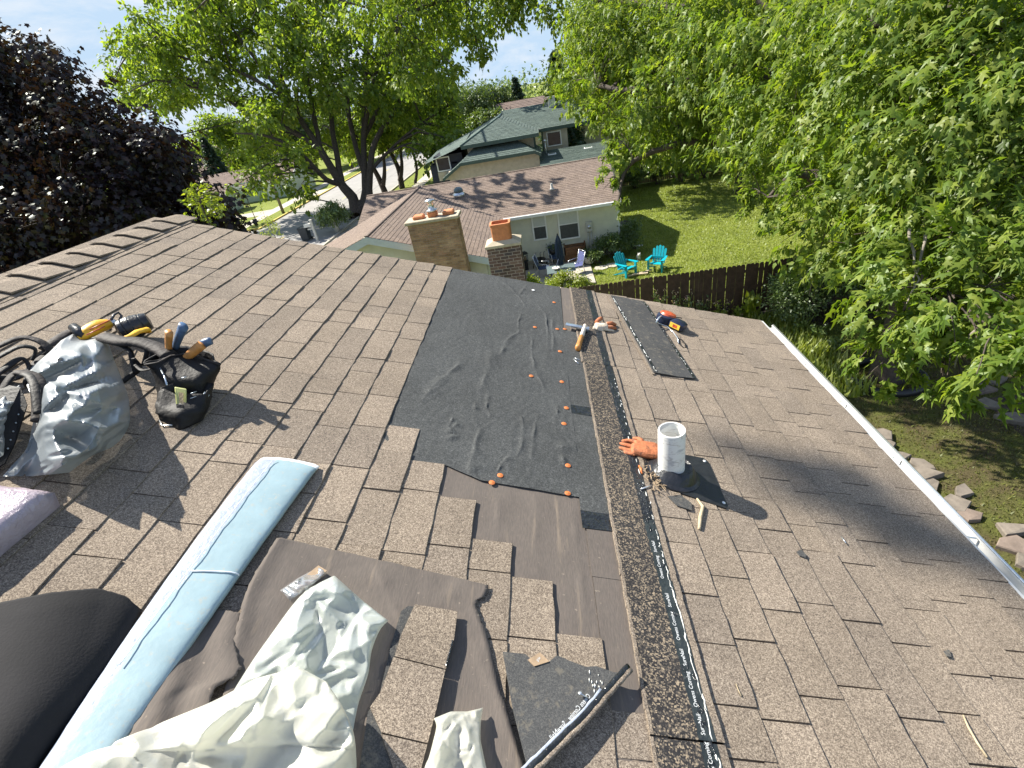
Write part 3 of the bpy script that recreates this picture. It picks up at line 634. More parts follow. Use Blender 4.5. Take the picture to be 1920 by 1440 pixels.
# ------------------------------------------------------------ loose things lying on the roof
def P3(px, py, h=0.0):
    u, s = US(px, py, h); return W([[u, s, h]])[0]
def uso(px, py, h=0.0): return np.array(US(px, py, h))
def rt(name, label, cat, px, py, group=None): return thing(name, label, cat, P3(px, py, 0.01), group)
def pxprism(name, poly, h0, h1, mat, parent):
    g = G(W); g.prism([US(x, y, h1) for x, y in poly], h0, h1); return g.build(name, mat, parent)
def env(a, b, p=0.5): return np.clip(4 * a * (1 - a), 0, 1) ** p * np.clip(4 * b * (1 - b), 0, 1) ** p

# torn felt flap in the middle foreground
def hf(a, b, us): return 0.0125 + 0.030 * np.clip((a - 0.80) / 0.2, 0, 1) ** 1.5 + 0.012 * np.exp(-(b / 0.05) ** 2) + 0.004 * np.sin(us[..., 1] * 17 + us[..., 0] * 5) + 0.004 * crumple(us, 2.4, 3, 2) + wr(us, [[US(700, 1060), US(760, 1180)], [US(860, 1150), US(960, 1380)]], 0.012, 0.006)
t = roof_sheet('felt_flap', [[(520, 1007), (610, 1027), (700, 1047), (800, 1070), (916, 1097)], [(488, 1058), (700, 1080), (908, 1118)], [(462, 1110), (700, 1130), (892, 1135)], [(440, 1200), (700, 1210), (912, 1195)], [(420, 1310), (700, 1300), (938, 1300)], [(400, 1440), (700, 1430), (985, 1445)], [(390, 1560), (1010, 1560)]], 60, 70, hf, 'old_felt', None, 0.0016, jag=0.0016, seed=4)
tag(t, 'large torn brown felt sheet folded back over the shingles in the foreground', 'roofing felt')
def hf2(a, b, us): return 0.020 + 0.022 * a + 0.006 * np.sin(b * 9)
t = roof_sheet('felt_scrap', [[(330, 1138), (400, 1142), (452, 1148)], [(325, 1170), (447, 1178)], [(315, 1200), (440, 1205)], [(305, 1232), (449, 1238)], [(300, 1262), (447, 1255)], [(290, 1290), (438, 1270)], [(275, 1320), (405, 1290)], [(262, 1350), (395, 1345)], [(200, 1440), (380, 1440)]], 30, 46, hf2, 'old_felt', None, 0.0016, jag=0.0026, seed=9)
tag(t, 'small ragged brown felt scrap beside the pale blue wrapped roll', 'roofing felt')
def hf3(a, b, us): return 0.012 + 0.15 * np.sin(np.clip(b * 1.25, 0, 1) * pi * 0.5 + 0.15) * np.clip(1.15 - a, 0, 1) ** 0.35 * (1 - b) ** 0.55
t = roof_sheet('felt_curl', [[(-130, 1165), (0, 1130), (100, 1110), (185, 1103), (235, 1118), (266, 1143)], [(-130, 1200), (60, 1160), (190, 1140), (262, 1160)], [(-130, 1260), (100, 1230), (225, 1225)], [(-130, 1340), (100, 1330), (160, 1320)], [(-130, 1430), (0, 1430), (78, 1430)], [(-130, 1530), (20, 1530)]], 40, 40, hf3, 'felt_black', None, 0.0016, jag=0.0012, seed=2)
tag(t, 'curled black felt piece humped up at the lower left of the roof', 'roofing felt')

# long roll in pale blue film
t = rt('wrapped_roll', 'long flat roofing roll sealed in pale blue plastic film', 'wrapped roll', 420, 1060)
n, m = 40, 46; V = []; MI = []
SL = np.array([uso(x, y, .045) for x, y in ((475, 866), (385, 985), (310, 1080), (262, 1150), (165, 1290), (70, 1440), (0, 1545))]); SR = np.array([uso(x, y, .03) for x, y in ((592, 883), (515, 985), (432, 1105), (350, 1225), (265, 1350), (195, 1450), (120, 1560))])
fL, fR = np.polyfit(SL[:, 0], SL[:, 1], 2), np.polyfit(SR[:, 0], SR[:, 1], 2)
def sleeve_cs(u):
    a, b = np.polyval(fL, u), np.polyval(fR, u); return (a + b) / 2, (b - a) / 2
th = np.linspace(0, 2 * pi, n, endpoint=False)
for i in range(m):
    f = i / (m - 1); u = 1.405 - f * 1.08; c, hw = sleeve_cs(u)
    H = 0.036 * min(1, 0.4 + f * 16) if i < 3 else 0.036 + 0.001 * sin(i * 0.9)
    if i == 0: H = 0.016
    for j in range(n):
        x = np.sign(cos(th[j])) * abs(cos(th[j])) ** 0.55; y = np.sign(sin(th[j])) * abs(sin(th[j])) ** 0.75
        V.append((u + (0.012 * (1 - x * x) if i < 2 else 0), c + hw * x, 0.013 + H * 0.5 * (1 + y) + 0.0007 * sin(i * 2.1 + j * 1.3)))
F = []; MI = []
for i in range(m - 1):
    for j in range(n):
        F.append((i * n + j, i * n + (j + 1) % n, (i + 1) * n + (j + 1) % n, (i + 1) * n + j)); x = cos(th[j] + pi / n); top = sin(th[j]) > -0.1
        edge = -0.20 - 0.10 * max(0, (i - 19) / 14)
        MI.append(2 if i == 0 else (1 if top and x < edge else 0))
F += [tuple(range(n)), tuple(range((m - 1) * n, m * n))]; MI += [2, 0]
o = mesh('film_wrap', W(V), F, ['blue_film', 'lilac_film', 'film_edge'], t, True, MI)
g = G(W)
for (uu) in (0.905,):
    pts = []
    for a in np.linspace(0.55 * pi, 0.02 * pi, 12):
        x = np.sign(cos(a)) * abs(cos(a)) ** 0.55; y = sin(a) ** 0.75; pts.append((uu - 0.012 * (1 - x), sleeve_cs(uu)[0] + sleeve_cs(uu)[1] * x, 0.014 + 0.0192 * (1 + y)))
    g.tube(pts, 0.0022, 6)
pts = []
for uu in np.linspace(1.38, 0.62, 24):
    c, hw = sleeve_cs(uu); pts.append((uu, c - (0.41 + 0.3 * max(0, 0.9 - uu)) * hw , 0.0555))
g.tube(pts, 0.0012, 6); g.build('film_seam', 'film_edge', t, True)

# pink film bundle at the left edge
t = rt('wrapped_bundle', 'shingle bundle in pinkish white film at the left edge', 'wrapped bundle', 30, 1030)
def bund(V):
    return W(V)
g = G(W); nx_, ny_ = 16, 14; Vt = []
for i in range(ny_):
    for j in range(nx_):
        a, b = j / (nx_ - 1), i / (ny_ - 1); e = min(a, 1 - a, b, 1 - b); hh = 0.075 + 0.004 * sin(9 * a + 5 * b) * sin(7 * b + 2) + 0.0025 * rs.uniform(-1, 1) - 0.02 * max(0, 0.05 - e) / 0.05
        u = 1.085 - 0.36 * b - 0.005 * a; s = -1.60 + 0.345 * a - 0.02 * b; Vt.append((u, s, 0.012 + hh))
Fq = [(i * nx_ + j, i * nx_ + j + 1, (i + 1) * nx_ + j + 1, (i + 1) * nx_ + j) for i in range(ny_ - 1) for j in range(nx_ - 1)]
brd = [j for j in range(nx_)] + [i * nx_ + nx_ - 1 for i in range(1, ny_)] + [(ny_ - 1) * nx_ + j for j in range(nx_ - 2, -1, -1)] + [i * nx_ for i in range(ny_ - 2, 0, -1)]
k0 = len(Vt); Vt += [(Vt[k][0], Vt[k][1], 0.010) for k in brd]; Fq += [(brd[k], brd[(k + 1) % len(brd)], k0 + (k + 1) % len(brd), k0 + k) for k in range(len(brd))]
g.add(Vt, Fq); g.build('film_wrap', 'pink_film', t, True)
g = G(W); g.bbox((0.735, -1.59, 0.010), (1.075, -1.27, 0.075), 0.01); g.build('shingle_stack', 'shingle', t)

# crushed plastic: cream sheeting, clear bag, small cream piece
def hp(H, C, sc, seed, over=0.0):
    def f(a, b, us):
        e = np.clip(env(a, b, 0.25), 0, 1); k = crumple(us, sc, seed, 3)
        return 0.014 + over * np.clip(1 - a / 0.42, 0, 1) ** 0.4 * np.clip((b - 0.18) / 0.2, 0, 1) + H * e + C * np.maximum(k, -0.4) * (0.35 + 0.65 * e) + 0.75 * C
    return f
t = roof_sheet('clear_bag', [[(574, 1106), (600, 1092), (627, 1079), (675, 1122), (728, 1164)], [(548, 1135), (630, 1120), (712, 1182)], [(515, 1180), (610, 1180), (697, 1220)], [(478, 1232), (600, 1235), (690, 1265)], [(447, 1280), (580, 1290), (672, 1320)], [(417, 1330), (560, 1340), (662, 1370)]], 70, 80, hp(0.018, 0.026, 4.2, 21), 'clear_bag', None)
tag(t, 'milky clear plastic bag with a wide flat hem lying on the torn felt', 'plastic bag')
t = roof_sheet('plastic_sheeting', [[(400, 1315), (480, 1272), (560, 1250), (612, 1278), (640, 1320)], [(250, 1376), (400, 1370), (560, 1335), (662, 1370)], [(135, 1424), (400, 1420), (668, 1420)], [(60, 1462), (400, 1470), (668, 1470)], [(-30, 1560), (400, 1560), (670, 1560)]], 110, 90, hp(0.022, 0.040, 4.2, 33, 0.06), 'cream_plastic', None)
tag(t, 'crumpled cream plastic sheeting heaped at the bottom of the roof', 'plastic sheeting')
t = roof_sheet('plastic_scrap', [[(813, 1347), (845, 1334), (876, 1334), (906, 1327)], [(818, 1362), (902, 1352)], [(812, 1390), (901, 1385)], [(804, 1420), (906, 1412)], [(795, 1445), (912, 1440)], [(785, 1520), (930, 1520)]], 44, 50, hp(0.02, 0.020, 7.0, 44), 'cream_plastic', None)
tag(t, 'small crumpled cream plastic piece beside the loose shingle', 'plastic sheeting')
t = rt('film_strip', 'torn clear film strip holding a piece of brown card', 'plastic strip', 565, 1095)
pxprism('card_piece', [(578, 1075), (597, 1060), (613, 1070), (560, 1112), (545, 1112)], 0.030, 0.032, 'cardboard', t)
roof_sheet('film', [[(525, 1107), (560, 1083), (600, 1062)], [(535, 1116), (575, 1090), (606, 1068)], [(543, 1127), (580, 1103), (612, 1074)]], 26, 12, hp(0.012, 0.014, 18, 6), 'clear_film', t)

# loose shingle, two layers with tabs
t = rt('loose_shingle', 'loose granule side up shingle strip lying on the torn felt', 'roof shingle', 780, 1280)
pxprism('backing', [(752, 1146), (765, 1136), (800, 1140), (790, 1440), (770, 1560), (655, 1560), (690, 1335), (712, 1300), (733, 1210)], 0.026, 0.031, 'shingle_back', t)
for poly in ([(778, 1133), (858, 1146), (851, 1200), (836, 1254), (740, 1230), (752, 1190)], [(738, 1232), (835, 1256), (818, 1330), (802, 1393), (716, 1373), (694, 1325), (712, 1300)], [(715, 1376), (801, 1396), (780, 1480), (765, 1560), (735, 1560), (738, 1440)]):
    pxprism('tab', poly, 0.0312, 0.0365, 'shingle', t)
g = G(W)
for k in range(9):
    x, y = 848 - k * 1.4, 1205 + k * 5.5; u, s = US(x, y, 0.03); g.ball((u, s, 0.034), (0.009, 0.005, 0.004), 6)
g.build('tar_smear', 'tar', t, True)
# flipped shingle with reversed print
t = rt('flipped_shingle', 'upside down black shingle showing reversed white print and a rolled tar edge', 'roof shingle', 1050, 1320)
pxprism('backing', [(943, 1222), (985, 1226), (996, 1236), (1004, 1243), (1030, 1240), (1044, 1229), (1056, 1233), (1066, 1238), (1098, 1250), (1118, 1249), (1150, 1260), (1166, 1262), (1100, 1330), (1012, 1440), (985, 1480), (990, 1440), (962, 1330)], 0.036, 0.040, 'shingle_back', t)
g = G(W); e = [uso(x, y, 0.045) for x, y in ((1184, 1252), (1150, 1290), (1098, 1350), (1040, 1407), (1000, 1446), (950, 1500))]
pts = np.array([(q[0] + rs.uniform(-.001, .001), q[1] + rs.uniform(-.001, .001), 0.040) for q in interp_rows(e, 30)]); g.tube(pts, [0.0085 + rs.uniform(-.001, .001) for _ in range(30)], 10, flat=0.6); g.build('butt_edge', 'shingle', t, True)
g = G(W); nrm = (uso(1098, 1350, .04) - uso(1120, 1330, .04)); d = e[-1] - e[0]; d /= np.linalg.norm(d); nn = np.array([d[1], -d[0]]); 
if (uso(1060, 1330, .04) - uso(1098, 1350, .04)) @ nn < 0: nn = -nn
g.tube([(q[0] + nn[0] * 0.010, q[1] + nn[1] * 0.010, 0.0425) for q in pts], 0.0075, 8, flat=0.55); g.build('tar_line', 'tar', t, True)
g = G(W)
g.tube([(q[0] + nn[0] * 0.0185, q[1] + nn[1] * 0.0185, 0.0412) for q in pts[7:28]], [0.0045 * rs.uniform(.75, 1.2) for _ in pts[7:28]], 6, flat=0.3)
g.build('release_tape', 'lilac_film', t, True)
def flipxf(A, B, h=0.0408):
    a, b = uso(*A, h), uso(*B, h); dd = (b - a) / np.linalg.norm(b - a); up = np.array([dd[1], -dd[0]])
    if up @ nn < 0: up = -up
    return a, np.linalg.norm(b - a), (lambda V, k: W(np.stack([a[0] + dd[0] * V[:, 0] * k + up[0] * V[:, 1], a[1] + dd[1] * V[:, 0] * k + up[1] * V[:, 1], np.full(len(V), h)], 1)))
_, ln, fx = flipxf((1108, 1306), (1070, 1352)); lettering('print', 'Owens Corning', 0.018, 'print_white', t, lambda V: fx(V, ln / V[:, 0].max()))
_, ln2, fx2 = flipxf((1063, 1358), (1036, 1388)); lettering('print', 'SureNail', 0.018, 'print_white', t, lambda V: fx2(V, ln2 / V[:, 0].max()))
_, ln3, fx3 = flipxf((1007, 1424), (996, 1436)); lettering('print', 'C', 0.017, 'print_white', t, lambda V: fx3(V, 0.9))
pxprism('torn_corner', [(990, 1237), (1012, 1223), (1030, 1240), (1002, 1249)], 0.040, 0.043, 'cardboard', t)
_, ln4, fx4 = flipxf((1014, 1234), (1001, 1248), 0.0436); lettering('print', 'ning', 0.011, 'print_white', t, lambda V: fx4(V, 0.75))
g = G(W); a = uso(1087, 1300, .05); g.tube([(a[0], a[1], 0.052), (a[0] - 0.006, a[1] + 0.026, 0.041)], 0.0016, 6); g.lathe((a[0], a[1], 0.052), [(0.0055, 0), (0.0055, 0.0012), (0.001, 0.0016)], 10, (0.25, -0.4, 0.9)); 
tag(g.build('roofing_nail', 'bright_metal', None, True), 'single roofing nail standing up on the flipped black shingle', 'nail')
g = G(W)
for k in range(16):
    x, y = rs.gauss(1118, 7), rs.gauss(1282, 12); u, s = US(x, y, .042); g.ball((u, s, 0.0415), (rs.uniform(.002, .008), .002, .0012), 5)
g.build('sealant_streak', 'tar_white', t, True)

# strip pair lying upside down near the rake
t = rt('flipped_shingle', 'grey upside down shingle strip lying flat between the hammer and tape measure', 'roof shingle', 1220, 640)
g = G(W); g.prism([(3.80, 0.905), (3.80, 1.045), (2.60, 1.138), (2.602, 1.002)], 0.0155, 0.020); g.build('backing', 'shingle_back', t)
g = G(W); g.prism([(3.80, 1.047), (3.79, 1.180), (2.612, 1.268), (2.60, 1.140)], 0.0135, 0.0185); g.build('backing', 'shingle_back', t)
g = G(W); g.prism([(3.78, 1.171), (3.78, 1.186), (2.612, 1.272), (2.61, 1.254)], 0.0186, 0.0205); g.build('tar_line', 'tar', t)
g = G(W); g.prism([(3.76, 0.908), (3.76, 0.926), (2.61, 1.030), (2.61, 1.010)], 0.0201, 0.0215); g.build('tar_line', 'tar', t)
g = G(W)
for k in range(75):
    q = rs.random(); u = 3.74 - q * 1.12; g.ball((u, 0.919 + q * 0.10 + rs.gauss(0, .003), 0.0216), (rs.uniform(.005, .016), rs.uniform(.002, .004), .0013), 6)
for k in range(40):
    q = rs.random(); u = 3.76 - q * 1.12; g.ball((u, 1.180 + q * 0.080 + rs.gauss(0, .003), 0.0206), (rs.uniform(.003, .008), rs.uniform(.0015, .003), .001), 5)
g.build('sealant_streak', 'tar_white', t, True)
g = G(W); g.prism([(3.80, 0.872), (3.80, 0.905), (2.585, 1.010), (2.585, 0.992)], 0.0135, 0.0165); g.build('granule_edge', 'shingle', t)

# roofing hammer
t = rt('roofing_hammer', 'roofing hammer with a steel head and worn painted wooden handle on the underlayment', 'hammer', 1085, 625)
def lin(a, b, f): return np.asarray(a) * (1 - f) + np.asarray(b) * f
A, B = P3(1061, 607, .035), P3(1104, 618, .035); A2 = P3(1084, 612, .035)
g = G(); d = (B - A) / np.linalg.norm(B - A); up = E3; sd = np.cross(up, d)
def hx(V): return A + np.outer(V[:, 0], d) + np.outer(V[:, 1], sd) + np.outer(V[:, 2], up)
Ln = np.linalg.norm(B - A); g = G(hx)
secs = [(0, 0.024, 0.004), (0.03, 0.021, 0.006), (Ln * 0.45, 0.015, 0.011), (Ln * 0.62, 0.017, 0.013), (Ln * 0.78, 0.015, 0.013), (Ln * 0.80, 0.011, 0.011), (Ln * 0.90, 0.011, 0.011), (Ln * 0.91, 0.017, 0.017), (Ln, 0.017, 0.017)]
V = []; F = []
for x, w, h in secs:
    for k in range(8): a = 2 * pi * (k + .5) / 8; V.append((x, 1.08 * w * cos(a), 1.08 * h * sin(a)))
for i in range(len(secs) - 1):
    for k in range(8): F.append((i * 8 + k, i * 8 + (k + 1) % 8, i * 8 + 8 + (k + 1) % 8, i * 8 + 8 + k))
F += [tuple(range(7, -1, -1)), tuple(range(len(V) - 8, len(V)))]; g.add(V, F); smooth_angle(g.build('hammer_head', 'steel', t), 40)
H0, H1 = P3(1097, 611, .036), P3(1083, 654, .024)
g = G(); fr = [0, .12, .3, .52]; g.tube([lin(H0, H1, f) for f in fr], [.013, .0135, .014, .0145], 12, flat=1.25); hd = g.build('handle', 'handle_paint', t, True)
g = G(); fr = [.5, .7, .88, .97, 1.0]; g.tube([lin(H0, H1, f) for f in fr], [.0150, .0158, .0172, .0182, .0150], 12, flat=1.25); g.build('grip', 'handle_wood', t, True)

# gloves
def glove(name, label, palm, fingers, thumb, cuff, mat, hh):
    t = rt(name, label, 'glove', *palm[1][:2]); g = G(W)
    def tp(pts, r, fl=0.8): g.tube([(*uso(x, y, h), h) for x, y, h in pts], r, 10, flat=fl); x, y, h = pts[-1]; g.ball((*uso(x, y, h), h), np.array([1, 1, fl]) * (r[-1] if isinstance(r, list) else r) * 1.02, 8)
    for a, b in palm[2]: tp(a, b, 0.62)
    for f, r in fingers: tp(f, r)
    tp(*thumb); o = remeshed('glove_shell', g, mat, t, 0.0035, 5); return t
t = glove('work_glove', 'orange rubber dipped work glove lying palm down beside the white vent pipe', [None, (1200, 842), [([(1185, 841, .024), (1210, 846, .027), (1240, 852, .028)], [.036, .042, .036]), ([(1190, 832, .022), (1225, 838, .024)], [.026, .03])]],
    [([(1190, 829, .020), (1178, 826, .018), (1168, 827, .014)], [.013, .012, .0095]), ([(1186, 838, .020), (1173, 834, .018), (1164, 832, .014)], [.0135, .012, .0095]), ([(1186, 846, .020), (1173, 843, .017), (1163, 840, .013)], [.0135, .012, .0095]), ([(1190, 852, .018), (1180, 850, .016), (1172, 849, .012)], [.012, .011, .009])],
    ([(1205, 828, .02), (1197, 823, .018), (1189, 822, .014)], [.015, .0135, .0105]), None, 'glove_orange', 0.03)
t = glove('work_glove', 'cream work glove with orange fingers lying beside the hammer head', [None, (1130, 610), [([(1117, 612, .025), (1132, 612, .03)], [.036, .036]), ([(1112, 614, .016), (1126, 618, .016)], [.022, .022])]],
    [([(1135, 607, .03), (1146, 606, .026), (1154, 609, .016)], [.014, .013, .010]), ([(1136, 613, .028), (1147, 613, .022), (1153, 615, .012)], [.014, .013, .010]), ([(1132, 617, .022), (1143, 619, .016), (1150, 620, .011)], [.013, .012, .009])],
    ([(1122, 606, .04), (1124, 600, .045), (1127, 597, .04)], [.015, .014, .011]), None, 'glove_cloth', 0.03)
g = G(W)
for pts, r in (([(1138, 607, .034), (1147, 606, .030), (1154, 609, .018)], [.0135, .0138, .011]), ([(1139, 614, .031), (1148, 614, .025), (1154, 616, .014)], [.0135, .0138, .011]), ([(1119, 604, .046), (1124, 599, .050), (1127, 597, .044)], [.017, .016, .013])):
    g.tube([(*uso(x, y, h), h) for x, y, h in pts], r, 10)
g.build('finger_coating', 'glove_orange', t, True)

# tape reel with strap
t = rt('tape_measure', 'red and black tape reel with a yellow label and metal hook lying near the gutter', 'tape measure', 1262, 608)
c = np.array([*uso(1270, 612, .03), 0.0]); cy = np.array([*uso(1243, 600, .03), 0.0])
ang = atan2(*(uso(1283, 616) - uso(1262, 606))[::-1])
def lf(o, a): return lambda V: W(np.stack([o[0] + V[:, 0] * cos(a) - V[:, 1] * sin(a), o[1] + V[:, 0] * sin(a) + V[:, 1] * cos(a), V[:, 2]], 1))
g = G(lf(c, ang)); g.bbox((-0.055, -0.05, 0.012), (0.055, 0.05, 0.075), 0.014); smooth_angle(g.build('case', 'navy_plastic', t), 40)
g = G(lf(c, ang)); g.box((-0.040, 0.0495, 0.026), (0.040, 0.0515, 0.062)); g.build('label', 'yellow_label', t)
g = G(lf(c, ang)); g.box((-0.015, 0.0510, 0.032), (0.020, 0.0522, 0.054)); g.build('label_band', 'red_plastic', t)
g = G(W); g.lathe((cy[0] + .01, cy[1] + .02, 0.012), [(0.05, 0), (0.066, 0.006), (0.070, 0.03), (0.066, 0.055), (0.05, 0.064), (0.02, 0.066), (0.001, 0.066)], 26, (0.02, -0.02, 1)); smooth_angle(g.build('reel', 'navy_plastic', t), 40)
g = G(W); g.lathe((cy[0] + .022, cy[1] + .032, 0.06), [(0.056, -0.01), (0.064, 0.004), (0.056, 0.022), (0.03, 0.030), (0.001, 0.031)], 22, (0.1, 0.1, 1)); smooth_angle(g.build('bumper', 'red_plastic', t), 40)
g = G(W); g.tube([(*uso(x, y, h), h) for x, y, h in ((1247, 588, .07), (1236, 595, .068), (1230, 604, .05), (1236, 607, .03), (1250, 612, .022), (1262, 623, .020), (1270, 634, .018), (1272, 644, .014))], 0.0065, 8, flat=0.5); g.build('blade', 'bright_metal', t, True)
g = G(W); g.tube([(*uso(x, y, h), h) for x, y, h in ((1272, 638, .013), (1277, 648, .012), (1282, 652, .012), (1286, 652, .012), (1285, 645, .012), (1278, 637, .012), (1273, 635, .013))], 0.005, 8, flat=0.6); g.build('lanyard', 'leather', t, True)
g = G(W); g.tube([(*uso(x, y, h), h) for x, y, h in ((1262, 596, .05), (1272, 595, .045), (1279, 597, .04))], 0.004, 6); g.build('belt_clip', 'dark_steel', t, True)

# ---- tools under grey plastic, upper left
t = rt('tool_belt', 'black leather tool belt with a full pouch and belt loops spilling from under grey plastic', 'tool belt', 340, 740)
def T3(*pts): return [(*uso(x, y, h), h) for x, y, h in pts]
def pouch_ring(pts): return np.array(T3(*pts))
def lofted(rings, name, mat, cap=(True, False), th=0.004, k=28):
    R_ = [interp_rows(np.vstack([r, r[:1]]), k + 1)[:k] for r in (np.array(T3(*q)) for q in rings)]; R_ = cr_interp(np.array(R_), 14); m = len(R_); V = R_.reshape(-1, 3); V = V + np.array([[mnoise.noise(Vector(v) * 14), mnoise.noise(Vector(v) * 14 + Vector((9, 3, 1))), mnoise.noise(Vector(v) * 11 + Vector((2, 7, 5)))] for v in V]) * 0.016 + np.random.default_rng(3).normal(0, 0.0014, V.shape)
    F = [(i * k + j, i * k + (j + 1) % k, (i + 1) * k + (j + 1) % k, (i + 1) * k + j) for i in range(m - 1) for j in range(k)]
    if cap[0]: F.append(tuple(range(k)))
    if cap[1]: F.append(tuple(range((m - 1) * k, m * k)))
    o = mesh(name, W(V), F, mat, t, True); return o
o = lofted([[(300, 770, .012), (330, 790, .012), (370, 785, .012), (392, 760, .012), (385, 735, .012), (340, 730, .012), (310, 742, .012)],
        [(290, 725, .06), (325, 745, .06), (380, 745, .06), (405, 722, .06), (398, 700, .06), (340, 698, .06), (300, 705, .06)],
        [(276, 690, .13), (315, 704, .13), (375, 712, .13), (408, 700, .13), (400, 676, .13), (345, 668, .13), (290, 675, .13)],
        [(268, 683, .165), (320, 667, .165), (370, 669, .165), (412, 684, .165), (398, 660, .165), (345, 648, .165), (300, 655, .165)]], 'main_pouch', 'leather', (True, False))
md = o.modifiers.new('t', 'SOLIDIFY'); md.thickness = 0.005
o = lofted([[(300, 792, .012), (335, 806, .012), (372, 796, .012), (388, 775, .012), (350, 760, .012)], [(296, 760, .06), (335, 780, .06), (380, 770, .06), (398, 748, .06), (350, 735, .06)], [(300, 728, .10), (338, 742, .10), (385, 738, .10), (402, 722, .10), (350, 712, .10)]], 'front_pocket', 'leather', (True, False))
md = o.modifiers.new('t', 'SOLIDIFY'); md.thickness = 0.004
g = G(W); g.tube(T3((270, 684, .168), (295, 680, .169), (320, 667, .17), (345, 664, .17), (372, 669, .168), (413, 684, .166)), 0.0055, 8, flat=0.6); g.build('pouch_hem', 'leather_worn', t, True)
for pts, r, mat, nm in ((((318, 665, .13), (316, 645, .20), (317, 624, .27)), [.0125, .0135, .0145], 'handle_wood', 'tool_handle'), (((326, 660, .13), (334, 636, .22), (344, 612, .30)), [.011, .0135, .017], 'blue_grip', 'tool_handle'), (((345, 676, .14), (362, 660, .19), (378, 647, .225)), [.012, .0145, .0155], 'handle_wood', 'tool_handle'), (((372, 655, .18), (383, 644, .215), (396, 639, .23)), [.012, .0145, .012], 'blue_grip', 'tool_handle')):
    g = G(W); p = cr_interp(np.array(T3(*pts))[:, None], 8)[:, 0]; g.tube(p, np.interp(np.linspace(0, 1, 8), [0, .5, 1], r), 10, flat=1.35); g.build(nm, mat, t, True)
o = G(W); o.add(*(lambda q: (q, [(0, 1, 2, 3), (7, 6, 5, 4), (0, 4, 5, 1), (1, 5, 6, 2), (2, 6, 7, 3), (3, 7, 4, 0)]))(T3((327, 725, .125), (350, 729, .125), (350, 778, .05), (332, 779, .05), (327, 725, .100), (350, 729, .100), (350, 778, .025), (332, 779, .025)))); tape = o.build('tape_holder', 'olive_plastic', t)
b = tape.modifiers.new('b', 'BEVEL'); b.width = 0.004; b.segments = 2
g = G(W); g.add(*(lambda q: (q, [(0, 1, 2, 3)]))(T3((335, 735, .122), (344, 737, .122), (344, 757, .090), (336, 756, .090)))); g.build('tape_window', 'tan_strap', tape)
g = G(W); g.add(*(lambda q: (q, [(0, 1, 2, 3)]))(T3((330, 757, .088), (346, 760, .088), (345, 767, .077), (331, 765, .077)))); g.build('tape_slot', 'leather', tape)
for k in range(4):
    g = G(W); g.tube(T3((357, 738 + k * 9, .115 - k * .018), (369, 734 + k * 9, .115 - k * .018)), 0.0016, 6); g.build('rivet', 'steel', t, True)
g = G(W); g.tube(T3((299, 788, .012), (304, 798, .012), (322, 797, .014), (338, 789, .014), (322, 786, .03), (314, 790, .02)), 0.0026, 6); g.build('wire_loop', 'bright_metal', t, True)
for pts in (((376, 752, .075), (380, 742, .085), (385, 735, .095)), ((386, 752, .07), (389, 744, .08), (392, 740, .085)), ((300, 690, .14), (308, 705, .135), (313, 722, .13)), ((340, 709, .14), (350, 706, .142))):
    g = G(W); g.tube(T3(*pts), 0.0035, 6, flat=0.5); g.build('buckle', 'steel', t, True)
g = G(W); g.tube(cr_interp(np.array(T3((195, 632, .10), (228, 640, .13), (262, 642, .15), (300, 655, .16), (318, 668, .16)))[:, None], 20)[:, 0], 0.034, 12, flat=0.55); g.build('belt_band', 'leather_worn', t, True)
for pts in (((205, 640, .10), (240, 655, .12), (248, 675, .09), (255, 700, .04)), ((232, 634, .13), (262, 640, .16), (276, 655, .15), (270, 685, .08)), ((252, 634, .15), (280, 642, .17), (286, 660, .15), (282, 680, .09)), ((250, 672, .11), (262, 690, .06), (240, 708, .02), (228, 716, .012)), ((255, 684, .08), (268, 694, .08), (290, 690, .12))):
    g = G(W); g.tube(cr_interp(np.array(T3(*pts))[:, None], 16)[:, 0], 0.011, 10, flat=0.4); g.build('strap', 'leather', t, True)
for pts, r in ((((-40, 668, .05), (0, 648, .09), (40, 633, .10), (75, 640, .09), (95, 660, .06), (70, 672, .03)), .017), (((-40, 690, .06), (0, 668, .10), (38, 650, .12), (66, 655, .10), (60, 675, .06)), .014), (((-30, 720, .03), (10, 690, .07), (40, 672, .08), (55, 690, .05), (48, 720, .06)), .016), (((-40, 760, .08), (0, 735, .12), (28, 700, .15), (62, 705, .16), (72, 725, .16), (76, 765, .12), (74, 790, .10)), .021), (((-30, 700, .02), (20, 710, .03), (60, 690, .04), (90, 655, .05)), .02), (((35, 700, .155), (55, 705, .17), (66, 730, .165), (72, 775, .13)), .012), (((80, 655, .06), (100, 640, .07), (130, 622, .06), (150, 618, .05)), .018)):
    g = G(W); g.tube(cr_interp(np.array(T3(*pts))[:, None], 24)[:, 0], r * 1.15, 12, flat=0.42); g.build('belt_loop', 'leather_worn' if r > .0165 else 'leather', t, True)
g = G(W); V = T3((10, 722, .13), (40, 728, .15), (52, 760, .12), (30, 830, .05), (10, 870, .03), (-40, 900, .02), (-40, 760, .10), (-20, 735, .12)); g.add(V, [tuple(range(8))]); o = g.build('pouch_flap', 'leather', t); o.modifiers.new('t', 'SOLIDIFY').thickness = 0.005
g = G(W)
for k in range(14):
    x = 45 - (k % 2) * 14 - (k // 2) * 5; y = 745 + (k // 2) * 16; h = np.interp(y, [740, 830, 870], [.137, .058, .04]); g.ball((*uso(x, y, h), h), 0.0035, 6)
g.build('rivets', 'steel', t, True)

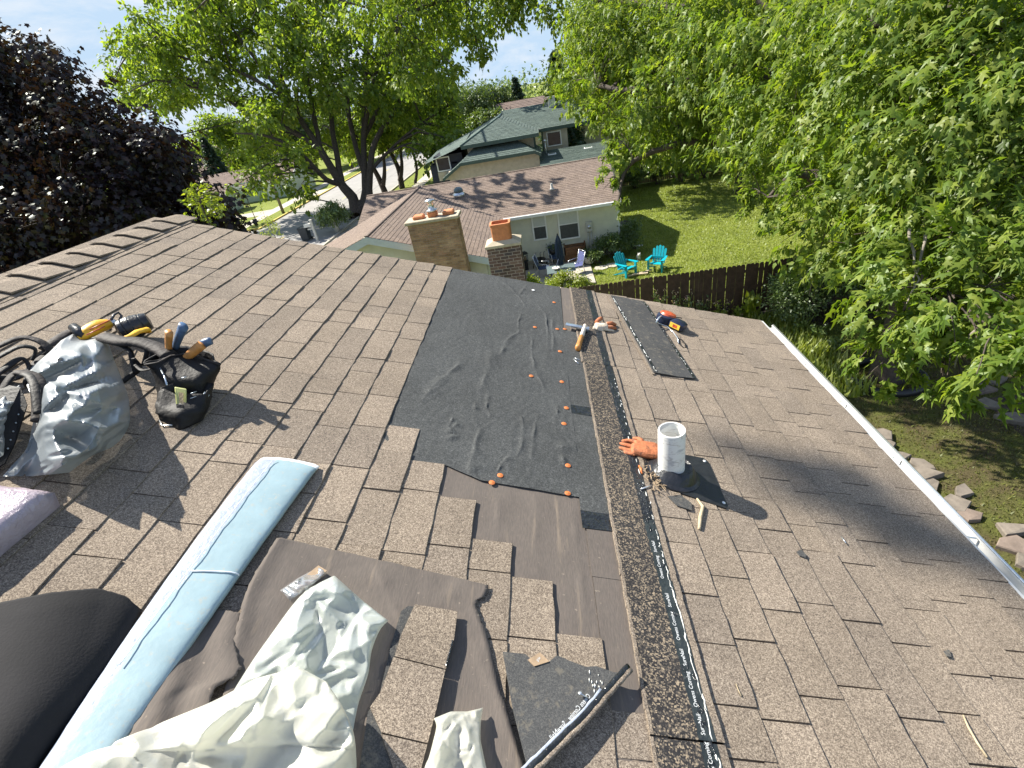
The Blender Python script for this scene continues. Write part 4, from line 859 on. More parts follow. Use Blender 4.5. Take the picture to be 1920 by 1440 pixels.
t = rt('power_tool', 'yellow and black power tool resting behind the grey plastic', 'power tool', 215, 620)
g = G(W); c = T3((243, 616, .06))[0]; ax = np.array(T3((262, 606, .085))[0]) - np.array(T3((222, 622, .055))[0]); 
g.lathe(np.array(c) - ax * 0.5, [(0.001, 0), (0.030, 0.0), (0.052, 0.012), (0.056, 0.03), (0.053, 0.034), (0.056, 0.038), (0.056, 0.06), (0.053, 0.064), (0.055, 0.07), (0.050, 0.10), (0.046, 0.105), (0.048, 0.11), (0.040, 0.135), (0.001, 0.14)], 28, ax); smooth_angle(g.build('motor_housing', 'rubber', t), 25)
g = G(W); g.lathe(np.array(c) - ax * 0.5, [(0.0575, 0.042), (0.0585, 0.044), (0.0585, 0.056), (0.0575, 0.058)], 28, ax); g.build('band', 'tan_strap', t, True)
g = G(W); g.tube(cr_interp(np.array(T3((205, 607, .07), (185, 612, .08), (165, 622, .07), (150, 632, .05)))[:, None], 12)[:, 0], [.022, .03, .034, .035, .036, .036, .036, .035, .034, .032, .03, .028], 12, flat=0.8); smooth_angle(g.build('body', 'yellow_plastic', t), 40)
g = G(W); g.tube(T3((142, 617, .08), (136, 612, .085), (150, 624, .07), (160, 630, .06)), [.014, .02, .024, .02], 10); g.build('grip_end', 'rubber', t, True)
g = G(W); g.tube(T3((228, 636, .10), (245, 630, .105), (258, 622, .10), (276, 618, .085), (279, 624, .07)), [.012, .014, .016, .020, .017], 10, flat=0.6); smooth_angle(g.build('handle', 'yellow_plastic', t), 40)
g = G(W); g.tube(T3((208, 600, .09), (214, 590, .10), (222, 586, .10), (228, 592, .09), (222, 604, .07)), .006, 8); g.build('cord', 'dark_steel', t, True)
g = G(W); g.ball((*uso(210, 606, .07), .07), (.024, .022, .02), 12); g.ball((*uso(202, 618, .05), .05), (.02, .018, .016), 10); g.build('gear_head', 'bright_metal', t, True)
for k, (a, b) in enumerate((((168, 618), (206, 600)), ((162, 628), (196, 612)))):
    g = G(W); g.tube(T3((*a, .107), ((a[0] + b[0]) / 2, (a[1] + b[1]) / 2, .113), (*b, .098)), .0028, 6); g.build('trim_stripe', 'red_plastic', t, True)

def hg(a, b, us):
    side = np.clip(a / 0.35, 0, 1) ** 0.6 * (1 - 0.45 * np.clip((a - 0.75) / 0.25, 0, 1) ** 2); end = np.clip(b / 0.15, 0.25, 1) ** 0.5 * np.clip((1 - b) / 0.30, 0, 1) ** 0.7
    return 0.022 + 0.10 * side * end + 0.066 * crumple(us, 2.8, 57, 3) * np.clip(side * end + 0.25, 0, 1)
t = roof_sheet('grey_tarp', [[(96, 660), (120, 630), (140, 621), (165, 634), (196, 628), (206, 650)], [(58, 690), (110, 660), (180, 650), (216, 680)], [(50, 720), (120, 700), (238, 735)], [(66, 760), (150, 760), (243, 765)], [(60, 800), (150, 800), (241, 800)], [(50, 840), (120, 840), (215, 835)], [(25, 870), (100, 870), (172, 855)], [(5, 893), (60, 893), (130, 886)]], 84, 90, hg, 'grey_plastic', None)
tag(t, 'crumpled translucent grey plastic sheet covering the tools at the upper left', 'plastic sheeting')
t = roof_sheet('grey_tarp', [[(-60, 745), (0, 745), (36, 722)], [(-60, 780), (0, 770), (32, 745)], [(-60, 830), (-20, 815), (12, 790)], [(-60, 870), (-10, 865), (8, 855)]], 26, 26, lambda a, b, us: 0.04 + 0.08 * env(a, b, .4) + 0.05 * crumple(us, 5, 12, 3), 'grey_plastic', None)
tag(t, 'small grey plastic fold at the left edge beside the studded leather flap', 'plastic sheeting')

# litter
g = G(W); cx = uso(1232, 890)
for k in range(95):
    x, y = rs.gauss(1229, 11), rs.gauss(889, 15)
    if x > 1238 and y < 905: x -= 14
    u, s = US(x, y, .014); a = rs.uniform(0, pi); l = rs.uniform(.012, .034); h = .013 + rs.uniform(0, .012); g.tube([(u, s, h), (u + l * cos(a), s + l * sin(a), h + rs.uniform(-.004, .006))], rs.uniform(.0011, .0024), 5)
tag(g.build('wood_chips', 'chips', None), 'scatter of thin wood chips and old nails around the vent pipe', 'debris', kind='stuff')
def stick(name, label, pts, r, mat, cat='twig', group=None):
    g = G(W); g.tube(T3(*pts), r, 7); return tag(g.build(name, mat, None, True), label, cat, group)
stick('twig', 'pale curved twig on the shingles at the lower right', ((1806, 1341, .012), (1815, 1362, .014), (1832, 1392, .014), (1851, 1420, .012)), [.0022, .003, .003, .0036], 'twig')
stick('twig', 'short pale straw beside the printed nailing strip', ((1380, 1282, .012), (1384, 1293, .013), (1390, 1305, .012)), [.0012, .0014, .0024], 'twig')
stick('long_nail', 'bright nail lying on the dark underlayment strip below the hammer', ((1075, 673, .010), (1085, 682, .010)), .0026, 'bright_metal', 'nail')
stick('long_nail', 'second pale nail crossing the dark strip, nearer the starter edge', ((1077, 671, .011), (1087, 675, .011)), .0022, 'bright_metal', 'nail')
stick('long_nail', 'galvanised nail pointing at the wood chips under the vent pipe', ((1202, 917, .018), (1222, 910, .020)), .0032, 'bright_metal', 'nail')
stick('bark_strip', 'pale splinter of wood below the vent pipe flashing', ((1307, 935, .013), (1318, 950, .015), (1313, 970, .014), (1311, 992, .012)), [.004, .007, .008, .006], 'twig', 'splinter')
def scrap(label, poly, mat='tar'):
    return tag(pxprism('tar_scrap', poly, 0.011, 0.015, mat, None), label, 'tar scrap')
scrap('black tar scrap just below the vent pipe boot', [(1252, 930), (1275, 928), (1296, 942), (1298, 957), (1270, 948)], 'shingle_back')
scrap('small dark tar lump between two courses in the right field', [(1494, 1034), (1502, 1030), (1512, 1040), (1510, 1046), (1500, 1042)], 'shingle_back')
scrap('small dark scrap at the far right of the shingles', [(1770, 1220), (1780, 1218), (1784, 1232), (1776, 1230)], 'shingle_back')
stick('roofing_nail', 'small nail with a cast shadow on the right hand shingles', ((1577, 1006, .012), (1586, 1018, .016)), .0024, 'bright_metal', 'nail')
g = G(W); g.ball((*uso(1202, 880, .02), .02), (.014, .006, .005), 8); g.tube(T3((1198, 873, .02), (1204, 888, .018)), .004, 6); tag(g.build('plastic_clip', 'cap_orange', None, True), 'tiny bright orange plastic clip among the wood chips', 'clip')

# ------------------------------------------------------------ ground, streets, paths
def sheet(name, poly, z, mat, kind='structure'):
    return tag(mesh(name, [(x, y, z) for x, y in poly], [tuple(range(len(poly)))], mat), kind=kind)
V = []; n = 60; xs = np.linspace(-500, 500, n + 1); ys = np.linspace(-150, 850, n + 1)
g = G(); g.add([(x, y, 0) for y in ys for x in xs], [(j * (n + 1) + i, j * (n + 1) + i + 1, (j + 1) * (n + 1) + i + 1, (j + 1) * (n + 1) + i) for j in range(n) for i in range(n)]); tag(g.build('lawn', 'lawn'), kind='structure')
sheet('street', [(-26.6, -60), (-16.4, -60), (-16.4, 300), (-26.6, 300)], 0.006, 'asphalt')
sheet('side_street', [(-120, 33), (-26.6, 33), (-26.6, 46), (-120, 46)], 0.006, 'asphalt')
g = G(); g.box((-26.78, 46.2, 0), (-26.6, 300, 0.13)); g.box((-120, 46.0, 0), (-26.6, 46.18, 0.13)); g.box((-26.78, -60, 0), (-26.6, 33, 0.13)); tag(g.build('kerb', 'paint_yellow'), kind='structure')
g = G(); g.box((-16.4, -60, 0), (-16.22, 300, 0.13)); tag(g.build('kerb', 'sidewalk'), kind='structure')
sheet('pavement', [(-30.6, 47.2), (-29.0, 47.2), (-29.0, 300), (-30.6, 300)], 0.010, 'sidewalk')
sheet('pavement', [(-120, 47.2), (-30.6, 47.2), (-30.6, 48.8), (-120, 48.8)], 0.010, 'sidewalk')
sheet('pavement', [(-14.2, 43), (-12.8, 43), (-12.8, 300), (-14.2, 300)], 0.010, 'sidewalk')
sheet('driveway', [(-16.2, 36.2), (-11.0, 36.2), (-11.0, 43), (-16.2, 43)], 0.014, 'concrete')
sheet('driveway', [(-46, 54.0), (-30.6, 54.0), (-30.6, 57), (-46, 57)], 0.014, 'concrete')
sheet('driveway', [(-30.6, 62.5), (-26.8, 62.5), (-26.8, 66.5), (-30.6, 66.5)], 0.014, 'concrete')
for i in range(16): sheet('road_marking', [(-21.98 , 20 + i * 9), (-21.86, 20 + i * 9), (-21.86, 23 + i * 9), (-21.98, 23 + i * 9)], 0.011, 'paint_yellow')
sheet('road_marking', [(-28.6, 34), (-28.2, 34), (-28.2, 45.6), (-28.6, 45.6)], 0.011, 'paint_white')
g = G(); g.box((-2.4, 20.7, 0), (1.72, 24.4, 0.07)); tag(g.build('patio', 'concrete'), kind='structure')
sheet('planting_bed', [(2.6, -3), (6.5, -3), (6.7, 6), (6.5, 9), (5.9, 12.5), (2.6, 12.5)], 0.012, 'soil')
sheet('planting_bed', [(9.6, 4), (14, 4), (14, 10.6), (9.5, 10.0), (9.3, 8.4), (9.9, 7.4)], 0.012, 'soil')
sheet('planting_bed', [(-1, 15.2), (10, 14.4), (10, 16.2), (-1, 16.2)], 0.010, 'soil')
# grass blades where the lawn is near enough to show them
r = np.random.default_rng(5)
def blades(name, n, fn, hgt):
    x, y = fn(n); n = len(x); a = r.uniform(0, 2 * pi, n); h = hgt * r.uniform(0.5, 1.3, n); w = 0.012 + 0.1 * h; lx, ly = np.cos(a), np.sin(a); t = r.uniform(0.1, 0.9, n) * h
    V = np.empty((n, 3, 3)); V[:, 0] = np.stack([x - ly * w, y + lx * w, np.zeros(n)], 1); V[:, 1] = np.stack([x + ly * w, y - lx * w, np.zeros(n)], 1); V[:, 2] = np.stack([x + lx * t, y + ly * t, h], 1)
    return tag(tri_mesh(name, V.reshape(-1, 3), np.arange(3 * n).reshape(-1, 3), 'grass_blade'), kind='stuff')
def reg1(n):
    x = r.uniform(1.6, 13, n); y = r.uniform(16.3, 38, n); k = ~((x < 3.4) & (y > 24.2)); return x[k], y[k]
def reg2(n):
    x = r.uniform(6.4, 15, n); y = r.uniform(4, 15.6, n); return x, y
blades('grass', 90000, reg1, 0.065); blades('grass', 30000, reg2, 0.05).data.materials[0] = MATS['grass_dry']
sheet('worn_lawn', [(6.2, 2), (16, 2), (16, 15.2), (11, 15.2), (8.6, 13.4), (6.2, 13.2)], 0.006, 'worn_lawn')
def reg3(n):
    x = r.uniform(4.2, 7.6, n); y = r.uniform(10.6, 15.4, n); return x, y
blades('tall_grass', 5000, reg3, 0.34)

# ------------------------------------------------------------ building helpers
def clip(poly, nrm, d):
    out = []; n = len(poly)
    for i in range(n):
        a, b = poly[i], poly[(i + 1) % n]; da, db = a @ nrm - d, b @ nrm - d
        if da >= 0: out.append(a)
        if (da >= 0) != (db >= 0): out.append(a + (b - a) * (da / (da - db)))
    return out
def roof_plane(name, poly, mat, parent, exp=0.16, cell=0.42, lift=0.010, seed=0):
    """roof slope laid in real courses of overlapping pieces"""
    P = [np.array(p, float) for p in poly]; N = np.zeros(3)
    for i in range(len(P)): N += np.cross(P[i], P[(i + 1) % len(P)])
    N /= np.linalg.norm(N)
    if N[2] < 0: N = -N
    d = np.array([0, 0, -1.0]) - N * (-N[2]); d /= np.linalg.norm(d); c = np.cross(N, d); g = G(); rr = random.Random(seed)
    t0 = min(p @ d for p in P); t1 = max(p @ d for p in P); k = 0; t = t1
    while t > t0:
        a = t - exp; S = clip(clip(P, d, a), -d, -t)
        if len(S) >= 3:
            c0 = min(p @ c for p in S); c1 = max(p @ c for p in S); q = c0 - rr.random() * cell
            while q < c1:
                e = q + cell * rr.choice([0.5, 0.75, 1.0, 1.25]); Q = clip(clip(S, c, q), -c, -e)
                if len(Q) >= 3:
                    L_ = lift * rr.uniform(0.7, 1.2); top = [p + N * (0.003 + L_ * (p @ d - a) / exp) for p in Q]; g.add(top, [tuple(range(len(top)))])
                    for i in range(len(Q)):
                        j = (i + 1) % len(Q)
                        if abs(Q[i] @ d - t) < 1e-6 and abs(Q[j] @ d - t) < 1e-6: g.add([top[i], top[j], Q[j], Q[i]], [(0, 1, 2, 3)])
                q = e
        t = a; k += 1
    return tag(g.build(name, mat, parent, fix=False), kind='stuff')
def siding(parent, p0, p1, z0, z1, mat, exp=0.135, top=None):
    """lapped boards from p0 to p1 (outside on the right hand of that run); top(z) may shorten a board for a gable"""
    p0, p1 = np.array([*p0, 0.]), np.array([*p1, 0.]); d = (p1 - p0) / np.linalg.norm(p1 - p0); nrm = np.array([d[1], -d[0], 0]); z = z0; L_ = np.linalg.norm(p1 - p0)
    while z < z1 - 0.02:
        h = min(exp, z1 - z); a, b = (0, L_) if top is None else top(z + h * 0.5, L_)
        if b - a > 0.1:
            V = []
            for s in (a, b):
                q = p0 + d * s; V += [q + nrm * 0.004 + [0, 0, z], q + nrm * 0.050 + [0, 0, z], q + nrm * 0.010 + [0, 0, z + h + 0.012], q + nrm * 0.002 + [0, 0, z + h + 0.012]]
            mesh('siding_board', V, [(0, 1, 2, 3), (7, 6, 5, 4), (0, 4, 5, 1), (1, 5, 6, 2), (2, 6, 7, 3), (3, 7, 4, 0)], mat, parent)
        z += exp
def bx(name, a, b, mat, parent, r=0.0):
    g = G(); (g.bbox(a, b, r) if r else g.box(np.minimum(a, b), np.maximum(a, b))); return g.build(name, mat, parent)
def window(parent, x0, x1, z0, z1, y, split=True, frame='trim_white', low='screen', up='blind'):
    """window in a wall facing -Y"""
    w = 0.07; g = G(); g.box((x0 - w, y - 0.05, z0 - w), (x0, y - 0.0, z1 + w)); g.box((x1, y - 0.05, z0 - w), (x1 + w, y, z1 + w)); g.box((x0, y - 0.05, z1), (x1, y, z1 + w)); g.box((x0, y - 0.06, z0 - w), (x1, y, z0)); f = g.build('window', frame, parent)
    zm = (z0 + z1) / 2
    if split:
        bx('pane', (x0, y - 0.015, z0), (x1, y - 0.008, zm - 0.02), low, f); bx('pane', (x0, y - 0.022, zm + 0.02), (x1, y - 0.014, z1), up, f); bx('sash', (x0, y - 0.035, zm - 0.02), (x1, y - 0.004, zm + 0.02), frame, f)
    else: bx('pane', (x0, y - 0.015, z0), (x1, y - 0.008, z1), low, f)
    return f

# ------------------------------------------------------------ neighbour's ranch house
ranch = thing('ranch_house', 'single storey cream house with a brown hipped shingle roof next door', 'house', (-3, 26, 0))
ZE, ZR, ZW = 2.57, 3.95, 4.06
bx('wall', (-9.4, 24.47, 0), (3.33, 31.8, 2.5), 'siding_cream', ranch); bx('wall', (-10.7, 18.37, 0), (-2.52, 24.6, 2.5), 'siding_cream', ranch)
siding(ranch, (-2.5, 24.45), (3.33, 24.45), 0.25, 2.48, 'siding_cream'); bx('corner_board', (3.27, 24.40, 0.1), (3.37, 24.47, 2.5), 'trim_white', ranch)
siding(ranch, (-10.7, 18.35), (-2.5, 18.35), 0.3, 3.9, 'siding_cream', top=lambda z, L_: (max(0, (z - 2.5) * 3 - 0.2), min(L_, L_ - max(0, (z - 2.5) * 3 - 0.2))))
siding(ranch, (3.35, 24.5), (3.35, 31.8), 0.25, 3.85, 'siding_cream', top=lambda z, L_: (max(0, (z - 2.5) * 2.7 - 0.3), min(L_, L_ - max(0, (z - 2.5) * 2.7 - 0.3))))
siding(ranch, (-2.5, 18.4), (-2.5, 24.4), 0.3, 2.48, 'siding_cream')
bx('foundation', (-2.5, 24.41, 0), (3.36, 24.6, 0.25), 'concrete', ranch)
roof_plane('roof_slope', [(-9.6, 28.1, ZR), (3.42, 28.1, ZR), (3.42, 24.0, ZE), (-2.1, 24.0, ZE), (-6.6, 28.1, ZR)][:1] and [(-6.6, 28.1, ZR), (3.42, 28.1, ZR), (3.42, 24.0, ZE), (-2.1, 24.0, ZE)], 'roof_brown', ranch, seed=1)
roof_plane('roof_slope', [(-6.6, 28.1, ZR), (-9.6, 28.1, ZR), (-9.6, 25.1, 2.94)], 'roof_brown', ranch, seed=2)
roof_plane('roof_slope', [(-9.6, 28.1, ZR), (3.42, 28.1, ZR), (3.42, 32.2, ZE), (-9.6, 32.2, ZE)], 'roof_brown', ranch, seed=3)
roof_plane('roof_slope', [(-6.6, 17.9, ZW), (-6.6, 28.05, ZW - 0.07), (-2.1, 24.0, ZE), (-2.1, 17.9, ZE)], 'roof_brown', ranch, seed=4)
roof_plane('roof_slope', [(-6.6, 17.9, ZW), (-6.6, 28.05, ZW - 0.07), (-11.1, 23.7, ZE), (-11.1, 17.9, ZE)], 'roof_brown', ranch, seed=5)
g = G(); g.tube([(-6.6, 17.9, ZW + 0.01), (-6.6, 28.05, ZW - 0.05)], 0.07, 8, flat=0.4); g.tube([(-9.6, 28.1, ZR + 0.01), (3.42, 28.1, ZR + 0.01)], 0.07, 8, flat=0.4); g.build('ridge_cap', 'roof_brown', ranch)
def board(parent, name, a, b, w, t, mat, out=(0, -1, 0)):
    a, b, o = np.array(a, float), np.array(b, float), np.array(out, float) * t; dn = np.array([0, 0, -w]); return mesh(name, [a, b, b + dn, a + dn, a + o, b + o, b + dn + o, a + dn + o], [(0, 1, 2, 3), (7, 6, 5, 4), (0, 4, 5, 1), (1, 5, 6, 2), (2, 6, 7, 3), (3, 7, 4, 0)], mat, parent)
board(ranch, 'rake_board', (-6.6, 17.93, ZW - 0.01), (-2.05, 17.93, ZE - 0.02), 0.26, 0.04, 'trim_blue'); board(ranch, 'rake_board', (-11.15, 17.93, ZE - 0.02), (-6.6, 17.93, ZW - 0.01), 0.26, 0.04, 'trim_blue')
board(ranch, 'rake_board', (3.40, 28.1, ZR - 0.01), (3.40, 24.0, ZE - 0.02), 0.2, 0.035, 'trim_white', (1, 0, 0)); board(ranch, 'rake_board', (3.40, 28.1, ZR - 0.01), (3.40, 32.2, ZE - 0.02), 0.2, 0.035, 'trim_white', (1, 0, 0))
mesh('rake_soffit', [(-6.6, 17.94, ZW - 0.05), (-2.1, 17.94, ZE - 0.06), (-2.1, 18.36, ZE - 0.06), (-6.6, 18.36, ZW - 0.05), (-11.1, 17.94, ZE - 0.06), (-11.1, 18.36, ZE - 0.06)], [(0, 1, 2, 3), (0, 3, 5, 4)], 'trim_white', ranch, fix=False)
bx('soffit', (-2.5, 24.02, ZE - 0.10), (3.38, 24.46, ZE - 0.08), 'trim_white', ranch)
bx('gutter', (-2.12, 23.90, ZE - 0.14), (3.44, 24.02, ZE + 0.005), 'trim_white', ranch, 0.015)
bx('gutter', (-11.22, 17.9, ZE - 0.14), (-11.10, 23.7, ZE + 0.005), 'trim_white', ranch, 0.015)
bx('downspout', (-2.46, 24.25, 0.2), (-2.36, 24.35, ZE - 0.1), 'trim_white', ranch)
YW = 24.39
for (l, t_, r_, b_) in ((1001, 410, 1022, 439), (1050, 401, 1082, 438)):
    a, b = far(l, t_, YW), far(r_, b_, YW); c = far((l + r_) / 2, (t_ + b_) / 2, YW); hw = (r_ - l) / 2 * 24.6 / FPX * 1.02; hh = 0.58 if l < 1040 else 0.66; window(ranch, c[0] - hw, c[0] + hw, c[2] - hh, c[2] + hh, YW - 0.01)
def on_front(px, py):                                # front slope of the ranch roof
    d = ray(px, py); nrm = np.array([0, -1 / 3, 1.0]); t = ((np.array([0, 24.0, ZE]) - EYE) @ nrm) / (d @ nrm); return EYE + d * t
c = on_front(861, 366); g = G(); g.lathe(c, [(0.32, -0.08), (0.32, 0.10), (0.24, 0.12), (0.24, 0.17)], 20); f = g.build('roof_vent', 'bright_metal', ranch, True)
g = G(); g.lathe(c, [(0.25, 0.17), (0.245, 0.25), (0.20, 0.34), (0.12, 0.39), (0.001, 0.41)], 20); g.build('dome', 'table_glass', f, True)
c = on_front(1035, 355); g = G(); g.lathe(c, [(0.16, -0.02), (0.09, 0.05), (0.06, 0.08), (0.06, 0.28), (0.001, 0.28)], 12); g.build('vent_stack', 'grey_box', ranch, True)
c = far(1104, 424, YW); mtr = bx('electric_meter', (c[0] - 0.16, YW - 0.20, c[2] - 0.22), (c[0] + 0.16, YW - 0.02, c[2] + 0.24), 'grey_box', ranch, 0.02)
g = G(); g.lathe((c[0], YW - 0.20, c[2] + 0.02), [(0.09, 0), (0.085, 0.05), (0.001, 0.07)], 14, (0, -1, 0)); g.build('meter_dial', 'bright_metal', mtr, True)
for dx in (-0.07, 0.09):
    g = G(); g.tube([(c[0] + dx, YW - 0.08, c[2] - 0.2), (c[0] + dx + 0.01, YW - 0.08, 0.1)], 0.035, 8); g.build('conduit', 'grey_box', mtr, True)
c2 = far(1117, 447, YW); g = G(); g.tube([(c2[0], YW - 0.06, c2[2] + 0.1), (c2[0], YW - 0.06, 0.1)], 0.03, 8); g.ball((c2[0], YW - 0.08, c2[2] + 0.1), 0.07, 8); g.build('gas_pipe', 'grey_box', ranch, True)

def brick_stack(parent, x0, x1, y0, y1, z0, z1, mat, mort, single_from=None, L_=0.205, H_=0.076, j=0.010, seed=1):
    """running-bond bricks on all four faces round a mortar core; those from single_from up are one object each"""
    bx('mortar_core', (x0 + 0.006, y0 + 0.006, z0), (x1 - 0.006, y1 - 0.006, z1), mort, parent); rr = random.Random(seed); g = G(); z = z1; k = 0
    while z > z0 + H_:
        for face in range(4):
            ln = (x1 - x0) if face % 2 == 0 else (y1 - y0) - 0.2; q = -(L_ / 2 if k % 2 else 0.0)
            while q < ln - 0.02:
                a, b = max(q, 0), min(q + L_ - j, ln)
                if b - a > 0.03:
                    pr = rr.uniform(-0.003, 0.004); lo, hi = z - H_ + j, z
                    if face == 0: A, B = (x0 + a, y0 - pr, lo), (x0 + b, y0 + 0.095, hi)
                    elif face == 2: A, B = (x0 + a, y1 - 0.095, lo), (x0 + b, y1 + pr, hi)
                    elif face == 1: A, B = (x1 - 0.095, y0 + 0.1 + a, lo), (x1 + pr, y0 + 0.1 + b, hi)
                    else: A, B = (x0 - pr, y0 + 0.1 + a, lo), (x0 + 0.095, y0 + 0.1 + b, hi)
                    if single_from is not None and z > single_from and face in (0, 1):
                        h_ = G(); h_.box(A, B); h_.build('brick', mat, parent, fix=False)
                    else: g.box(A, B)
                q += L_
        z -= H_; k += 1
    if g.n: tag(g.build('brickwork', mat, parent, fix=False), kind='stuff')
ch = thing('chimney', 'broad tan brick chimney with three clay pots, beside the brown roof', 'chimney', (-3.92, 17.55, 0))
brick_stack(ch, -4.80, -3.06, 17.2, 17.86, 0, 4.36, 'brick_tan', 'mortar', None, 0.21, 0.073, 0.009, 3)
bx('chimney_cap', (-4.88, 17.12, 4.36), (-2.98, 17.94, 4.47), 'chimney_cap', ch, 0.02)
for x, h, kk in ((-4.42, 0.13, 0), (-3.92, 0.20, 1), (-3.36, 0.15, 2)):
    g = G(); w = 0.19 if kk != 1 else 0.16; g.bbox((x - w, 17.55 - w, 4.46), (x + w, 17.55 + w, 4.46 + h), 0.03); pot = g.build('chimney_pot', 'terracotta', ch)
    if kk == 1:
        g = G(); g.lathe((x, 17.55, 4.46 + h), [(0.20, 0), (0.20, 0.04), (0.11, 0.06), (0.11, 0.30), (0.17, 0.31), (0.17, 0.36), (0.001, 0.40)], 18); g.build('flue_cap', 'bright_metal', pot, True)
ch = thing('chimney', 'dark mottled brick chimney topped by one large orange clay flue', 'chimney', (-1.15, 12.3, 0))
brick_stack(ch, -1.57, -0.745, 12.0, 12.62, 0, 4.62, 'brick_dark', 'mortar_dark', 3.0, 0.205, 0.0785, 0.017, 4)
g = G(); V = [(-1.60, 11.97, 4.62), (-0.715, 11.97, 4.62), (-0.715, 12.65, 4.62), (-1.60, 12.65, 4.62), (-1.60, 11.97, 4.68), (-0.715, 11.97, 4.68), (-0.715, 12.65, 4.68), (-1.60, 12.65, 4.68), (-1.42, 12.1, 4.76), (-0.9, 12.1, 4.76), (-0.9, 12.52, 4.76), (-1.42, 12.52, 4.76)]
g.add(V, [(3, 2, 1, 0)] + [(i, (i + 1) % 4, 4 + (i + 1) % 4, 4 + i) for i in range(4)] + [(4 + i, 4 + (i + 1) % 4, 8 + (i + 1) % 4, 8 + i) for i in range(4)] + [(8, 9, 10, 11)]); g.build('chimney_cap', 'chimney_cap', ch)
V = []; F = []
def rrect(hw, hd, r, z, k=6):
    o = []
    for cx_, cy_, a0 in ((hw - r, hd - r, 0), (-hw + r, hd - r, pi / 2), (-hw + r, -hd + r, pi), (hw - r, -hd + r, 1.5 * pi)):
        for i in range(k + 1): a = a0 + pi / 2 * i / k; o.append((-1.17 + cx_ + r * cos(a), 12.3 + cy_ + r * sin(a), z))
    return o
rings = [rrect(.235, .20, .08, 4.70), rrect(.24, .205, .08, 5.10), rrect(.252, .217, .085, 5.11), rrect(.252, .217, .085, 5.15), rrect(.205, .17, .06, 5.155), rrect(.20, .165, .06, 4.8)]
m = len(rings[0]); V = [p for q in rings for p in q]; F = [(i * m + j, i * m + (j + 1) % m, (i + 1) * m + (j + 1) % m, (i + 1) * m + j) for i in range(5) for j in range(m)] + [tuple(range(5 * m, 6 * m))]
smooth_angle(mesh('flue', V, F, 'terracotta', ch), 40)

# ------------------------------------------------------------ green roofed house behind it
h2 = thing('split_level_house', 'tan two storey house with dark green hipped roofs behind the brown roof', 'house', (-3, 38, 0))
bx('wall', (-6.1, 34.75, 0), (-0.1, 39, 3.6), 'stucco', h2); mesh('gable_wall', [(-6.1, 34.72, 3.4), (-0.1, 34.72, 3.4), (-0.1, 34.72, 3.75), (-0.5, 34.72, 3.98), (-5.0, 34.72, 4.02), (-6.1, 34.72, 3.5)], [tuple(range(6))], 'stucco', h2, fix=False)
roof_plane('roof_slope', [(-5.15, 34.4, 4.05), (-0.36, 34.4, 4.05), (-1.5, 36.0, 4.72), (-4.2, 36.0, 4.72)], 'roof_green', h2, 0.2, 0.5, 0.02, 11)
roof_plane('roof_slope', [(-6.5, 34.4, 3.3), (-5.15, 34.4, 4.05), (-4.2, 36.0, 4.72), (-4.2, 38, 4.72), (-6.5, 38, 3.3)], 'roof_green', h2, 0.2, 0.5, 0.02, 12)
roof_plane('roof_slope', [(0.05, 34.4, 3.82), (-0.36, 34.4, 4.05), (-1.5, 36.0, 4.72), (-1.5, 38, 4.72), (0.05, 38, 3.82)], 'roof_green', h2, 0.2, 0.5, 0.02, 13)
for a, b in (((-5.15, 34.38, 4.05), (-0.36, 34.38, 4.05)), ((-6.5, 34.38, 3.3), (-5.15, 34.38, 4.05)), ((-0.36, 34.38, 4.05), (0.05, 34.38, 3.82))): board(h2, 'fascia', a, b, 0.17, 0.04, 'trim_green')
bx('upper_wall', (-4.75, 36.0, 3.6), (-0.25, 44, 4.9), 'stucco', h2); bx('corner_board', (-0.34, 35.96, 3.9), (-0.22, 36.0, 4.9), 'trim_green', h2)
AP = (-2.6, 38.6, 6.0)
roof_plane('roof_slope', [(-5.05, 35.3, 4.93), (0.05, 35.3, 4.93), AP], 'roof_green', h2, 0.2, 0.5, 0.02, 14)
roof_plane('roof_slope', [(-5.05, 35.3, 4.93), AP, (-2.6, 44.5, 6.0), (-8.4, 44.5, 4.0), (-8.4, 38.6, 4.0)], 'roof_green', h2, 0.2, 0.5, 0.02, 15)
roof_plane('roof_slope', [(0.05, 35.3, 4.93), AP, (-2.6, 41.8, 6.0), (0.05, 38.2, 4.95)], 'roof_green', h2, 0.2, 0.5, 0.02, 16)
roof_plane('roof_slope', [(-2.6, 42.6, 6.2), (3.6, 42.6, 6.2), (3.6, 38.2, 4.9), (0.05, 38.2, 4.9), (-2.6, 40.6, 5.6)], 'roof_green', h2, 0.2, 0.5, 0.02, 17)
for a, b in (((-5.05, 35.28, 4.93), (0.05, 35.28, 4.93)), ((0.05, 38.18, 4.9), (3.6, 38.18, 4.9))): board(h2, 'fascia', a, b, 0.2, 0.05, 'trim_green')
g = G(); g.tube([(-5.05, 35.3, 4.95), AP, (-2.6, 44.5, 6.02)], 0.07, 6); g.build('hip_cap', 'trim_green', h2)
bx('bay_wall', (0.3, 38.4, 2.2), (2.0, 42, 4.85), 'stucco', h2); window(h2, 0.62, 1.5, 3.75, 4.55, 38.39, False, low='glass_dark'); bx('bay_trim', (0.2, 38.34, 2.2), (0.32, 38.42, 4.85), 'trim_green', h2)
bx('side_wall', (-7.5, 36.2, 0), (-5.6, 40, 4.0), 'siding_dark', h2); siding(h2, (-7.5, 36.18), (-6.0, 36.18), 0.3, 4.0, 'siding_dark', 0.2); window(h2, -6.95, -6.15, 3.6, 4.35, 36.15, False, low='glass_dark')
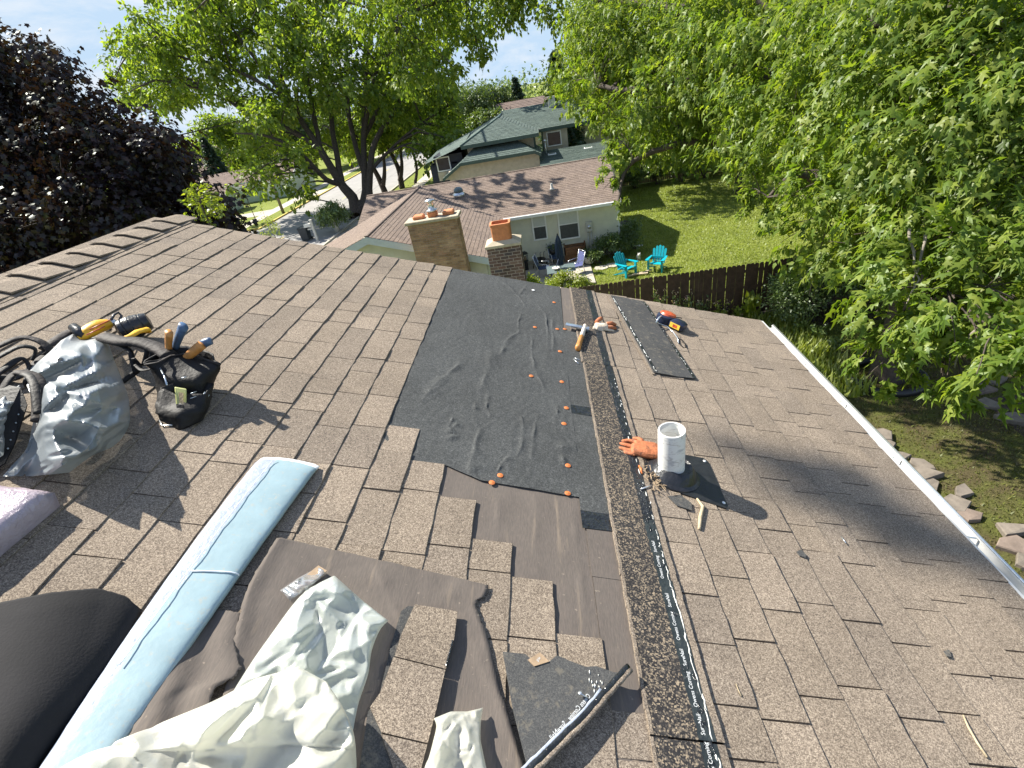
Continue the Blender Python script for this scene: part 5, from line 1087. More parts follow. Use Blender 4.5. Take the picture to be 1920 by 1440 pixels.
bx('window_panel', (-7.05, 36.12, 2.95), (-6.05, 36.19, 3.5), 'stucco', h2); bx('side_upper_wall', (-7.15, 36.2, 3.9), (-5.2, 40, 4.5), 'siding_dark', h2); roof_plane('roof_slope', [(-7.7, 35.6, 4.2), (-4.9, 35.6, 4.92), (-4.9, 41, 5.3), (-7.7, 41, 4.4)], 'roof_green', h2, 0.2, 0.5, 0.02, 19)
bx('chimney_box', (1.0, 41.5, 5.6), (1.5, 42.0, 6.6), 'grey_box', h2)
roof_plane('low_roof', [(-0.1, 33.3, 3.18), (4.6, 33.3, 3.18), (4.6, 37.6, 3.55), (-0.1, 37.6, 3.55)], 'roof_green', h2, 0.2, 0.5, 0.02, 18); bx('low_wall', (0.0, 33.6, 0), (4.5, 37.5, 3.1), 'stucco', h2)
for px, py in ((1035, 290), (1102, 278)):
    d = ray(px, py); t = (3.38 - 8) / d[2]; c = EYE + d * t; f = bx('skylight', (c[0] - 0.28, c[1] - 0.5, 3.2), (c[0] + 0.28, c[1] + 0.5, c[2] + 0.10), 'trim_white', h2, 0.03); bx('pane', (c[0] - 0.22, c[1] - 0.42, c[2] + 0.10), (c[0] + 0.22, c[1] + 0.42, c[2] + 0.115), 'table_glass', f)
c = far(1022, 268, 36.5); g = G(); g.tube([(c[0], 36.5, 3.4), (c[0], 36.5, c[2] + 0.1)], 0.05, 8); g.lathe((c[0], 36.5, c[2] + 0.1), [(0.14, 0), (0.14, 0.06), (0.001, 0.1)], 10); g.build('flue_pipe', 'bright_metal', h2, True)
def far_house(name, label, x0, x1, y0, y1, zw, zrdg, wall, roof, axis='x', seed=1, winds=()):
    h = thing(name, label, 'house', ((x0 + x1) / 2, (y0 + y1) / 2, 0)); bx('wall', (x0, y0, 0), (x1, y1, zw), wall, h); o = 0.4
    if axis == 'x':
        ym = (y0 + y1) / 2; s = (zrdg - zw) / (ym - y0); e = zw - s * o
        roof_plane('roof_slope', [(x0 - o, ym, zrdg), (x1 + o, ym, zrdg), (x1 + o, y0 - o, e), (x0 - o, y0 - o, e)], roof, h, 0.3, 0.9, 0.03, seed); roof_plane('roof_slope', [(x0 - o, ym, zrdg), (x1 + o, ym, zrdg), (x1 + o, y1 + o, e), (x0 - o, y1 + o, e)], roof, h, 0.3, 0.9, 0.03, seed + 1)
        for x in (x0, x1): mesh('gable_wall', [(x, y0, zw), (x, y1, zw), (x, ym, zrdg - 0.05)], [(0, 1, 2)], wall, h, fix=False)
        board(h, 'fascia', (x0 - o, y0 - o, e), (x1 + o, y0 - o, e), 0.2, 0.05, 'trim_white')
        for a, b in (((x1 + o, y0 - o, e), (x1 + o, ym, zrdg)), ((x1 + o, ym, zrdg), (x1 + o, y1 + o, e))): board(h, 'rake_board', a, b, 0.22, 0.05, 'trim_white', (1, 0, 0))
    else:
        xm = (x0 + x1) / 2; s = (zrdg - zw) / (xm - x0); e = zw - s * o
        roof_plane('roof_slope', [(xm, y0 - o, zrdg), (xm, y1 + o, zrdg), (x1 + o, y1 + o, e), (x1 + o, y0 - o, e)], roof, h, 0.3, 0.9, 0.03, seed); roof_plane('roof_slope', [(xm, y0 - o, zrdg), (xm, y1 + o, zrdg), (x0 - o, y1 + o, e), (x0 - o, y0 - o, e)], roof, h, 0.3, 0.9, 0.03, seed + 1)
        for y in (y0, y1): mesh('gable_wall', [(x0, y, zw), (x1, y, zw), (xm, y, zrdg - 0.05)], [(0, 1, 2)], wall, h, fix=False)
        for a, b in (((x0 - o, y0 - o, e), (xm, y0 - o, zrdg)), ((xm, y0 - o, zrdg), (x1 + o, y0 - o, e))): board(h, 'rake_board', a, b, 0.22, 0.05, 'trim_white')
    for w in winds: window(h, *w)
    return h
shed = far_house('shed', 'pale green garage with a gable end across the street', -43, -36.9, 58.9, 62.4, 2.1, 3.0, 'siding_green', 'roof_tan', 'x', 21)
siding(shed, (-36.9, 58.9), (-36.9, 62.4), 0.1, 2.9, 'siding_green', 0.22, top=lambda z, L_: (max(0, (z - 2.1) * 1.75), L_ - max(0, (z - 2.1) * 1.75)))
siding(shed, (-43, 58.9), (-36.9, 58.9), 0.1, 2.2, 'siding_green', 0.22)
bx('corner_board', (-36.96, 58.82, 0), (-36.86, 58.95, 2.25), 'trim_white', shed)
hs = far_house('bungalow', 'pale green bungalow with a brown roof across the street behind the utility pole', -46, -31.6, 65.7, 73, 2.3, 3.7, 'siding_green', 'roof_tan', 'x', 23, ((-37.4, -36.5, 1.2, 2.0, 65.66, True), (-33.2, -32.3, 0.9, 2.1, 65.66, True)))
siding(hs, (-47, 65.68), (-31.6, 65.68), 0.1, 2.45, 'siding_green', 0.24); bx('door', (-34.9, 65.58, 0.1), (-34.0, 65.66, 2.1), 'trim_white', hs)
far_house('bungalow', 'tan house with a pinkish brown roof behind the green bungalow', -47, -40, 84, 94, 2.6, 5.0, 'stucco', 'roof_tan', 'y', 27)
far_house('bungalow', 'house with a steep tan roof showing between the left hand trees', -60, -52, 84, 94, 3.4, 6.6, 'stucco', 'roof_tan', 'x', 29)
far_house('bungalow', 'brown roofed house far beyond the green roof', -6, 9, 70, 80, 2.6, 5.7, 'stucco', 'roof_tan', 'x', 31)
far_house('bungalow', 'distant brown roof in the trees at the end of the gap', 3, 14, 58, 68, 2.6, 5.2, 'stucco', 'roof_tan', 'y', 33)

# ------------------------------------------------------------ fences
def fence(label, y, x0, x1, h, mat, pitch=0.147, seed=1):
    f = thing('wooden_fence', label, 'fence', (x0, y, 0)); rr = random.Random(seed); x = x0; protos = []
    for k in range(6):
        w = 0.140; hh = h + rr.uniform(-.012, .012); g = G(); g.add([(0.03, -.009, hh), (0, -.009, hh - .045), (0, -.009, 0.04), (w, -.009, 0.04), (w, -.009, hh - .045), (w - .03, -.009, hh), (0.03, .009, hh), (0, .009, hh - .045), (0, .009, 0.04), (w, .009, 0.04), (w, .009, hh - .045), (w - .03, .009, hh)], [(0, 1, 2, 3, 4, 5), (11, 10, 9, 8, 7, 6)] + [(i, (i + 1) % 6, 6 + (i + 1) % 6, 6 + i) for i in range(6)]); V = np.concatenate(g.V)
        me = bpy.data.meshes.new('picket'); me.from_pydata(V.tolist(), [], [list(q) for q in g.F]); me.materials.append(MATS[mat]); protos.append(me)
    while x < x1:
        o = bpy.data.objects.new('picket', rr.choice(protos)); COL.objects.link(o); o.parent = f; o.location = (x - x0 + rr.uniform(-.003, .003), rr.uniform(-.006, .006), 0); o.rotation_euler = (0, rr.gauss(0, .004), 0); x += pitch
    for z in (0.3, 0.95, 1.5): bx('rail', (x0, y + 0.012, z), (x1, y + 0.05, z + 0.09), mat, f)
    q = x0
    while q < x1: bx('post', (q, y + 0.052, 0), (q + 0.09, y + 0.14, h - 0.08), mat, f); q += 2.4
    return f
fence('dark brown picket fence with dog eared boards between the two yards', 15.95, -0.9, 17.5, 1.80, 'fence_brown', seed=3)
fence('weathered brown board fence at the back of the lawn', 39.6, 5.6, 22, 1.7, 'fence_grey', 0.155, 4)

# ------------------------------------------------------------ patio and garden things
def at(px, py, z=0.0): return ground(px, py, z)
# closed umbrella and glass table
tp = at(1052, 504, 0.72); tx, ty = tp[0], tp[1]
t = thing('patio_umbrella', 'closed navy patio umbrella standing through the glass table', 'umbrella', (tx, ty, 0.07)); zt_ = far(1052, 440, ty)[2]
g = G(); g.tube([(tx, ty, 0.1), (tx, ty, zt_ + 0.02)], 0.02, 8); g.build('pole', 'bright_metal', t, True)
V = []; F = []; n = 20; prof = [(0.03, zt_), (0.10, zt_ - .22), (0.145, zt_ - .6), (0.15, zt_ - .95), (0.10, zt_ - 1.15), (0.12, zt_ - 1.30)]
for r0, z in prof:
    for k in range(n): a = 2 * pi * k / n; rr_ = r0 * (1 + 0.22 * (k % 2 * 2 - 1)); V.append((tx + rr_ * cos(a), ty + rr_ * sin(a), z))
F = [(i * n + k, i * n + (k + 1) % n, (i + 1) * n + (k + 1) % n, (i + 1) * n + k) for i in range(5) for k in range(n)] + [tuple(range(n))]; mesh('canopy', V, F, 'navy_cloth', t)
g = G(); g.lathe((tx, ty, zt_), [(0.03, 0), (0.035, .04), (0.001, .09)], 10); g.build('finial', 'black_metal', t, True)
g = G(); g.tube([(tx - .05, ty - .13, zt_ - .95), (tx - .20, ty - .16, zt_ - 1.30)], 0.045, 8, flat=.4); g.build('tie_strap', 'navy_cloth', t, True)
t = thing('glass_table', 'round edged glass patio table under the closed umbrella', 'table', (tx, ty, 0.07)); g = G(); g.bbox((tx - .62, ty - .5, .72), (tx + .62, ty + .5, .745), .012); g.build('tabletop', 'table_glass', t)
for a, b in ((-.5, -.4), (.5, -.4), (.5, .4), (-.5, .4)):
    g = G(); g.tube([(tx + a, ty + b, .07), (tx + a * .9, ty + b * .9, .72)], 0.02, 6); g.build('leg', 'black_metal', t, True)
g = G(); g.lathe((tx - .22, ty - .1, .746), [(0.10, 0), (0.16, .08), (0.17, .10), (0.15, .09), (0.001, .03)], 16); tag(g.build('bowl', 'white_ceramic', None, True), 'pale bowl standing on the glass table', 'bowl')
def sling_chair(px, py, az, label, cloth):
    c = at(px, py, 0.07); t = thing('sling_chair', label, 'chair', c, 'sling chairs around the glass table')
    def x(V): V = np.asarray(V, float); return c + np.stack([V[:, 0] * cos(az) - V[:, 1] * sin(az), V[:, 0] * sin(az) + V[:, 1] * cos(az), V[:, 2]], 1)
    for sx in (-.26, .26):
        g = G(x); g.tube([(sx, -.28, 0), (sx, -.30, .40), (sx, -.27, .60), (sx, .18, .62)], .014, 6); g.build('armrest', 'bright_metal', t, True)
        g = G(x); g.tube([(sx, .26, 0), (sx, .16, .40), (sx, .34, .98)], .014, 6); g.build('leg', 'bright_metal', t, True)
    g = G(x); g.add([(-.24, -.28, .42), (.24, -.28, .42), (.24, .15, .38), (-.24, .15, .38), (-.24, -.28, .40), (.24, -.28, .40), (.24, .15, .36), (-.24, .15, .36)], [(0, 1, 2, 3), (7, 6, 5, 4), (0, 4, 5, 1), (1, 5, 6, 2), (2, 6, 7, 3), (3, 7, 4, 0)]); g.build('seat', cloth, t)
    g = G(x); g.add([(-.24, .15, .38), (.24, .15, .38), (.24, .32, .92), (-.24, .32, .92), (-.24, .17, .38), (.24, .17, .38), (.24, .34, .92), (-.24, .34, .92)], [(0, 1, 2, 3), (7, 6, 5, 4), (0, 4, 5, 1), (1, 5, 6, 2), (2, 6, 7, 3), (3, 7, 4, 0)]); g.build('backrest', cloth, t)
    g = G(x); g.tube([(-.26, .345, .98), (.26, .345, .98)], .014, 6); g.build('top_rail', 'bright_metal', t, True)
sling_chair(1083, 512, radians(-62), 'blue sling patio chair standing right of the glass table', 'blue_cloth')
sling_chair(1043, 497, radians(15), 'navy sling patio chair behind the umbrella table', 'navy_cloth')
sling_chair(1019, 517, radians(80), 'dark sling chair folded low at the left of the glass table', 'navy_cloth')
# planter box, pots, lantern, stand
c = at(1079, 484, 0.07); t = thing('planter_box', 'raised wooden planter box on legs against the cream wall', 'planter', (c[0], 24.1, 0.07)); cx_, cy_ = c[0], 24.08
for k in range(3): bx('plank', (cx_ - .52, cy_ - .22, .42 + k * .125), (cx_ + .52, cy_ - .195, .535 + k * .125), 'planter_wood', t)
bx('back_board', (cx_ - .52, cy_ + .17, .42), (cx_ + .52, cy_ + .195, .82), 'planter_wood', t); bx('bottom', (cx_ - .5, cy_ - .19, .42), (cx_ + .5, cy_ + .17, .70), 'soil', t)
bx('lower_panel', (cx_ - .48, cy_ - .17, .02), (cx_ + .48, cy_ - .15, .40), 'planter_wood', t)
for sx in (-.52, .47):
    bx('end_board', (cx_ + sx, cy_ - .22, .42), (cx_ + sx + .05, cy_ + .2, .82), 'planter_wood', t)
    for sy in (-.22, .15): bx('leg', (cx_ + sx, cy_ + sy, .0), (cx_ + sx + .06, cy_ + sy + .06, .90), 'planter_wood', t)
c = at(1105, 494, 0.07); t = thing('flower_pot', 'white round pot with a leafy plant beside the wooden planter', 'pot', c); g = G(); g.lathe(c, [(0.15, 0), (0.24, .12), (0.26, .36), (0.24, .37), (0.22, .30), (0.001, .30)], 20); g.build('pot', 'white_ceramic', t, True); POT1 = (t, c + [0, 0, .42])
c = at(1038, 490, 0.07); t = thing('flower_pot', 'black hanging basket style pot on a stand against the wall', 'pot', (c[0], 24.0, 0.07)); g = G(); g.tube([(c[0], 24.0, .07), (c[0], 24.0, .55)], .02, 6); g.build('stand', 'black_metal', t); g = G(); g.lathe((c[0], 24.0, .5), [(0.10, 0), (0.18, .1), (0.20, .36), (0.001, .34)], 14); g.build('pot', 'black_metal', t, True); POT2 = (t, np.array([c[0], 24.0, .92]))
c = at(988, 506, 0.07); t = thing('lantern', 'black metal lantern on a post at the left end of the patio', 'lantern', c); g = G(); g.tube([c, c + [0, 0, .45]], .09, 8); g.build('base', 'black_metal', t)
g = G(); g.lathe(c + [0, 0, .45], [(0.15, 0), (0.15, .03), (0.02, .03)], 8); g.lathe(c + [0, 0, .80], [(0.17, 0), (0.13, .07), (0.03, .12), (0.001, .16)], 8)
for k in range(6): a = k * pi / 3; g.tube([c + [.12 * cos(a), .12 * sin(a), .46], c + [.12 * cos(a), .12 * sin(a), .80]], .012, 5)
g.build('cage', 'black_metal', t)
g = G(); g.lathe(c + [0, 0, .5], [(0.05, 0), (0.05, .18), (0.001, .2)], 8); g.build('candle', 'tan_strap', t, True)
c = at(1013, 500, 0.07); t = thing('fire_bowl', 'low black metal fire bowl with bent legs on the patio', 'fire bowl', c); g = G(); g.lathe(c + [0, 0, .22], [(0.05, 0), (0.26, .08), (0.33, .16), (0.31, .16), (0.001, .06)], 16); g.build('bowl', 'black_metal', t, True)
for k in range(4):
    a = k * pi / 2 + .5; g = G(); g.tube([c + [.15 * cos(a), .15 * sin(a), .28], c + [.34 * cos(a), .34 * sin(a), .2], c + [.40 * cos(a), .40 * sin(a), 0]], .018, 6); g.build('leg', 'black_metal', t, True)
g = G(); 
for dx in (-.2, .05, .22): g.tube([c + [dx, .2, .1], c + [dx + .02, .22, .62], c + [dx + .09, .18, .66]], .014, 5)
g.build('tool_rack', 'black_metal', t)
# teal garden chairs
def adirondack(c, az, label):
    t = thing('garden_chair', label, 'garden chair', c, 'teal garden chairs on the lawn')
    def x(V): V = np.asarray(V, float); return c + np.stack([V[:, 0] * cos(az) - V[:, 1] * sin(az), V[:, 0] * sin(az) + V[:, 1] * cos(az), V[:, 2]], 1)
    m = 'teal_plastic'
    for k in range(5):
        q = (k - 2) * .112; w = .053; hh = .98 - .055 * (k - 2) ** 2 * .55; f = 1 + .16 * abs(k - 2) / 2
        def bp(s, h): return (s, .20 + (h - .33) * .42, h)
        xs_ = q; xt = q * 1.12
        V = [bp(xs_ - w * .85, .33), bp(xs_ + w * .85, .33), bp(xt + w, hh - .04), bp(xt, hh), bp(xt - w, hh - .04)]; V += [(a, b - .022, h + .01) for a, b, h in V]
        g = G(x); g.add(V, [(0, 1, 2, 3, 4), (9, 8, 7, 6, 5)] + [(i, (i + 1) % 5, 5 + (i + 1) % 5, 5 + i) for i in range(5)]); g.build('back_slat', m, t)
    for k in range(5):
        y = -.30 + k * .112; z = .38 - k * .018; g = G(x); g.box((-.27, y, z - .02), (.27, y + .098, z)); g.build('seat_slat', m, t)
    for sx in (-1, 1):
        g = G(x); g.prism([(sx * .27, -.38), (sx * .41, -.38), (sx * .42, -.2), (sx * .36, .30), (sx * .30, .30)][::sx], .545, .572); g.build('armrest', m, t)
        g = G(x); g.box((sx * .30 - .03, -.34, 0), (sx * .30 + .03, -.24, .545)); g.build('leg', m, t)
        g = G(x); g.add([(sx * .26 - .02, -.34, .34), (sx * .26 - .02, .42, 0), (sx * .26 - .02, .52, 0), (sx * .26 - .02, -.34, .24), (sx * .26 + .02, -.34, .34), (sx * .26 + .02, .42, 0), (sx * .26 + .02, .52, 0), (sx * .26 + .02, -.34, .24)], [(0, 1, 2, 3), (7, 6, 5, 4), (0, 4, 5, 1), (1, 5, 6, 2), (2, 6, 7, 3), (3, 7, 4, 0)]); g.build('leg', m, t)
    g = G(x); g.box((-.30, .20, .50), (.30, .23, .56)); g.build('back_brace', m, t)
adirondack(np.array([3.10, 21.25, 0]), radians(38), 'teal slatted garden chair with its back half shaded, nearer the house wall')
adirondack(np.array([4.46, 21.30, 0]), radians(-30), 'teal slatted garden chair in full sun, farther from the house wall')
# odd bits on the lawn
c = at(1192, 517); t = thing('log_pile', 'few split logs on the grass behind the fence', 'logs', c)
for k in range(4):
    g = G(); a = rs.uniform(-.3, .3); q = c + [(-.35 + k * .22), rs.uniform(-.1, .1), .06]; g.tube([q, q + [.42 * cos(a), .42 * sin(a), rs.uniform(-.02, .05)]], .045, 7); g.build('log', 'wood_edge', t)
for k, (px, py) in enumerate(((1128, 503), (1150, 498))):
    c = at(px, py); g = G(); g.prism([(c[0] + .34 * cos(a) * (1 + .15 * sin(3 * a + k)), c[1] + .30 * sin(a)) for a in np.linspace(0, 2 * pi, 9)[:-1]], 0.0, .045); tag(g.build('stepping_stone', 'sidewalk'), ('pale stepping stone at the edge of the patio', 'pale stepping stone between the patio and the teal chairs')[k], 'stepping stone')
c = at(1197, 487); t = thing('garden_ornament', 'small white and brown animal ornament on the grass between the teal chairs', 'ornament', c); g = G(); g.ball(c + [0, 0, .14], (.10, .16, .12), 10); g.ball(c + [.02, -.12, .27], (.08, .09, .08), 10); g.tube([c + [-.05, -.1, .12], c + [-.05, -.12, 0]], .03, 6); g.tube([c + [.06, -.1, .12], c + [.06, -.12, 0]], .03, 6); g.ball(c + [-.03, -.12, .35], (.02, .02, .05), 6); g.ball(c + [.07, -.12, .35], (.02, .02, .05), 6); remeshed('body', g, 'white_ceramic', t, .02, 3)
c = at(1194, 463); g = G(); g.tube([c + [-.28, 0, .05], c + [.28, -.05, .06]], .04, 8); tag(g.build('white_pipe', 'trim_white', None, True), 'short white pipe lying on the shaded grass', 'pipe')
t = thing('air_conditioner', 'white topped air conditioner unit at the corner of the cream house', 'air conditioner', (3.95, 27.1, 0)); bx('case', (3.58, 26.75, 0), (4.32, 27.45, .72), 'grey_box', t, .03)
g = G(); g.lathe((3.95, 27.1, .72), [(0.33, 0), (0.33, .02), (0.28, .02), (0.28, .005), (0.001, .005)], 20); g.build('fan_grille', 'dark_steel', t, True)
# flagstones
def stone_row(label, poly_list, parent_loc, seed):
    t = thing('stone_edging', label, 'stones', parent_loc); rr = random.Random(seed)
    for k, (x, y, w, d, a, h) in enumerate(poly_list):
        n = rr.choice([4, 5, 5, 6]); P = []; b0 = rr.uniform(0, 6)
        for i in range(n):
            b = b0 + 2 * pi * (i + rr.uniform(-.32, .32)) / n; q = rr.uniform(.72, 1.18); px_, py_ = w * q * cos(b), d * q * sin(b); P.append((x + px_ * cos(a) - py_ * sin(a), y + px_ * sin(a) + py_ * cos(a)))
        tz = [rr.uniform(-.02, .02) for _ in P]; n = len(P); cx0 = sum(p[0] for p in P) / n; cy0 = sum(p[1] for p in P) / n
        V = [(p[0], p[1], 0.0) for p in P] + [(p[0], p[1], h - .02 + z) for p, z in zip(P, tz)] + [(cx0 + (p[0] - cx0) * .93, cy0 + (p[1] - cy0) * .93, h + z) for p, z in zip(P, tz)]
        mesh('stone', V, [tuple(range(n - 1, -1, -1)), tuple(range(2 * n, 3 * n))] + [(i, (i + 1) % n, n + (i + 1) % n, n + i) for i in range(n)] + [(n + i, n + (i + 1) % n, 2 * n + (i + 1) % n, 2 * n + i) for i in range(n)], rr.choice(['flagstone', 'flagstone', 'flagstone', 'flagstone_red']), t)
    return t
L1 = []
for k in range(26):
    y = 9.9 - k * .30; x = np.interp(y, [2, 5.9, 7.5, 8.9, 10], [7.3, 7.15, 6.9, 6.62, 6.2]); L1.append((x + rs.uniform(-.12, .12) + (.22 if k % 3 == 0 else -.08), y + rs.uniform(-.05, .05), rs.uniform(.22, .40), rs.uniform(.16, .27), rs.uniform(-.7, .7), rs.uniform(.05, .13)))
stone_row('curved row of broken flagstones below the gutter, edging the bed by the house', L1, (6.8, 7.5, 0), 4)
stone_row('flagstone edging of the far bed at the right of the shady lawn', [(9.42, 9.75, .30, .26, .3, .10), (9.55, 9.15, .34, .22, -.5, .12), (9.75, 8.55, .3, .2, .2, .1), (10.0, 8.1, .32, .24, .6, .1), (9.75, 10.3, .3, .24, 0, .1), (10.2, 10.7, .32, .24, .4, .1)], (9.6, 9.4, 0), 8)
t = G(); t.tube([(8.1 + .80 * cos(a), 11.25 + .80 * sin(a), .09) for a in np.linspace(0, 2 * pi, 33)], .10, 8, cap=False); tag(t.build('tree_ring', 'black_metal', None, True), 'dark round edging ring on the lawn around the maple trunk', 'edging ring')
# street things
c = at(577, 451); t = thing('wheelie_bin', 'black wheeled bin with a pale lid at the kerb', 'bin', (c[0], c[1], 0)); x, y = c[0], c[1]
g = G(); g.add([(x - .26, y - .3, .08), (x + .26, y - .3, .08), (x + .26, y + .3, .08), (x - .26, y + .3, .08), (x - .33, y - .38, 1.0), (x + .33, y - .38, 1.0), (x + .33, y + .38, 1.0), (x - .33, y + .38, 1.0)], [(3, 2, 1, 0), (4, 5, 6, 7), (0, 1, 5, 4), (1, 2, 6, 5), (2, 3, 7, 6), (3, 0, 4, 7)]); g.build('body', 'bin_plastic', t)
g = G(); g.bbox((x - .35, y - .42, 1.0), (x + .35, y + .42, 1.08), .03); g.build('lid', 'bin_plastic', t); g = G(); g.tube([(x - .34, y - .38, .98), (x - .34, y + .38, .98)], .025, 6); g.build('handle', 'bin_plastic', t)
for s in (-.3, .3): 
    g = G(); g.lathe((x + s - .03, y + .3, .11), [(.11, 0), (.11, .06)], 12, (1, 0, 0)); g.build('wheel', 'black_metal', t)
c = at(596, 452); t = thing('mailbox', 'grey mailbox on a thick post beside the wheeled bin', 'mailbox', (c[0], c[1], 0)); x, y = c[0], c[1]; bx('post', (x - .08, y - .08, 0), (x + .08, y + .08, 1.55), 'grey_box', t, .01); g = G(); g.prism([(x - .62 + .01, y - .13), (x - .08, y - .13), (x - .08, y + .13), (x - .62 + .01, y + .13)], 1.12, 1.36); g.build('box', 'white_metal', t); bx('cap', (x - .11, y - .11, 1.55), (x + .11, y + .11, 1.62), 'grey_box', t, .02); bx('brace', (x - .45, y - .03, .9), (x - .07, y + .03, 1.0), 'grey_box', t)
c = np.array([-27.45, 53.05, 0]); t = thing('utility_pole', 'grey wooden utility pole with crossarm on the far verge', 'utility pole', c); g = G(); g.tube([c, c + [0.0, 0, 9.5]], [.16, .11], 10); g.build('pole', 'pole_wood', t, True); bx('crossarm', c + [-1.2, -.06, 8.7], c + [1.2, .06, 8.85], 'pole_wood', t)
for k, dx in enumerate((-1.1, -.4, 1.1)):
    for e in (np.array([-70, 38, 10.5]), np.array([-27.0 + dx, 118, 9.0])):
        a = c + [dx, 0, 8.9]; g = G(); g.tube([a + (e - a) * f - np.array([0, 0, 4 * 1.1 * f * (1 - f)]) for f in np.linspace(0, 1, 14)], .022, 5); g.build('wire', 'black_metal', t)
    g = G(); g.lathe(c + [dx, 0, 8.85], [(.05, 0), (.06, .06), (.03, .12)], 8); g.build('insulator', 'white_ceramic', t, True)
c = at(482, 418); t = thing('street_sign', 'thin street sign post at the corner with small green blades', 'sign', c); g = G(); g.tube([c, c + [0, 0, 2.6]], .035, 6); g.build('post', 'dark_steel', t); bx('sign_blade', c + [-.45, -.015, 2.45], c + [.45, .015, 2.62], 'trim_green', t); bx('sign_blade', c + [-.015, -.45, 2.63], c + [.015, .45, 2.80], 'trim_green', t)

# ------------------------------------------------------------ trees and plants
LEAF = {
 'simple': (np.array([(0, 0, 0), (.42, .24, .04), (1, 0, -.06), (.42, -.24, .04)], float), [(0, 1, 2), (0, 2, 3)]),
 'clump': (np.array([(0, 0, 0), (.30, .34, .03), (.62, .20, .02), (1, .02, -.08), (.66, -.22, .03), (.28, -.32, .02)], float), [(0, 1, 2), (0, 2, 3), (0, 3, 4), (0, 4, 5)]),
 'silver': (np.array([(.28, 0, .05), (0, 0, 0), (.10, .22, -.03), (.30, .09, .03), (.58, .33, -.10), (.56, .10, .03), (1.12, 0, -.18), (.56, -.10, .03), (.58, -.33, -.10), (.30, -.09, .03), (.10, -.22, -.03)], float), [(0, i, i + 1) for i in range(1, 10)] + [(0, 10, 1)]),
 'norway': (np.array([(.35, 0, .05), (0, 0, 0), (.02, .42, -.03), (.30, .34, .02), (.58, .56, -.06), (.66, .24, .02), (1, 0, -.10), (.66, -.24, .02), (.58, -.56, -.06), (.30, -.34, .02), (.02, -.42, -.03)], float), [(0, i, i + 1) for i in range(1, 10)] + [(0, 10, 1)]),
 'needle': (np.array([(0, .10, 0), (0, -.10, 0), (1, 0, -.05)], float), [(0, 1, 2)]),
}
def frames(T, N_):
    T = T / (np.linalg.norm(T, axis=1)[:, None] + 1e-9); N_ = N_ - T * (T * N_).sum(1)[:, None]; N_ /= np.linalg.norm(N_, axis=1)[:, None] + 1e-9; return T, np.cross(N_, T), N_
def scatter(rng, blobs, per, size, droop=0.6, up=0.9, twig=9, spread=0.16, shell=0.55):
    """leaves in small sprays through the given blobs (x, y, z, rx, ry, rz, share)"""
    Pp, Tt, Nn, Ss = [], [], [], []
    for bx_ in blobs:
        c = np.array(bx_[:3]); R_ = np.array(bx_[3:6]); n = max(1, int(per * (bx_[6] if len(bx_) > 6 else 1) / twig))
        d = rng.normal(size=(n, 3)); d /= np.linalg.norm(d, axis=1)[:, None]; q = (shell + (1 - shell) * rng.random(n)) ** 0.8; q *= 1 + .18 * np.sin(d[:, 0] * 5 + c[0]) * np.sin(d[:, 2] * 4 + c[1])
        ctr = c + d * R_ * q[:, None]; dirn = d + np.array([0, 0, -droop * .8]) + rng.normal(0, .35, (n, 3)); dirn /= np.linalg.norm(dirn, axis=1)[:, None]
        m = twig; sp = spread * np.mean(R_)
        f = np.linspace(0, 1, m)[None, :, None]; p = ctr[:, None] + dirn[:, None] * (f - .3) * sp * 2.2 + rng.normal(0, sp * .42, (n, m, 3))
        t = dirn[:, None] * .9 + np.array([0, 0, -droop]) + rng.normal(0, .35, (n, 1, 3)) + rng.normal(0, .42, (n, m, 3)); nn = np.array([0, 0, up]) + d[:, None] * .55 + rng.normal(0, .3, (n, 1, 3)) + rng.normal(0, .34, (n, m, 3))
        Pp.append(p.reshape(-1, 3)); Tt.append(t.reshape(-1, 3)); Nn.append(nn.reshape(-1, 3)); Ss.append(size * rng.uniform(.62, 1.3, n * m))
    P = np.concatenate(Pp); T, B, N_ = frames(np.concatenate(Tt), np.concatenate(Nn)); return P, T, B, N_, np.concatenate(Ss)
def leaf_mesh(name, kind, P, T, B, N_, S, mat, parent, stuff=True):
    V0, F0 = LEAF[kind]; k = len(V0); V = P[:, None] + S[:, None, None] * (V0[None, :, 0:1] * T[:, None] + V0[None, :, 1:2] * B[:, None] + V0[None, :, 2:3] * N_[:, None])
    F = (np.arange(len(P)) * k)[:, None, None] + np.array(F0)[None]; o = tri_mesh(name, V.reshape(-1, 3), F.reshape(-1, 3), mat, parent)
    if stuff: o['kind'] = 'stuff'
    return o
def leaves(parent, kind, blobs, per, size, mat, rng, single=0, **kw):
    P, T, B, N_, S = scatter(rng, blobs, per, size, **kw)
    if single:
        x, y, z = project(P); v = (z > .3) & (x > -20) & (x < 1940) & (y > -20) & (y < 1460); sz = np.where(v, S / np.maximum(z, .3), 0); idx = np.argsort(-sz)[:single]
        V0, F0 = LEAF[kind]; me = bpy.data.meshes.new('leaf'); me.from_pydata(V0.tolist(), [], F0); me.materials.append(MATS[mat]); o0 = origin_of(parent)
        for i in idx:
            o = bpy.data.objects.new('leaf', me); COL.objects.link(o); o.parent = parent; s = S[i]; a, b, c, p = T[i] * s, B[i] * s, N_[i] * s, P[i] - o0
            o.matrix_local = Matrix(((a[0], b[0], c[0], p[0]), (a[1], b[1], c[1], p[1]), (a[2], b[2], c[2], p[2]), (0, 0, 0, 1)))
        k = np.ones(len(P), bool); k[idx] = False; P, T, B, N_, S = P[k], T[k], B[k], N_[k], S[k]
    return leaf_mesh('crown', kind, P, T, B, N_, S, mat, parent)
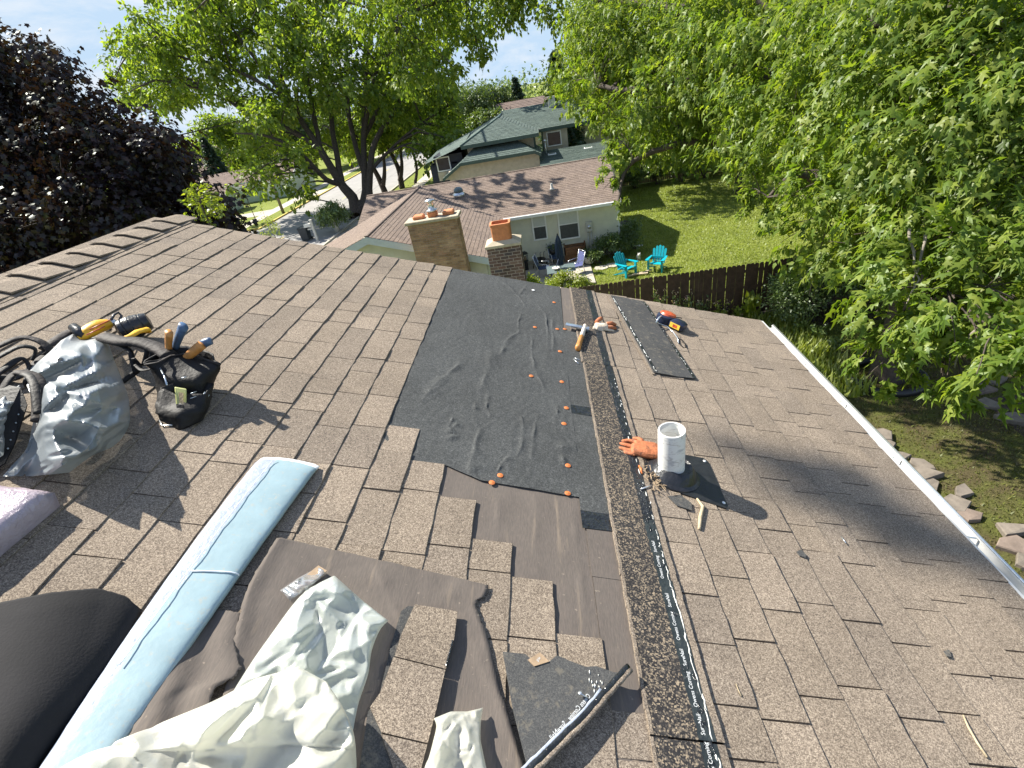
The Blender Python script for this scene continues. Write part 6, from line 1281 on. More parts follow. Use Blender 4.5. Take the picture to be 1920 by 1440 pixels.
def limb(g, pts, r0, r1, n=7, seg=14, wob=0.04):
    pts = np.array(pts, float); P = cr_interp(pts[:, None], seg)[:, 0]; L_ = np.linalg.norm(pts[-1] - pts[0]); P[1:-1] += RNG.normal(0, wob * .12 * L_ / seg ** .5, (seg - 2, 3)); g.tube(P, np.linspace(r0, r1, seg), n, cap=False); return P
def twigs(g, stem, blobs, r=0.03, every=1):
    """thin branches from the nearest point of the stem skeleton to each clump"""
    S_ = np.concatenate(stem)
    for b in blobs[::every]:
        c = np.array(b[:3]); d = np.linalg.norm(S_ - c, axis=1) + 1.2 * np.maximum(0, S_[:, 2] - c[2]); a = S_[np.argmin(d)]; L_ = np.linalg.norm(c - a)
        if L_ < .15: continue
        m_ = (a + c) / 2 + np.array([0, 0, .12 * L_]); P = limb(g, [a, m_, c], max(r * .5, min(r * 2.4, r * L_ * .5)), r * .35, 5, 7, .1)
        R_ = np.mean(b[3:6])
        for k in range(3):
            e = c + RNG.normal(0, .5, 3) * R_; limb(g, [P[4], (P[4] + e) / 2 + [0, 0, .05 * R_], e], r * .4, r * .15, 4, 5, .1)
def inpoly(x, y, poly):
    c = False; n = len(poly)
    for i in range(n):
        (x0, y0), (x1, y1) = poly[i], poly[(i + 1) % n]
        if (y0 > y) != (y1 > y) and x < (x1 - x0) * (y - y0) / (y1 - y0) + x0: c = not c
    return c
def fill(poly, n, d0, d1, r0, r1, rng, flat=.75, share=1.0, gap=.8):
    """clump centres spread through a region of the crown, kept apart from each other"""
    xs, ys = [p[0] for p in poly], [p[1] for p in poly]; out = []; tries = 0
    while len(out) < n and tries < n * 60:
        tries += 1; x, y = rng.uniform(min(xs), max(xs)), rng.uniform(min(ys), max(ys))
        if not inpoly(x, y, poly): continue
        d = rng.uniform(d0, d1); c = deep(x, y, d); R_ = rng.uniform(r0, r1)
        if any(np.linalg.norm(c - np.array(b[:3])) < gap * (R_ + b[3]) * .8 for b in out): continue
        out.append((*c, R_, R_, R_ * flat, share * (R_ / r1) ** 2))
    return out
def tree(name, label, base, stems, blobs, leafk, per, size, leafm, barkm, group=None, r0=.3, twig_r=.03, single=0, seed=1, every=1, **kw):
    rng = np.random.default_rng(seed); t = thing(name, label, 'tree', base, group); g = G(); sk_ = []
    for s in stems: sk_.append(limb(g, s[0], s[1], s[2], 10 if s[1] > .12 else 7, 18))
    o = g.build('trunk', barkm, t, True); g = G(); twigs(g, sk_, blobs, twig_r, every)
    if g.n: g.build('branches', barkm, t, True)
    leaves(t, leafk, blobs, per, size, leafm, rng, single, **kw); return t
r5 = np.random.default_rng(55)
def D(px, py, z): return deep(px, py, z)

# the big silver maple at the right, its boughs hanging over the yard
TB = np.array([8.15, 11.3, 0.0])
near = [(1655, 560, 4.9, .42), (1730, 610, 4.6, .40), (1640, 660, 5.0, .34), (1700, 690, 4.8, .30), (1790, 560, 4.5, .46), (1850, 610, 4.4, .42), (1900, 560, 4.3, .5), (1800, 700, 4.5, .26), (1770, 745, 4.6, .17), (1870, 690, 4.2, .32), (1925, 680, 4.0, .4),
  (1680, 480, 5.3, .5), (1760, 450, 4.9, .55), (1850, 480, 4.6, .55), (1930, 440, 4.5, .6), (1600, 440, 6.0, .42), (1560, 400, 6.4, .42), (1500, 375, 6.8, .40), (1440, 380, 7.2, .32), (1420, 360, 7.3, .30), (1580, 480, 6.1, .3),
  (1620, 350, 6.2, .6), (1700, 380, 5.4, .6), (1800, 350, 5.0, .7), (1900, 330, 4.8, .75), (1540, 320, 6.6, .5), (1660, 270, 5.8, .7), (1760, 250, 5.2, .75), (1870, 220, 4.9, .8), (1580, 230, 6.6, .7), (1640, 160, 6.0, .75), (1740, 140, 5.5, .8), (1840, 110, 5.1, .85), (1920, 60, 5, .9), (1560, 120, 6.8, .8), (1660, 50, 6.2, .8), (1760, 30, 5.6, .9), (1500, 250, 7.2, .6),
  (1860, 0, 5.4, .9), (1570, 20, 7.0, .9), (1940, 200, 4.8, .9)]
mid = [(1445, 285, 8.5, .62), (1460, 180, 8.4, .9), (1400, 230, 9.5, .9), (1440, 90, 8.6, 1.0), (1340, 90, 10, 1.1), (1330, 190, 10.5, .9), (1280, 150, 11, 1.1), (1270, 235, 11, .7), (1300, 278, 11.5, .5), (1215, 210, 11.5, .8), (1172, 270, 11.5, .5), (1150, 330, 11.5, .34), (1162, 368, 11.4, .24), (1156, 395, 11.4, .15), (1195, 292, 11.8, .45), (1245, 285, 12, .45), (1215, 120, 12, 1.0), (1140, 130, 12.5, .8), (1160, 60, 12.5, .9), (1250, 40, 11.5, 1.1), (1340, 10, 10.5, 1.1), (1440, 0, 9.5, 1.1), (1130, 215, 12.4, .55), (1100, 60, 13, .8), (1372, 292, 10, .42), (1165, 250, 12, .5), (1080, 150, 13, .5), (1090, 210, 13, .35)]
over = [(700, 20, 15, .9), (760, 60, 15, .8), (820, 30, 15.5, .9), (880, 60, 15.5, .8), (930, 20, 16, .9), (800, 110, 15, .55), (855, 130, 15.2, .45), (900, 100, 15.5, .4), (770, 150, 15, .45), (750, 105, 15, .5), (960, 35, 16, .35), (960, -20, 16, .9), (860, -40, 15, 1), (760, -40, 15, 1), (1030, 20, 15, .6), (985, -10, 15.5, .7)]
blobs = [(*D(x, y, d), q, q, q * .8, (q / .5) ** 2) for x, y, d, q in near]
blobs_m = [(*D(x, y, d), q, q, q * .85, (q / .5) ** 2 * .62) for x, y, d, q in mid]
blobs_o = [(*D(x, y, d), q, q, q * .7, (q / .5) ** 2 * .42) for x, y, d, q in over]
back = fill([(1440, -60), (2050, -60), (2050, 520), (1600, 540), (1480, 400), (1420, 330)], 34, 9, 14.5, .9, 1.5, r5, .8, 3.6, .55)
top = [(8, 12, 17, 3, 3, 2, 12), (5, 13, 16, 2.2, 2.2, 1.4, 8), (10.5, 9.5, 15.5, 2.6, 2.6, 1.8, 10), (8, 8, 14.5, 2, 2, 1.4, 8)]
canopy = [(*b[:6], .8 * (b[3] / .5) ** 2 * .5) for b in fill([(1070, 0), (1420, -20), (1440, 230), (1250, 220), (1130, 180), (1080, 120)], 22, 13, 17, 1.0, 1.4, r5, .8, 1, .5)]
J = TB + [0, 0, 4.6]; J2 = TB + [-.3, .4, 7.2]
stems = [([TB + [0, 0, -.1], TB + [.05, 0, 2.2], J, J2], .42, .28), ([J2, TB + [-.2, .2, 9.5], TB + [0, .5, 13], np.array([8, 12, 16.5])], .27, .07),
  ([J, D(1560, 380, 9), D(1640, 300, 7), D(1700, 200, 6), D(1780, 80, 5.6)], .20, .04), ([J, D(1720, 480, 8), D(1760, 440, 6), D(1740, 540, 5)], .13, .025), ([J, D(1800, 400, 7.5), D(1850, 350, 5.4), D(1920, 250, 5)], .14, .03), ([J, D(1600, 380, 8.8), D(1500, 330, 7.4), D(1440, 370, 7.2)], .10, .02),
  ([J2, D(1420, 150, 11), D(1300, 150, 11.2), D(1180, 170, 12), D(1120, 160, 12.6)], .18, .04), ([J2, D(1400, 250, 11), D(1270, 270, 11.2), D(1180, 310, 11.6), D(1158, 390, 11.4)], .13, .02),
  ([J2, D(1350, 30, 12), D(1150, 0, 13.5), D(980, -20, 15.4), D(800, 10, 15.2), D(740, 60, 15)], .17, .03), ([J, D(1520, 200, 10), D(1480, 60, 9), D(1420, 0, 9)], .16, .04), ([J2, TB + [1.5, -1, 9], np.array([10.5, 9.5, 15])], .18, .06), ([J, D(1640, 120, 8.5), D(1660, 60, 6.6), D(1600, 20, 6.8)], .15, .03), ([J2, TB + [-3, .8, 8.6], TB + [-6.5, 2, 10.4], TB + [-10, 3.2, 11.4]], .16, .03)]
t = thing('maple_tree', 'great silver maple at the right with leafy boughs hanging close to the roof', 'tree', TB); rng = np.random.default_rng(3)
g = G(); sk_ = [limb(g, s[0], s[1], s[2], 10 if s[1] > .12 else 7, 22) for s in stems]; g.build('trunk', 'bark', t, True)
g = G(); twigs(g, sk_, blobs + blobs_m, .022); twigs(g, sk_, back + blobs_o + canopy, .03); g.build('branches', 'bark', t, True)
g = G()
for a in ([D(1705, 430, 4.9), D(1712, 480, 4.85), D(1722, 520, 4.8), D(1700, 570, 4.75)], [D(1735, 440, 4.9), D(1722, 500, 4.85), D(1712, 545, 4.8)], [D(1780, 440, 4.8), D(1785, 490, 4.75), D(1775, 520, 4.7)], [D(1830, 620, 4.4), D(1800, 660, 4.5), D(1790, 690, 4.5)], [D(1530, 240, 6.9), D(1500, 290, 7), D(1490, 330, 7)]): limb(g, a, .016, .006, 6, 8, .3)
tag(g.build('bare_twigs', 'bark_light', t, True), kind='stuff')
leaves(t, 'silver', blobs, 310, .135, 'leaf_maple', rng, 300, droop=.6, up=.85, twig=18, spread=.25, shell=.25)
leaves(t, 'silver', blobs_m + canopy, 430, .15, 'leaf_maple', rng, 0, droop=.6, up=.85, twig=20, spread=.24, shell=.3)
leaves(t, 'clump', blobs_o, 560, .14, 'leaf_maple', rng, 0, droop=.7, up=.8, twig=10, spread=.30, shell=.2)
leaves(t, 'clump', back + top, 230, .15, 'leaf_maple', rng, 0, droop=.8, up=.8, twig=12, spread=.16, shell=.3)

# maple standing on the lawn
B2 = np.array([11.75, 32.5, 0]); r6 = np.random.default_rng(6)
bl = fill([(1040, 20), (1100, -60), (1420, -60), (1440, 270), (1400, 290), (1330, 290), (1240, 280), (1190, 250), (1120, 210), (1060, 160)], 62, 27, 38, 1.1, 1.9, r6, .8, 1, .5)
stems = [([B2, B2 + [0, 0, 2.4], B2 + [-.4, 0, 5.5], B2 + [-1, 0, 9]], .34, .16)] + [([B2 + [-.3, 0, 4.2], D(*q)], .16, .05) for q in ((1250, 150, 32), (1180, 200, 32), (1330, 80, 33), (1400, 200, 31), (1150, 60, 34))]
stems = [(s[0] if len(s[0]) > 2 else [s[0][0], (s[0][0] + s[0][1]) / 2 + [0, 0, 1], s[0][1]], s[1], s[2]) for s in stems]
tree('maple_tree', 'green maple on the sunny lawn with its dark trunk and shade on the grass', B2, stems, bl, 'clump', 560, .26, 'leaf_maple', 'bark', None, twig_r=.06, seed=8, droop=.7, twig=9, spread=.22, shell=.35)

# the many stemmed street maple
B3 = D(672, 424, 43.5); B3[2] = 0; r7 = np.random.default_rng(17)
P3_ = [(225, 95), (255, 20), (300, -70), (870, -70), (860, 30), (820, 130), (865, 230), (862, 290), (800, 310), (755, 280), (715, 205), (650, 190), (605, 235), (580, 320), (545, 330), (500, 320), (455, 290), (430, 255), (470, 225), (430, 190), (380, 165), (330, 200), (255, 215), (205, 180)]
bl = fill(P3_, 215, 37, 48, .9, 2.0, r7, .8, 1, .40)
bl += [(*D(x, y, d), q, q, q * 1.1, (q / 1.9) ** 2) for x, y, d, q in ((830, 285, 40, 1.1), (800, 290, 40, 1.2), (845, 262, 39, 1.0), (815, 255, 39, 1.2), (505, 345, 38, 1.1), (470, 330, 38, 1.0), (565, 345, 39, 1.2), (575, 375, 39, .8), (545, 370, 39, .7), (440, 350, 38, .6), (455, 365, 38, .6), (790, 265, 42, 1.3), (840, 250, 42, 1.3), (770, 225, 42, 1.3))]
dap = [(*(on_front(x, y) - SUN * (13.5 + k % 3)), q, q, q * .7, (q / 1.9) ** 2 * 1.5) for k, (x, y, q) in enumerate(((700, 385, .6), (740, 375, .55), (835, 385, .5), (855, 402, .5), (885, 398, .55), (905, 372, .6), (925, 388, .5), (955, 360, .55), (990, 350, .6), (1000, 383, .4), (1042, 372, .5), (1022, 342, .5), (960, 336, .5), (880, 347, .5), (790, 362, .5), (935, 340, .4), (870, 372, .45)))]
bl += dap; DC = np.mean([b_[:3] for b_ in dap], axis=0)
J = D(662, 372, 43.5); J2 = D(684, 372, 43.5)
K = lambda *a: [D(x, y, z) for x, y, z in a]
stems = [([B3, D(668, 405, 43.5), J, D(640, 345, 43), D(600, 280, 42.5), D(545, 190, 42), D(500, 60, 42)], .62, .12), ([D(668, 402, 43.5), D(676, 385, 43.6), J2, D(684, 330, 43.6), D(682, 240, 44), D(690, 120, 44), D(700, -20, 44)], .46, .12), ([D(672, 400, 43.5), D(690, 372, 43.4), D(693, 330, 43.4), D(705, 260, 43), D(760, 180, 43), D(800, 60, 43)], .42, .10),
  ([D(640, 345, 43), D(610, 335, 42), D(560, 285, 41), D(500, 255, 40), D(440, 250, 39.5)], .26, .05), ([D(600, 280, 42.5), D(540, 240, 42), D(470, 215, 42), D(420, 185, 42), D(370, 165, 42)], .22, .05), ([D(640, 340, 43), D(625, 250, 43.5), D(610, 120, 44), D(590, -20, 44)], .30, .08), ([D(684, 330, 43.6), D(655, 220, 44.5), D(650, 90, 45), D(640, -30, 45)], .25, .07),
  ([D(545, 190, 42), D(440, 130, 41.5), D(350, 110, 41), D(280, 90, 41)], .18, .04), ([D(560, 215, 42), D(470, 100, 42), D(400, 0, 42)], .18, .05), ([D(682, 260, 44), D(740, 130, 44), D(770, 20, 44)], .20, .05), ([D(693, 320, 43.4), D(760, 255, 43), D(830, 205, 43), D(850, 195, 43)], .16, .04), ([D(600, 275, 42.5), D(570, 120, 43), D(545, 0, 43)], .22, .06), ([D(682, 260, 44), D(700, 150, 42), D(740, 40, 38), DC], .20, .04)]
tree('maple_tree', 'many stemmed street maple spreading over the road beyond the ranch house', B3, stems, bl, 'clump', 560, .34, 'leaf_street', 'bark', 'street trees along the near kerb', twig_r=.045, seed=9, droop=.55, twig=10, spread=.22, shell=.25)
for i, (px, py, base, hh, lab) in enumerate(((722, 362, np.array([-16.9, 55.4, 0]), 9, 'forked street tree just behind the spreading street maple'), (757, 354, np.array([-15.3, 56.6, 0]), 9, 'street tree with a leaning trunk, second behind the spreading maple'), (779, 346, np.array([-14.2, 58.5, 0]), 8, 'thin trunked street tree nearest the green roofed house'), (700, 330, np.array([-15.6, 74, 0]), 10, 'distant street tree farther down the near kerb'))):
    rr = np.random.default_rng(30 + i); bl = [(*(base + [rr.normal(0, 2.0), rr.normal(0, 2.0), rr.uniform(4.2, hh)]), q, q, q * .8, (q / 1.9) ** 2) for q in rr.uniform(1.1, 1.8, 22)]
    st = [([base, base + [-.4 + .5 * i, .2, 2], base + [-1.2 + .7 * i, 0, 5], base + [-1.5 + .9 * i, .3, hh - 1]], .34 if i != 2 else .18, .06)] + ([([base + [0, 0, .8], base + [.7, 0, 2.6], base + [1.2, .2, 6.5]], .28, .06)] if i < 2 else [])
    tree('maple_tree', lab, base, st, bl, 'clump', 300, .32, 'leaf_street', 'bark', 'street trees along the near kerb', twig_r=.04, seed=40 + i, droop=.55, twig=8, spread=.25, shell=.3)

# the purple leaved maple beyond the ridge
B5 = np.array([-10.8, 11.6, 0]); r8 = np.random.default_rng(28)
PP = [(-120, 60), (20, 95), (75, 95), (120, 130), (165, 175), (150, 205), (215, 200), (250, 240), (300, 265), (330, 300), (365, 330), (380, 370), (425, 405), (430, 430), (380, 440), (300, 470), (200, 520), (0, 640), (-120, 680)]
bl = fill(PP, 190, 11.5, 16, .45, .95, r8, .8, 1, .36)
bl += [(*D(x, y, 11), .55, .55, .45, .35) for x, y in ((110, 300), (150, 340), (135, 390), (170, 420), (190, 300), (100, 360), (200, 360), (160, 270), (90, 420), (230, 390), (120, 240))]
st = [([B5, B5 + [0, 0, 2.5], B5 + [.2, 0, 5], B5 + [0, 0, 7.5]], .3, .08)] + [([B5 + [0, 0, 3.2], (B5 + [0, 0, 3.2] + D(*q)) / 2 + [0, 0, .4], D(*q)], .055, .012) for q in ((60, 180, 15), (160, 260, 14), (280, 330, 14), (380, 400, 13), (0, 350, 13), (120, 420, 13), (-80, 250, 14))]
tree('maple_tree', 'dark purple leaved maple behind the ridge at the left', B5, st, bl, 'norway', 560, .118, 'leaf_purple', 'bark_dark', None, twig_r=.03, seed=12, single=300, droop=.8, twig=9, spread=.32, shell=.25)
# tall tree left of the house that throws the broken shade on the right of the roof
B6 = np.array([-14.0, -3.0, 0]); r9 = np.random.default_rng(31)
def sunward(p, t): return np.array(p) - SUN * t
shade = [(W([[u, s, 0]])[0], q) for u, s, q in ((1.93, 1.30, .10), (1.86, 1.42, .13), (1.80, 1.58, .16), (1.72, 1.72, .20), (1.62, 1.84, .22), (1.66, 2.05, .26), (1.52, 2.08, .24), (1.76, 1.95, .20), (1.58, 1.62, .12), (1.50, 1.9, .14), (1.42, 2.2, .2))]
bl = [(*sunward(p, 24 + .6 * sin(i * 2.3)), q * .8, q * .8, q * .7, (q / .3) ** 2 * .30) for i, (p, q) in enumerate(shade)]
tp_ = sunward(W([[1.62, 1.84, 0]])[0], 24); w1, w2 = sunward((0, -3, 6), 18), sunward((4.2, -.6, 6), 22)
bl += [(*(np.array(p) + r9.normal(0, .5, 3)), q, q, q * .8, (q / .9) ** 2 * 1.6) for p, q in ((w2, 1.0), (w2 + [.8, -1.5, -.5], 1.2), (w1 + [1, 1, 1], 1.3), (w1, 1.4), (w1 + [-1, -2, -1], 1.5), (B6 + [0, 0, 15], 1.8), (B6 + [-1.5, -1, 13], 1.8), (B6 + [.8, -2, 17], 1.7), (B6 + [-.5, 1, 18], 1.7), (B6 + [1.5, .5, 14], 1.5))]
tree('shade_tree', 'tall green tree left of the house whose top shades the right part of the roof', B6, [([B6, B6 + [0.2, 0.3, 6], B6 + [.5, 1, 11], w1, w2, tp_], .42, .025)], bl, 'simple', 320, .14, 'leaf_street', 'bark', None, twig_r=.016, seed=14, droop=.5, twig=8, spread=.3, shell=.1)

# trees farther off: (kind, base x, y, height, crown radius, label)
def simple_tree(i, kind, x, y, h, cr, lab, group='trees beyond the street and the houses'):
    rr = np.random.default_rng(100 + i); b = np.array([x, y, 0.0]); t = thing({'spruce': 'spruce_tree'}.get(kind, 'broadleaf_tree'), lab, 'tree', b, group); g = G()
    if kind == 'spruce':
        g.tube([b, b + [0, 0, h]], [.2, .03], 7); g.build('trunk', 'bark', t, True); n = 3600; f = rr.random(n) ** .75; z = h * (.06 + .94 * (1 - f)); tier = (np.floor(z / (h / 13)) % 1); R_ = cr * (1 - z / h) * (.72 + .28 * np.abs(np.sin(z / h * 13 * pi))) + .05; a = rr.uniform(0, 2 * pi, n); q = R_ * rr.uniform(.35, 1, n)
        P = b + np.stack([q * np.cos(a), q * np.sin(a), z], 1); T = np.stack([np.cos(a), np.sin(a), np.full(n, -.35)], 1) + rr.normal(0, .3, (n, 3)); T, B, N_ = frames(T, np.array([0, 0, 1.]) + rr.normal(0, .5, (n, 3))); leaf_mesh('crown', 'clump', P, T, B, N_, rr.uniform(.3, .7, n) * h / 11, 'needle', t)
    else:
        lm = {'green': 'leaf_back', 'dark': 'leaf_street', 'purple': 'leaf_purple', 'lime': 'leaf_lime'}[kind]; P = limb(g, [b, b + [.2, 0, h * .35], b + [0, .2, h * .8]], .05 * h * .4, .04, 7, 10); g.build('trunk', 'bark', t, True)
        n = 22; bl = []
        for k in range(n):
            d = rr.normal(size=3); d /= np.linalg.norm(d); c = b + [0, 0, h * .62] + d * np.array([cr * .66, cr * .66, h * .27]); q = cr * rr.uniform(.28, .46); bl.append((*c, q, q, q * .8, 1))
        g = G(); twigs(g, [P], bl, .035, 2); g.build('branches', 'bark', t, True); leaves(t, 'clump', bl, 420, max(.26, h * .038), lm, rr, droop=.45, twig=7, spread=.28, shell=.3)
    return t
LIST = [('green', -62, 66, 10, 5.5, 'tall green tree far left, behind the purple maple'), ('dark', -70, 80, 12, 6, 'dark broad tree at the far left of the skyline'), ('dark', -52, 74, 9.5, 4.5, 'dark tree behind the pale green garage'), ('spruce', -44.5, 72.5, 8.2, 2.6, 'small blue green spruce behind the pale green garage'), ('dark', -47, 82, 11, 5, 'dark tree right of the small spruce'), ('purple', -53, 68, 7.5, 3.2, 'dim purple leaved tree left of the small spruce'),
  ('green', -42, 92, 12, 5.5, 'rounded green tree above the pale green garage'), ('green', -34, 96, 12, 5.5, 'green tree above the bungalow roof'), ('dark', -27, 100, 12, 6, 'dark tree at the far end of the street, left side'), ('green', -18, 104, 11, 6, 'green tree where the street meets the skyline'), ('green', -30.5, 86, 8, 3.6, 'low green tree beside the tan house across the street'), ('green', -13, 80, 9.5, 4.5, 'green tree left of the green roof'), ('green', -8.6, 74, 8.6, 3.8, 'pale green tree left of the spruce in the gap'), ('green', -5.6, 78, 8.3, 3.2, 'rounded tree in the gap between the maples'),
  ('spruce', -2.3, 80, 8.4, 3.0, 'blue green spruce in the gap above the brown roof'), ('spruce', 2.4, 56, 9.8, 3.0, 'tall dark spruce right of the sky gap'), ('green', -5.2, 62, 5.8, 2.8, 'low leafy tree just behind the green roof'), ('dark', 8, 60, 11, 5, 'dark tree behind the lawn maple, left'), ('dark', 16, 52, 12, 6, 'dark tree behind the lawn maple, centre'), ('green', 24, 48, 12, 6, 'green tree behind the lawn maple, right'), ('dark', 21, 36, 11, 5.5, 'dark tree at the right end of the lawn'), ('dark', 18, 26, 10, 4.5, 'dark tree behind the picket fence at the far right'), ('green', 15, 20.5, 7, 3.0, 'leafy tree in shade behind the picket fence'), ('dark', 17.5, 12, 8, 3.6, 'shaded tree at the right edge of the yard')]
for i, a in enumerate(LIST): simple_tree(i, *a)
rr = np.random.default_rng(77); bl = []
for k in range(150):
    a = radians(-62 + 124 * k / 150); d = rr.uniform(125, 180); q = rr.uniform(4.5, 7.5); bl.append((d * sin(a), d * cos(a), rr.uniform(2.5, 5), q, q, q * .75, 1))
P, T, B, N_, S = scatter(rr, bl, 260, .85, droop=.3, twig=6, spread=.3, shell=.45); o = leaf_mesh('far_wood', 'clump', P, T, B, N_, S, 'leaf_back', None); tag(o, 'far belt of trees along the skyline', 'woodland', kind='stuff')

# shrubs
def shrub(name, label, c, R_, n, size, lm, kind='clump', group=None, seed=1, cat='shrub', stem=True, droop=.2):
    rr = np.random.default_rng(seed); t = thing(name, label, cat, (c[0], c[1], 0), group); bl = []
    c = np.array(c, float); R_ = np.array(R_, float)
    for k in range(14):
        d = rr.normal(size=3); d /= np.linalg.norm(d); d[2] = abs(d[2]) * .9 - .25 if stem else d[2]; q = R_.mean() * rr.uniform(.3, .45); bl.append((*(c + d * R_ * .7), q, q, q * .85, 1))
    if stem:
        g = G()
        for k in range(5): e = np.array(bl[k][:3]); limb(g, [np.array([c[0] + .06 * k, c[1], 0]), (np.array([c[0], c[1], 0]) + e) / 2, e], .03, .01, 5, 6)
        g.build('stems', 'bark', t, True)
    leaves(t, kind, bl, n / 14, size, lm, rr, droop=droop, twig=6, spread=.32, shell=.35); return t
shrub('garden_shrub', 'large dark rounded shrub in front of the picket fence', (7.75, 14.85, 1.15), (1.35, .95, 1.25), 9000, .085, 'leaf_shrub', seed=1)
shrub('garden_shrub', 'darker tall shrub behind the rounded one at the fence', (9.4, 14.9, 1.3), (1.3, .8, 1.5), 6500, .10, 'leaf_shrub', seed=2)
shrub('garden_shrub', 'low yellow green bush left of the patio table, behind the roof edge', (-1.05, 19.4, .75), (.55, .5, .62), 2400, .075, 'leaf_lime', seed=3)
shrub('garden_shrub', 'broad yellow green bush in front of the patio table', (.42, 19.2, .72), (.98, .55, .68), 4600, .075, 'leaf_lime', seed=4)
shrub('garden_shrub', 'small yellow green bush at the right end of the patio hedge', (1.12, 19.2, .5), (.42, .42, .48), 1500, .07, 'leaf_lime', seed=5)
shrub('garden_shrub', 'dark green bush in shade against the cream wall', (2.75, 23.75, .62), (.95, .6, .68), 4200, .075, 'leaf_shrub', seed=6)
shrub('garden_shrub', 'dark leafy bush at the corner of the cream house', (3.95, 24.6, .75), (.8, 1.0, .85), 4600, .08, 'leaf_shrub', seed=7)
shrub('garden_shrub', 'low green bush right of the white flower pot', (2.05, 23.2, .4), (.45, .5, .42), 1600, .07, 'leaf_shrub', seed=8)
for i in range(7):
    x = 6.4 + i * 1.6; shrub('hedge_shrub', ('leafy hedge shrub by the neighbour house end of the back fence', 'second hedge shrub along the back fence', 'rounded hedge shrub at the middle of the back fence', 'hedge shrub left of the lawn maple trunk', 'hedge shrub behind the lawn maple trunk', 'hedge shrub right of the lawn maple trunk', 'last hedge shrub at the right of the back fence')[i], (x, 38.3 + .3 * sin(i * 2), .9), (1.05, .8, 1.05 + .2 * (i % 2)), 1700, .16, 'leaf_shrub', group='shrubs along the back fence', seed=20 + i)
c = at(634, 436); t = thing('weeping_tree', 'small mop headed weeping tree with a wrapped trunk by the kerb', 'tree', (c[0], c[1], 0)); rr = np.random.default_rng(61); g = G(); g.tube([c, c + [0, 0, 1.2]], [.22, .16], 9); g.build('trunk', 'grey_box', t, True)
cz = far(637, 391, c[1])[2]; bl = [(c[0] + .82 * cos(a) * q, c[1] + .82 * sin(a) * q, cz - .75 * q * q + .35, .5, .5, .6, 1) for q, m in ((.15, 1), (.7, 6), (1.0, 9)) for a in np.linspace(0, 2 * pi, m, endpoint=False)]; leaves(t, 'simple', bl, 260, .17, 'leaf_shrub', rr, droop=1.3, twig=8, spread=.3, shell=.4)
b = np.array([far(519, 452, 25)[0], 25.0, 0]); topz = far(505, 402, 25)[2]; t = thing('sapling', 'thin pale green sapling rising behind the roof edge', 'tree', b); g = G(); S_ = [limb(g, [b, b + [.1, 0, topz * .5], b + [-.1, 0, topz * .95]], .05, .015, 7, 12)]
rr = np.random.default_rng(62); bl = [(*(np.array([b[0] - .12, 25, topz - .75]) + rr.normal(0, 1, 3) * [.36, .3, .38]), .2, .2, .2, 1) for k in range(15)]; twigs(g, S_, bl, .012); g.build('trunk', 'bark_light', t, True); leaves(t, 'simple', bl, 52, .085, 'leaf_lime', rr, droop=.5, twig=6, spread=.5, shell=.2)
b = np.array([far(385, 400, 9.6)[0], 9.6, 0]); cz = far(383, 378, 9.6)[2]; t = thing('lime_tree', 'small bright lime green tree in front of the purple maple', 'tree', b); g = G(); S_ = [limb(g, [b, b + [0, 0, cz * .6], b + [0, 0, cz]], .05, .015, 7, 12)]; bl = [(*far(x, y, 9.6 + rr.normal(0, .15)), q, q, q, (q / .2) ** 2) for x, y, q in ((355, 352, .12), (372, 348, .11), (346, 366, .09), (362, 364, .13), (394, 360, .12), (402, 392, .15), (412, 384, .10), (380, 378, .2), (392, 400, .17), (370, 388, .17), (360, 376, .12), (384, 408, .12), (415, 402, .08), (398, 376, .16))]
twigs(g, S_, bl, .008); g.build('trunk', 'bark', t, True); leaves(t, 'clump', bl, 90, .075, 'leaf_lime', rr, droop=.4, twig=6, spread=.4, shell=.2)
for (t, c), n, lm in ((POT1, 900, 'leaf_shrub'), (POT2, 200, 'leaf_shrub')):
    bl = [(*(c + rr.normal(0, 1, 3) * [.16, .16, .08]), .15, .15, .13, 1) for k in range(8)]; o = leaves(t, 'simple', bl, n / 8, .10, lm, rr, droop=.4, twig=5, spread=.5, shell=.2); o.name = 'foliage'
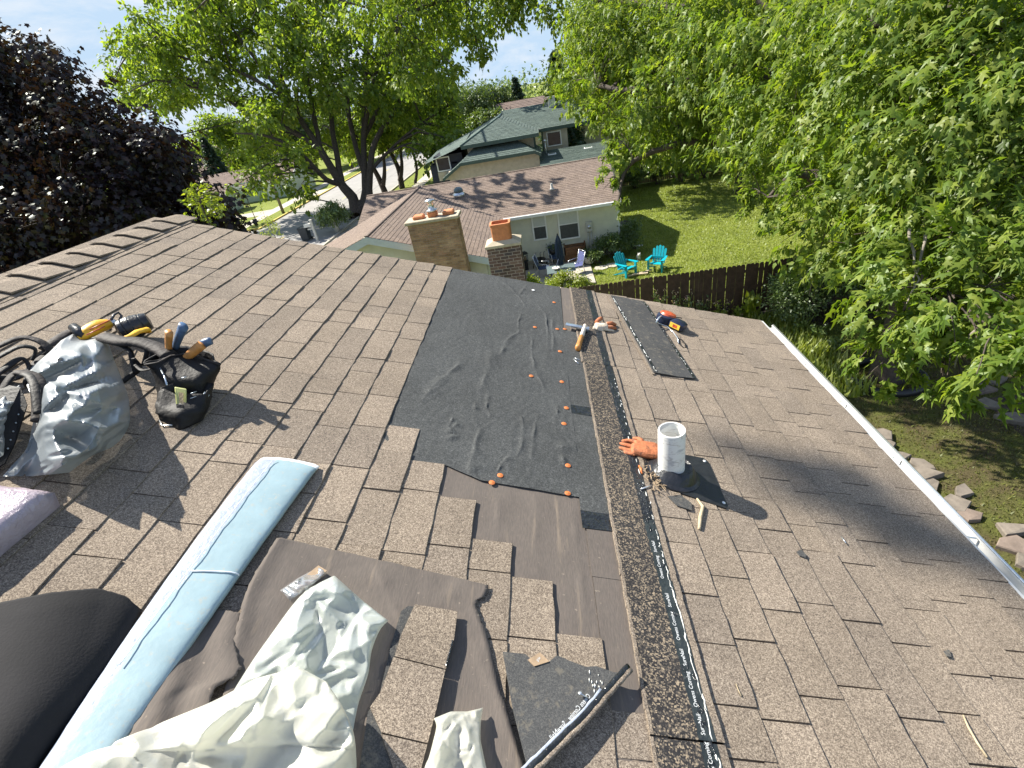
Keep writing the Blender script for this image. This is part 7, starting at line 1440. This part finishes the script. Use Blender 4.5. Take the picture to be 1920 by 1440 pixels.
# flowers and weeds along the fence
PL = [(1236, 572, .55, 'straggly seeding plant behind the roof edge, left of the pink flowers', 'petal'), (1272, 572, .75, 'tall dry flower head in front of the fence', 'petal'), (1290, 578, .5, 'pink flowering plant at the fence beside the dry flower head', 'petal'), (1318, 580, .45, 'small white flowered weed at the fence', 'petal'), (1352, 590, .55, 'pale flowering plant in the yellow green clump', 'petal'), (1383, 600, .5, 'yellow green leafy clump near the gutter end', None), (1345, 605, .4, 'low bright green leafy clump behind the roof edge', None), (1405, 600, .75, 'spiky grassy plant beside the dark shrub', None), (1310, 600, .35, 'low weeds at the foot of the fence', None), (1530, 640, .5, 'green leafy plant left of the shaded lawn', None), (1565, 665, .5, 'second green leafy plant by the shaded lawn', None), (1500, 630, .45, 'small plant at the corner beyond the gutter', None)]
for i, (px, py, h, lab, fl) in enumerate(PL):
    rr = np.random.default_rng(300 + i); c = at(px, py); 
    if py < 620: c = EYE + ray(px, py) * (15.45 / ray(px, py)[1]); c[2] = 0
    zt2 = max(h, far(px, py - 22, c[1])[2]) if fl else h; t = thing('garden_plant', lab, 'plant', c, 'plants along the picket fence'); g = G(); tips = []
    for k in range(7):
        a = rr.uniform(0, 2 * pi); e = c + [.18 * cos(a), .14 * sin(a), zt2 * rr.uniform(.7, 1.1)]; P = limb(g, [c, (c + e) / 2 + rr.normal(0, .03, 3), e], .008, .004, 4, 6); tips.append(e)
    g.build('stems', 'grass_blade', t); n = 150; k = rr.integers(0, 7, n); f = rr.random(n); P = c + (np.array(tips)[k] - c) * f[:, None] + rr.normal(0, .06, (n, 3)); T, B, N_ = frames(rr.normal(0, 1, (n, 3)) + [0, 0, .5 if i != 7 else 3], np.array([0, 0, 1.]) + rr.normal(0, .4, (n, 3))); leaf_mesh('foliage', 'simple', P, T, B, N_, rr.uniform(.08, .17, n) * (1 if i != 7 else 2.2), 'leaf_lime' if i in (4, 5, 6, 7) else 'leaf_shrub', t)
    if fl:
        n = 26; k = rr.integers(0, 7, n); P = np.array(tips)[k] + rr.normal(0, .03, (n, 3)); T, B, N_ = frames(rr.normal(0, 1, (n, 3)), np.array([0, 0, 1.]) + rr.normal(0, .6, (n, 3))); leaf_mesh('flowers', 'simple', P, T, B, N_, rr.uniform(.04, .08, n), 'petal', t)
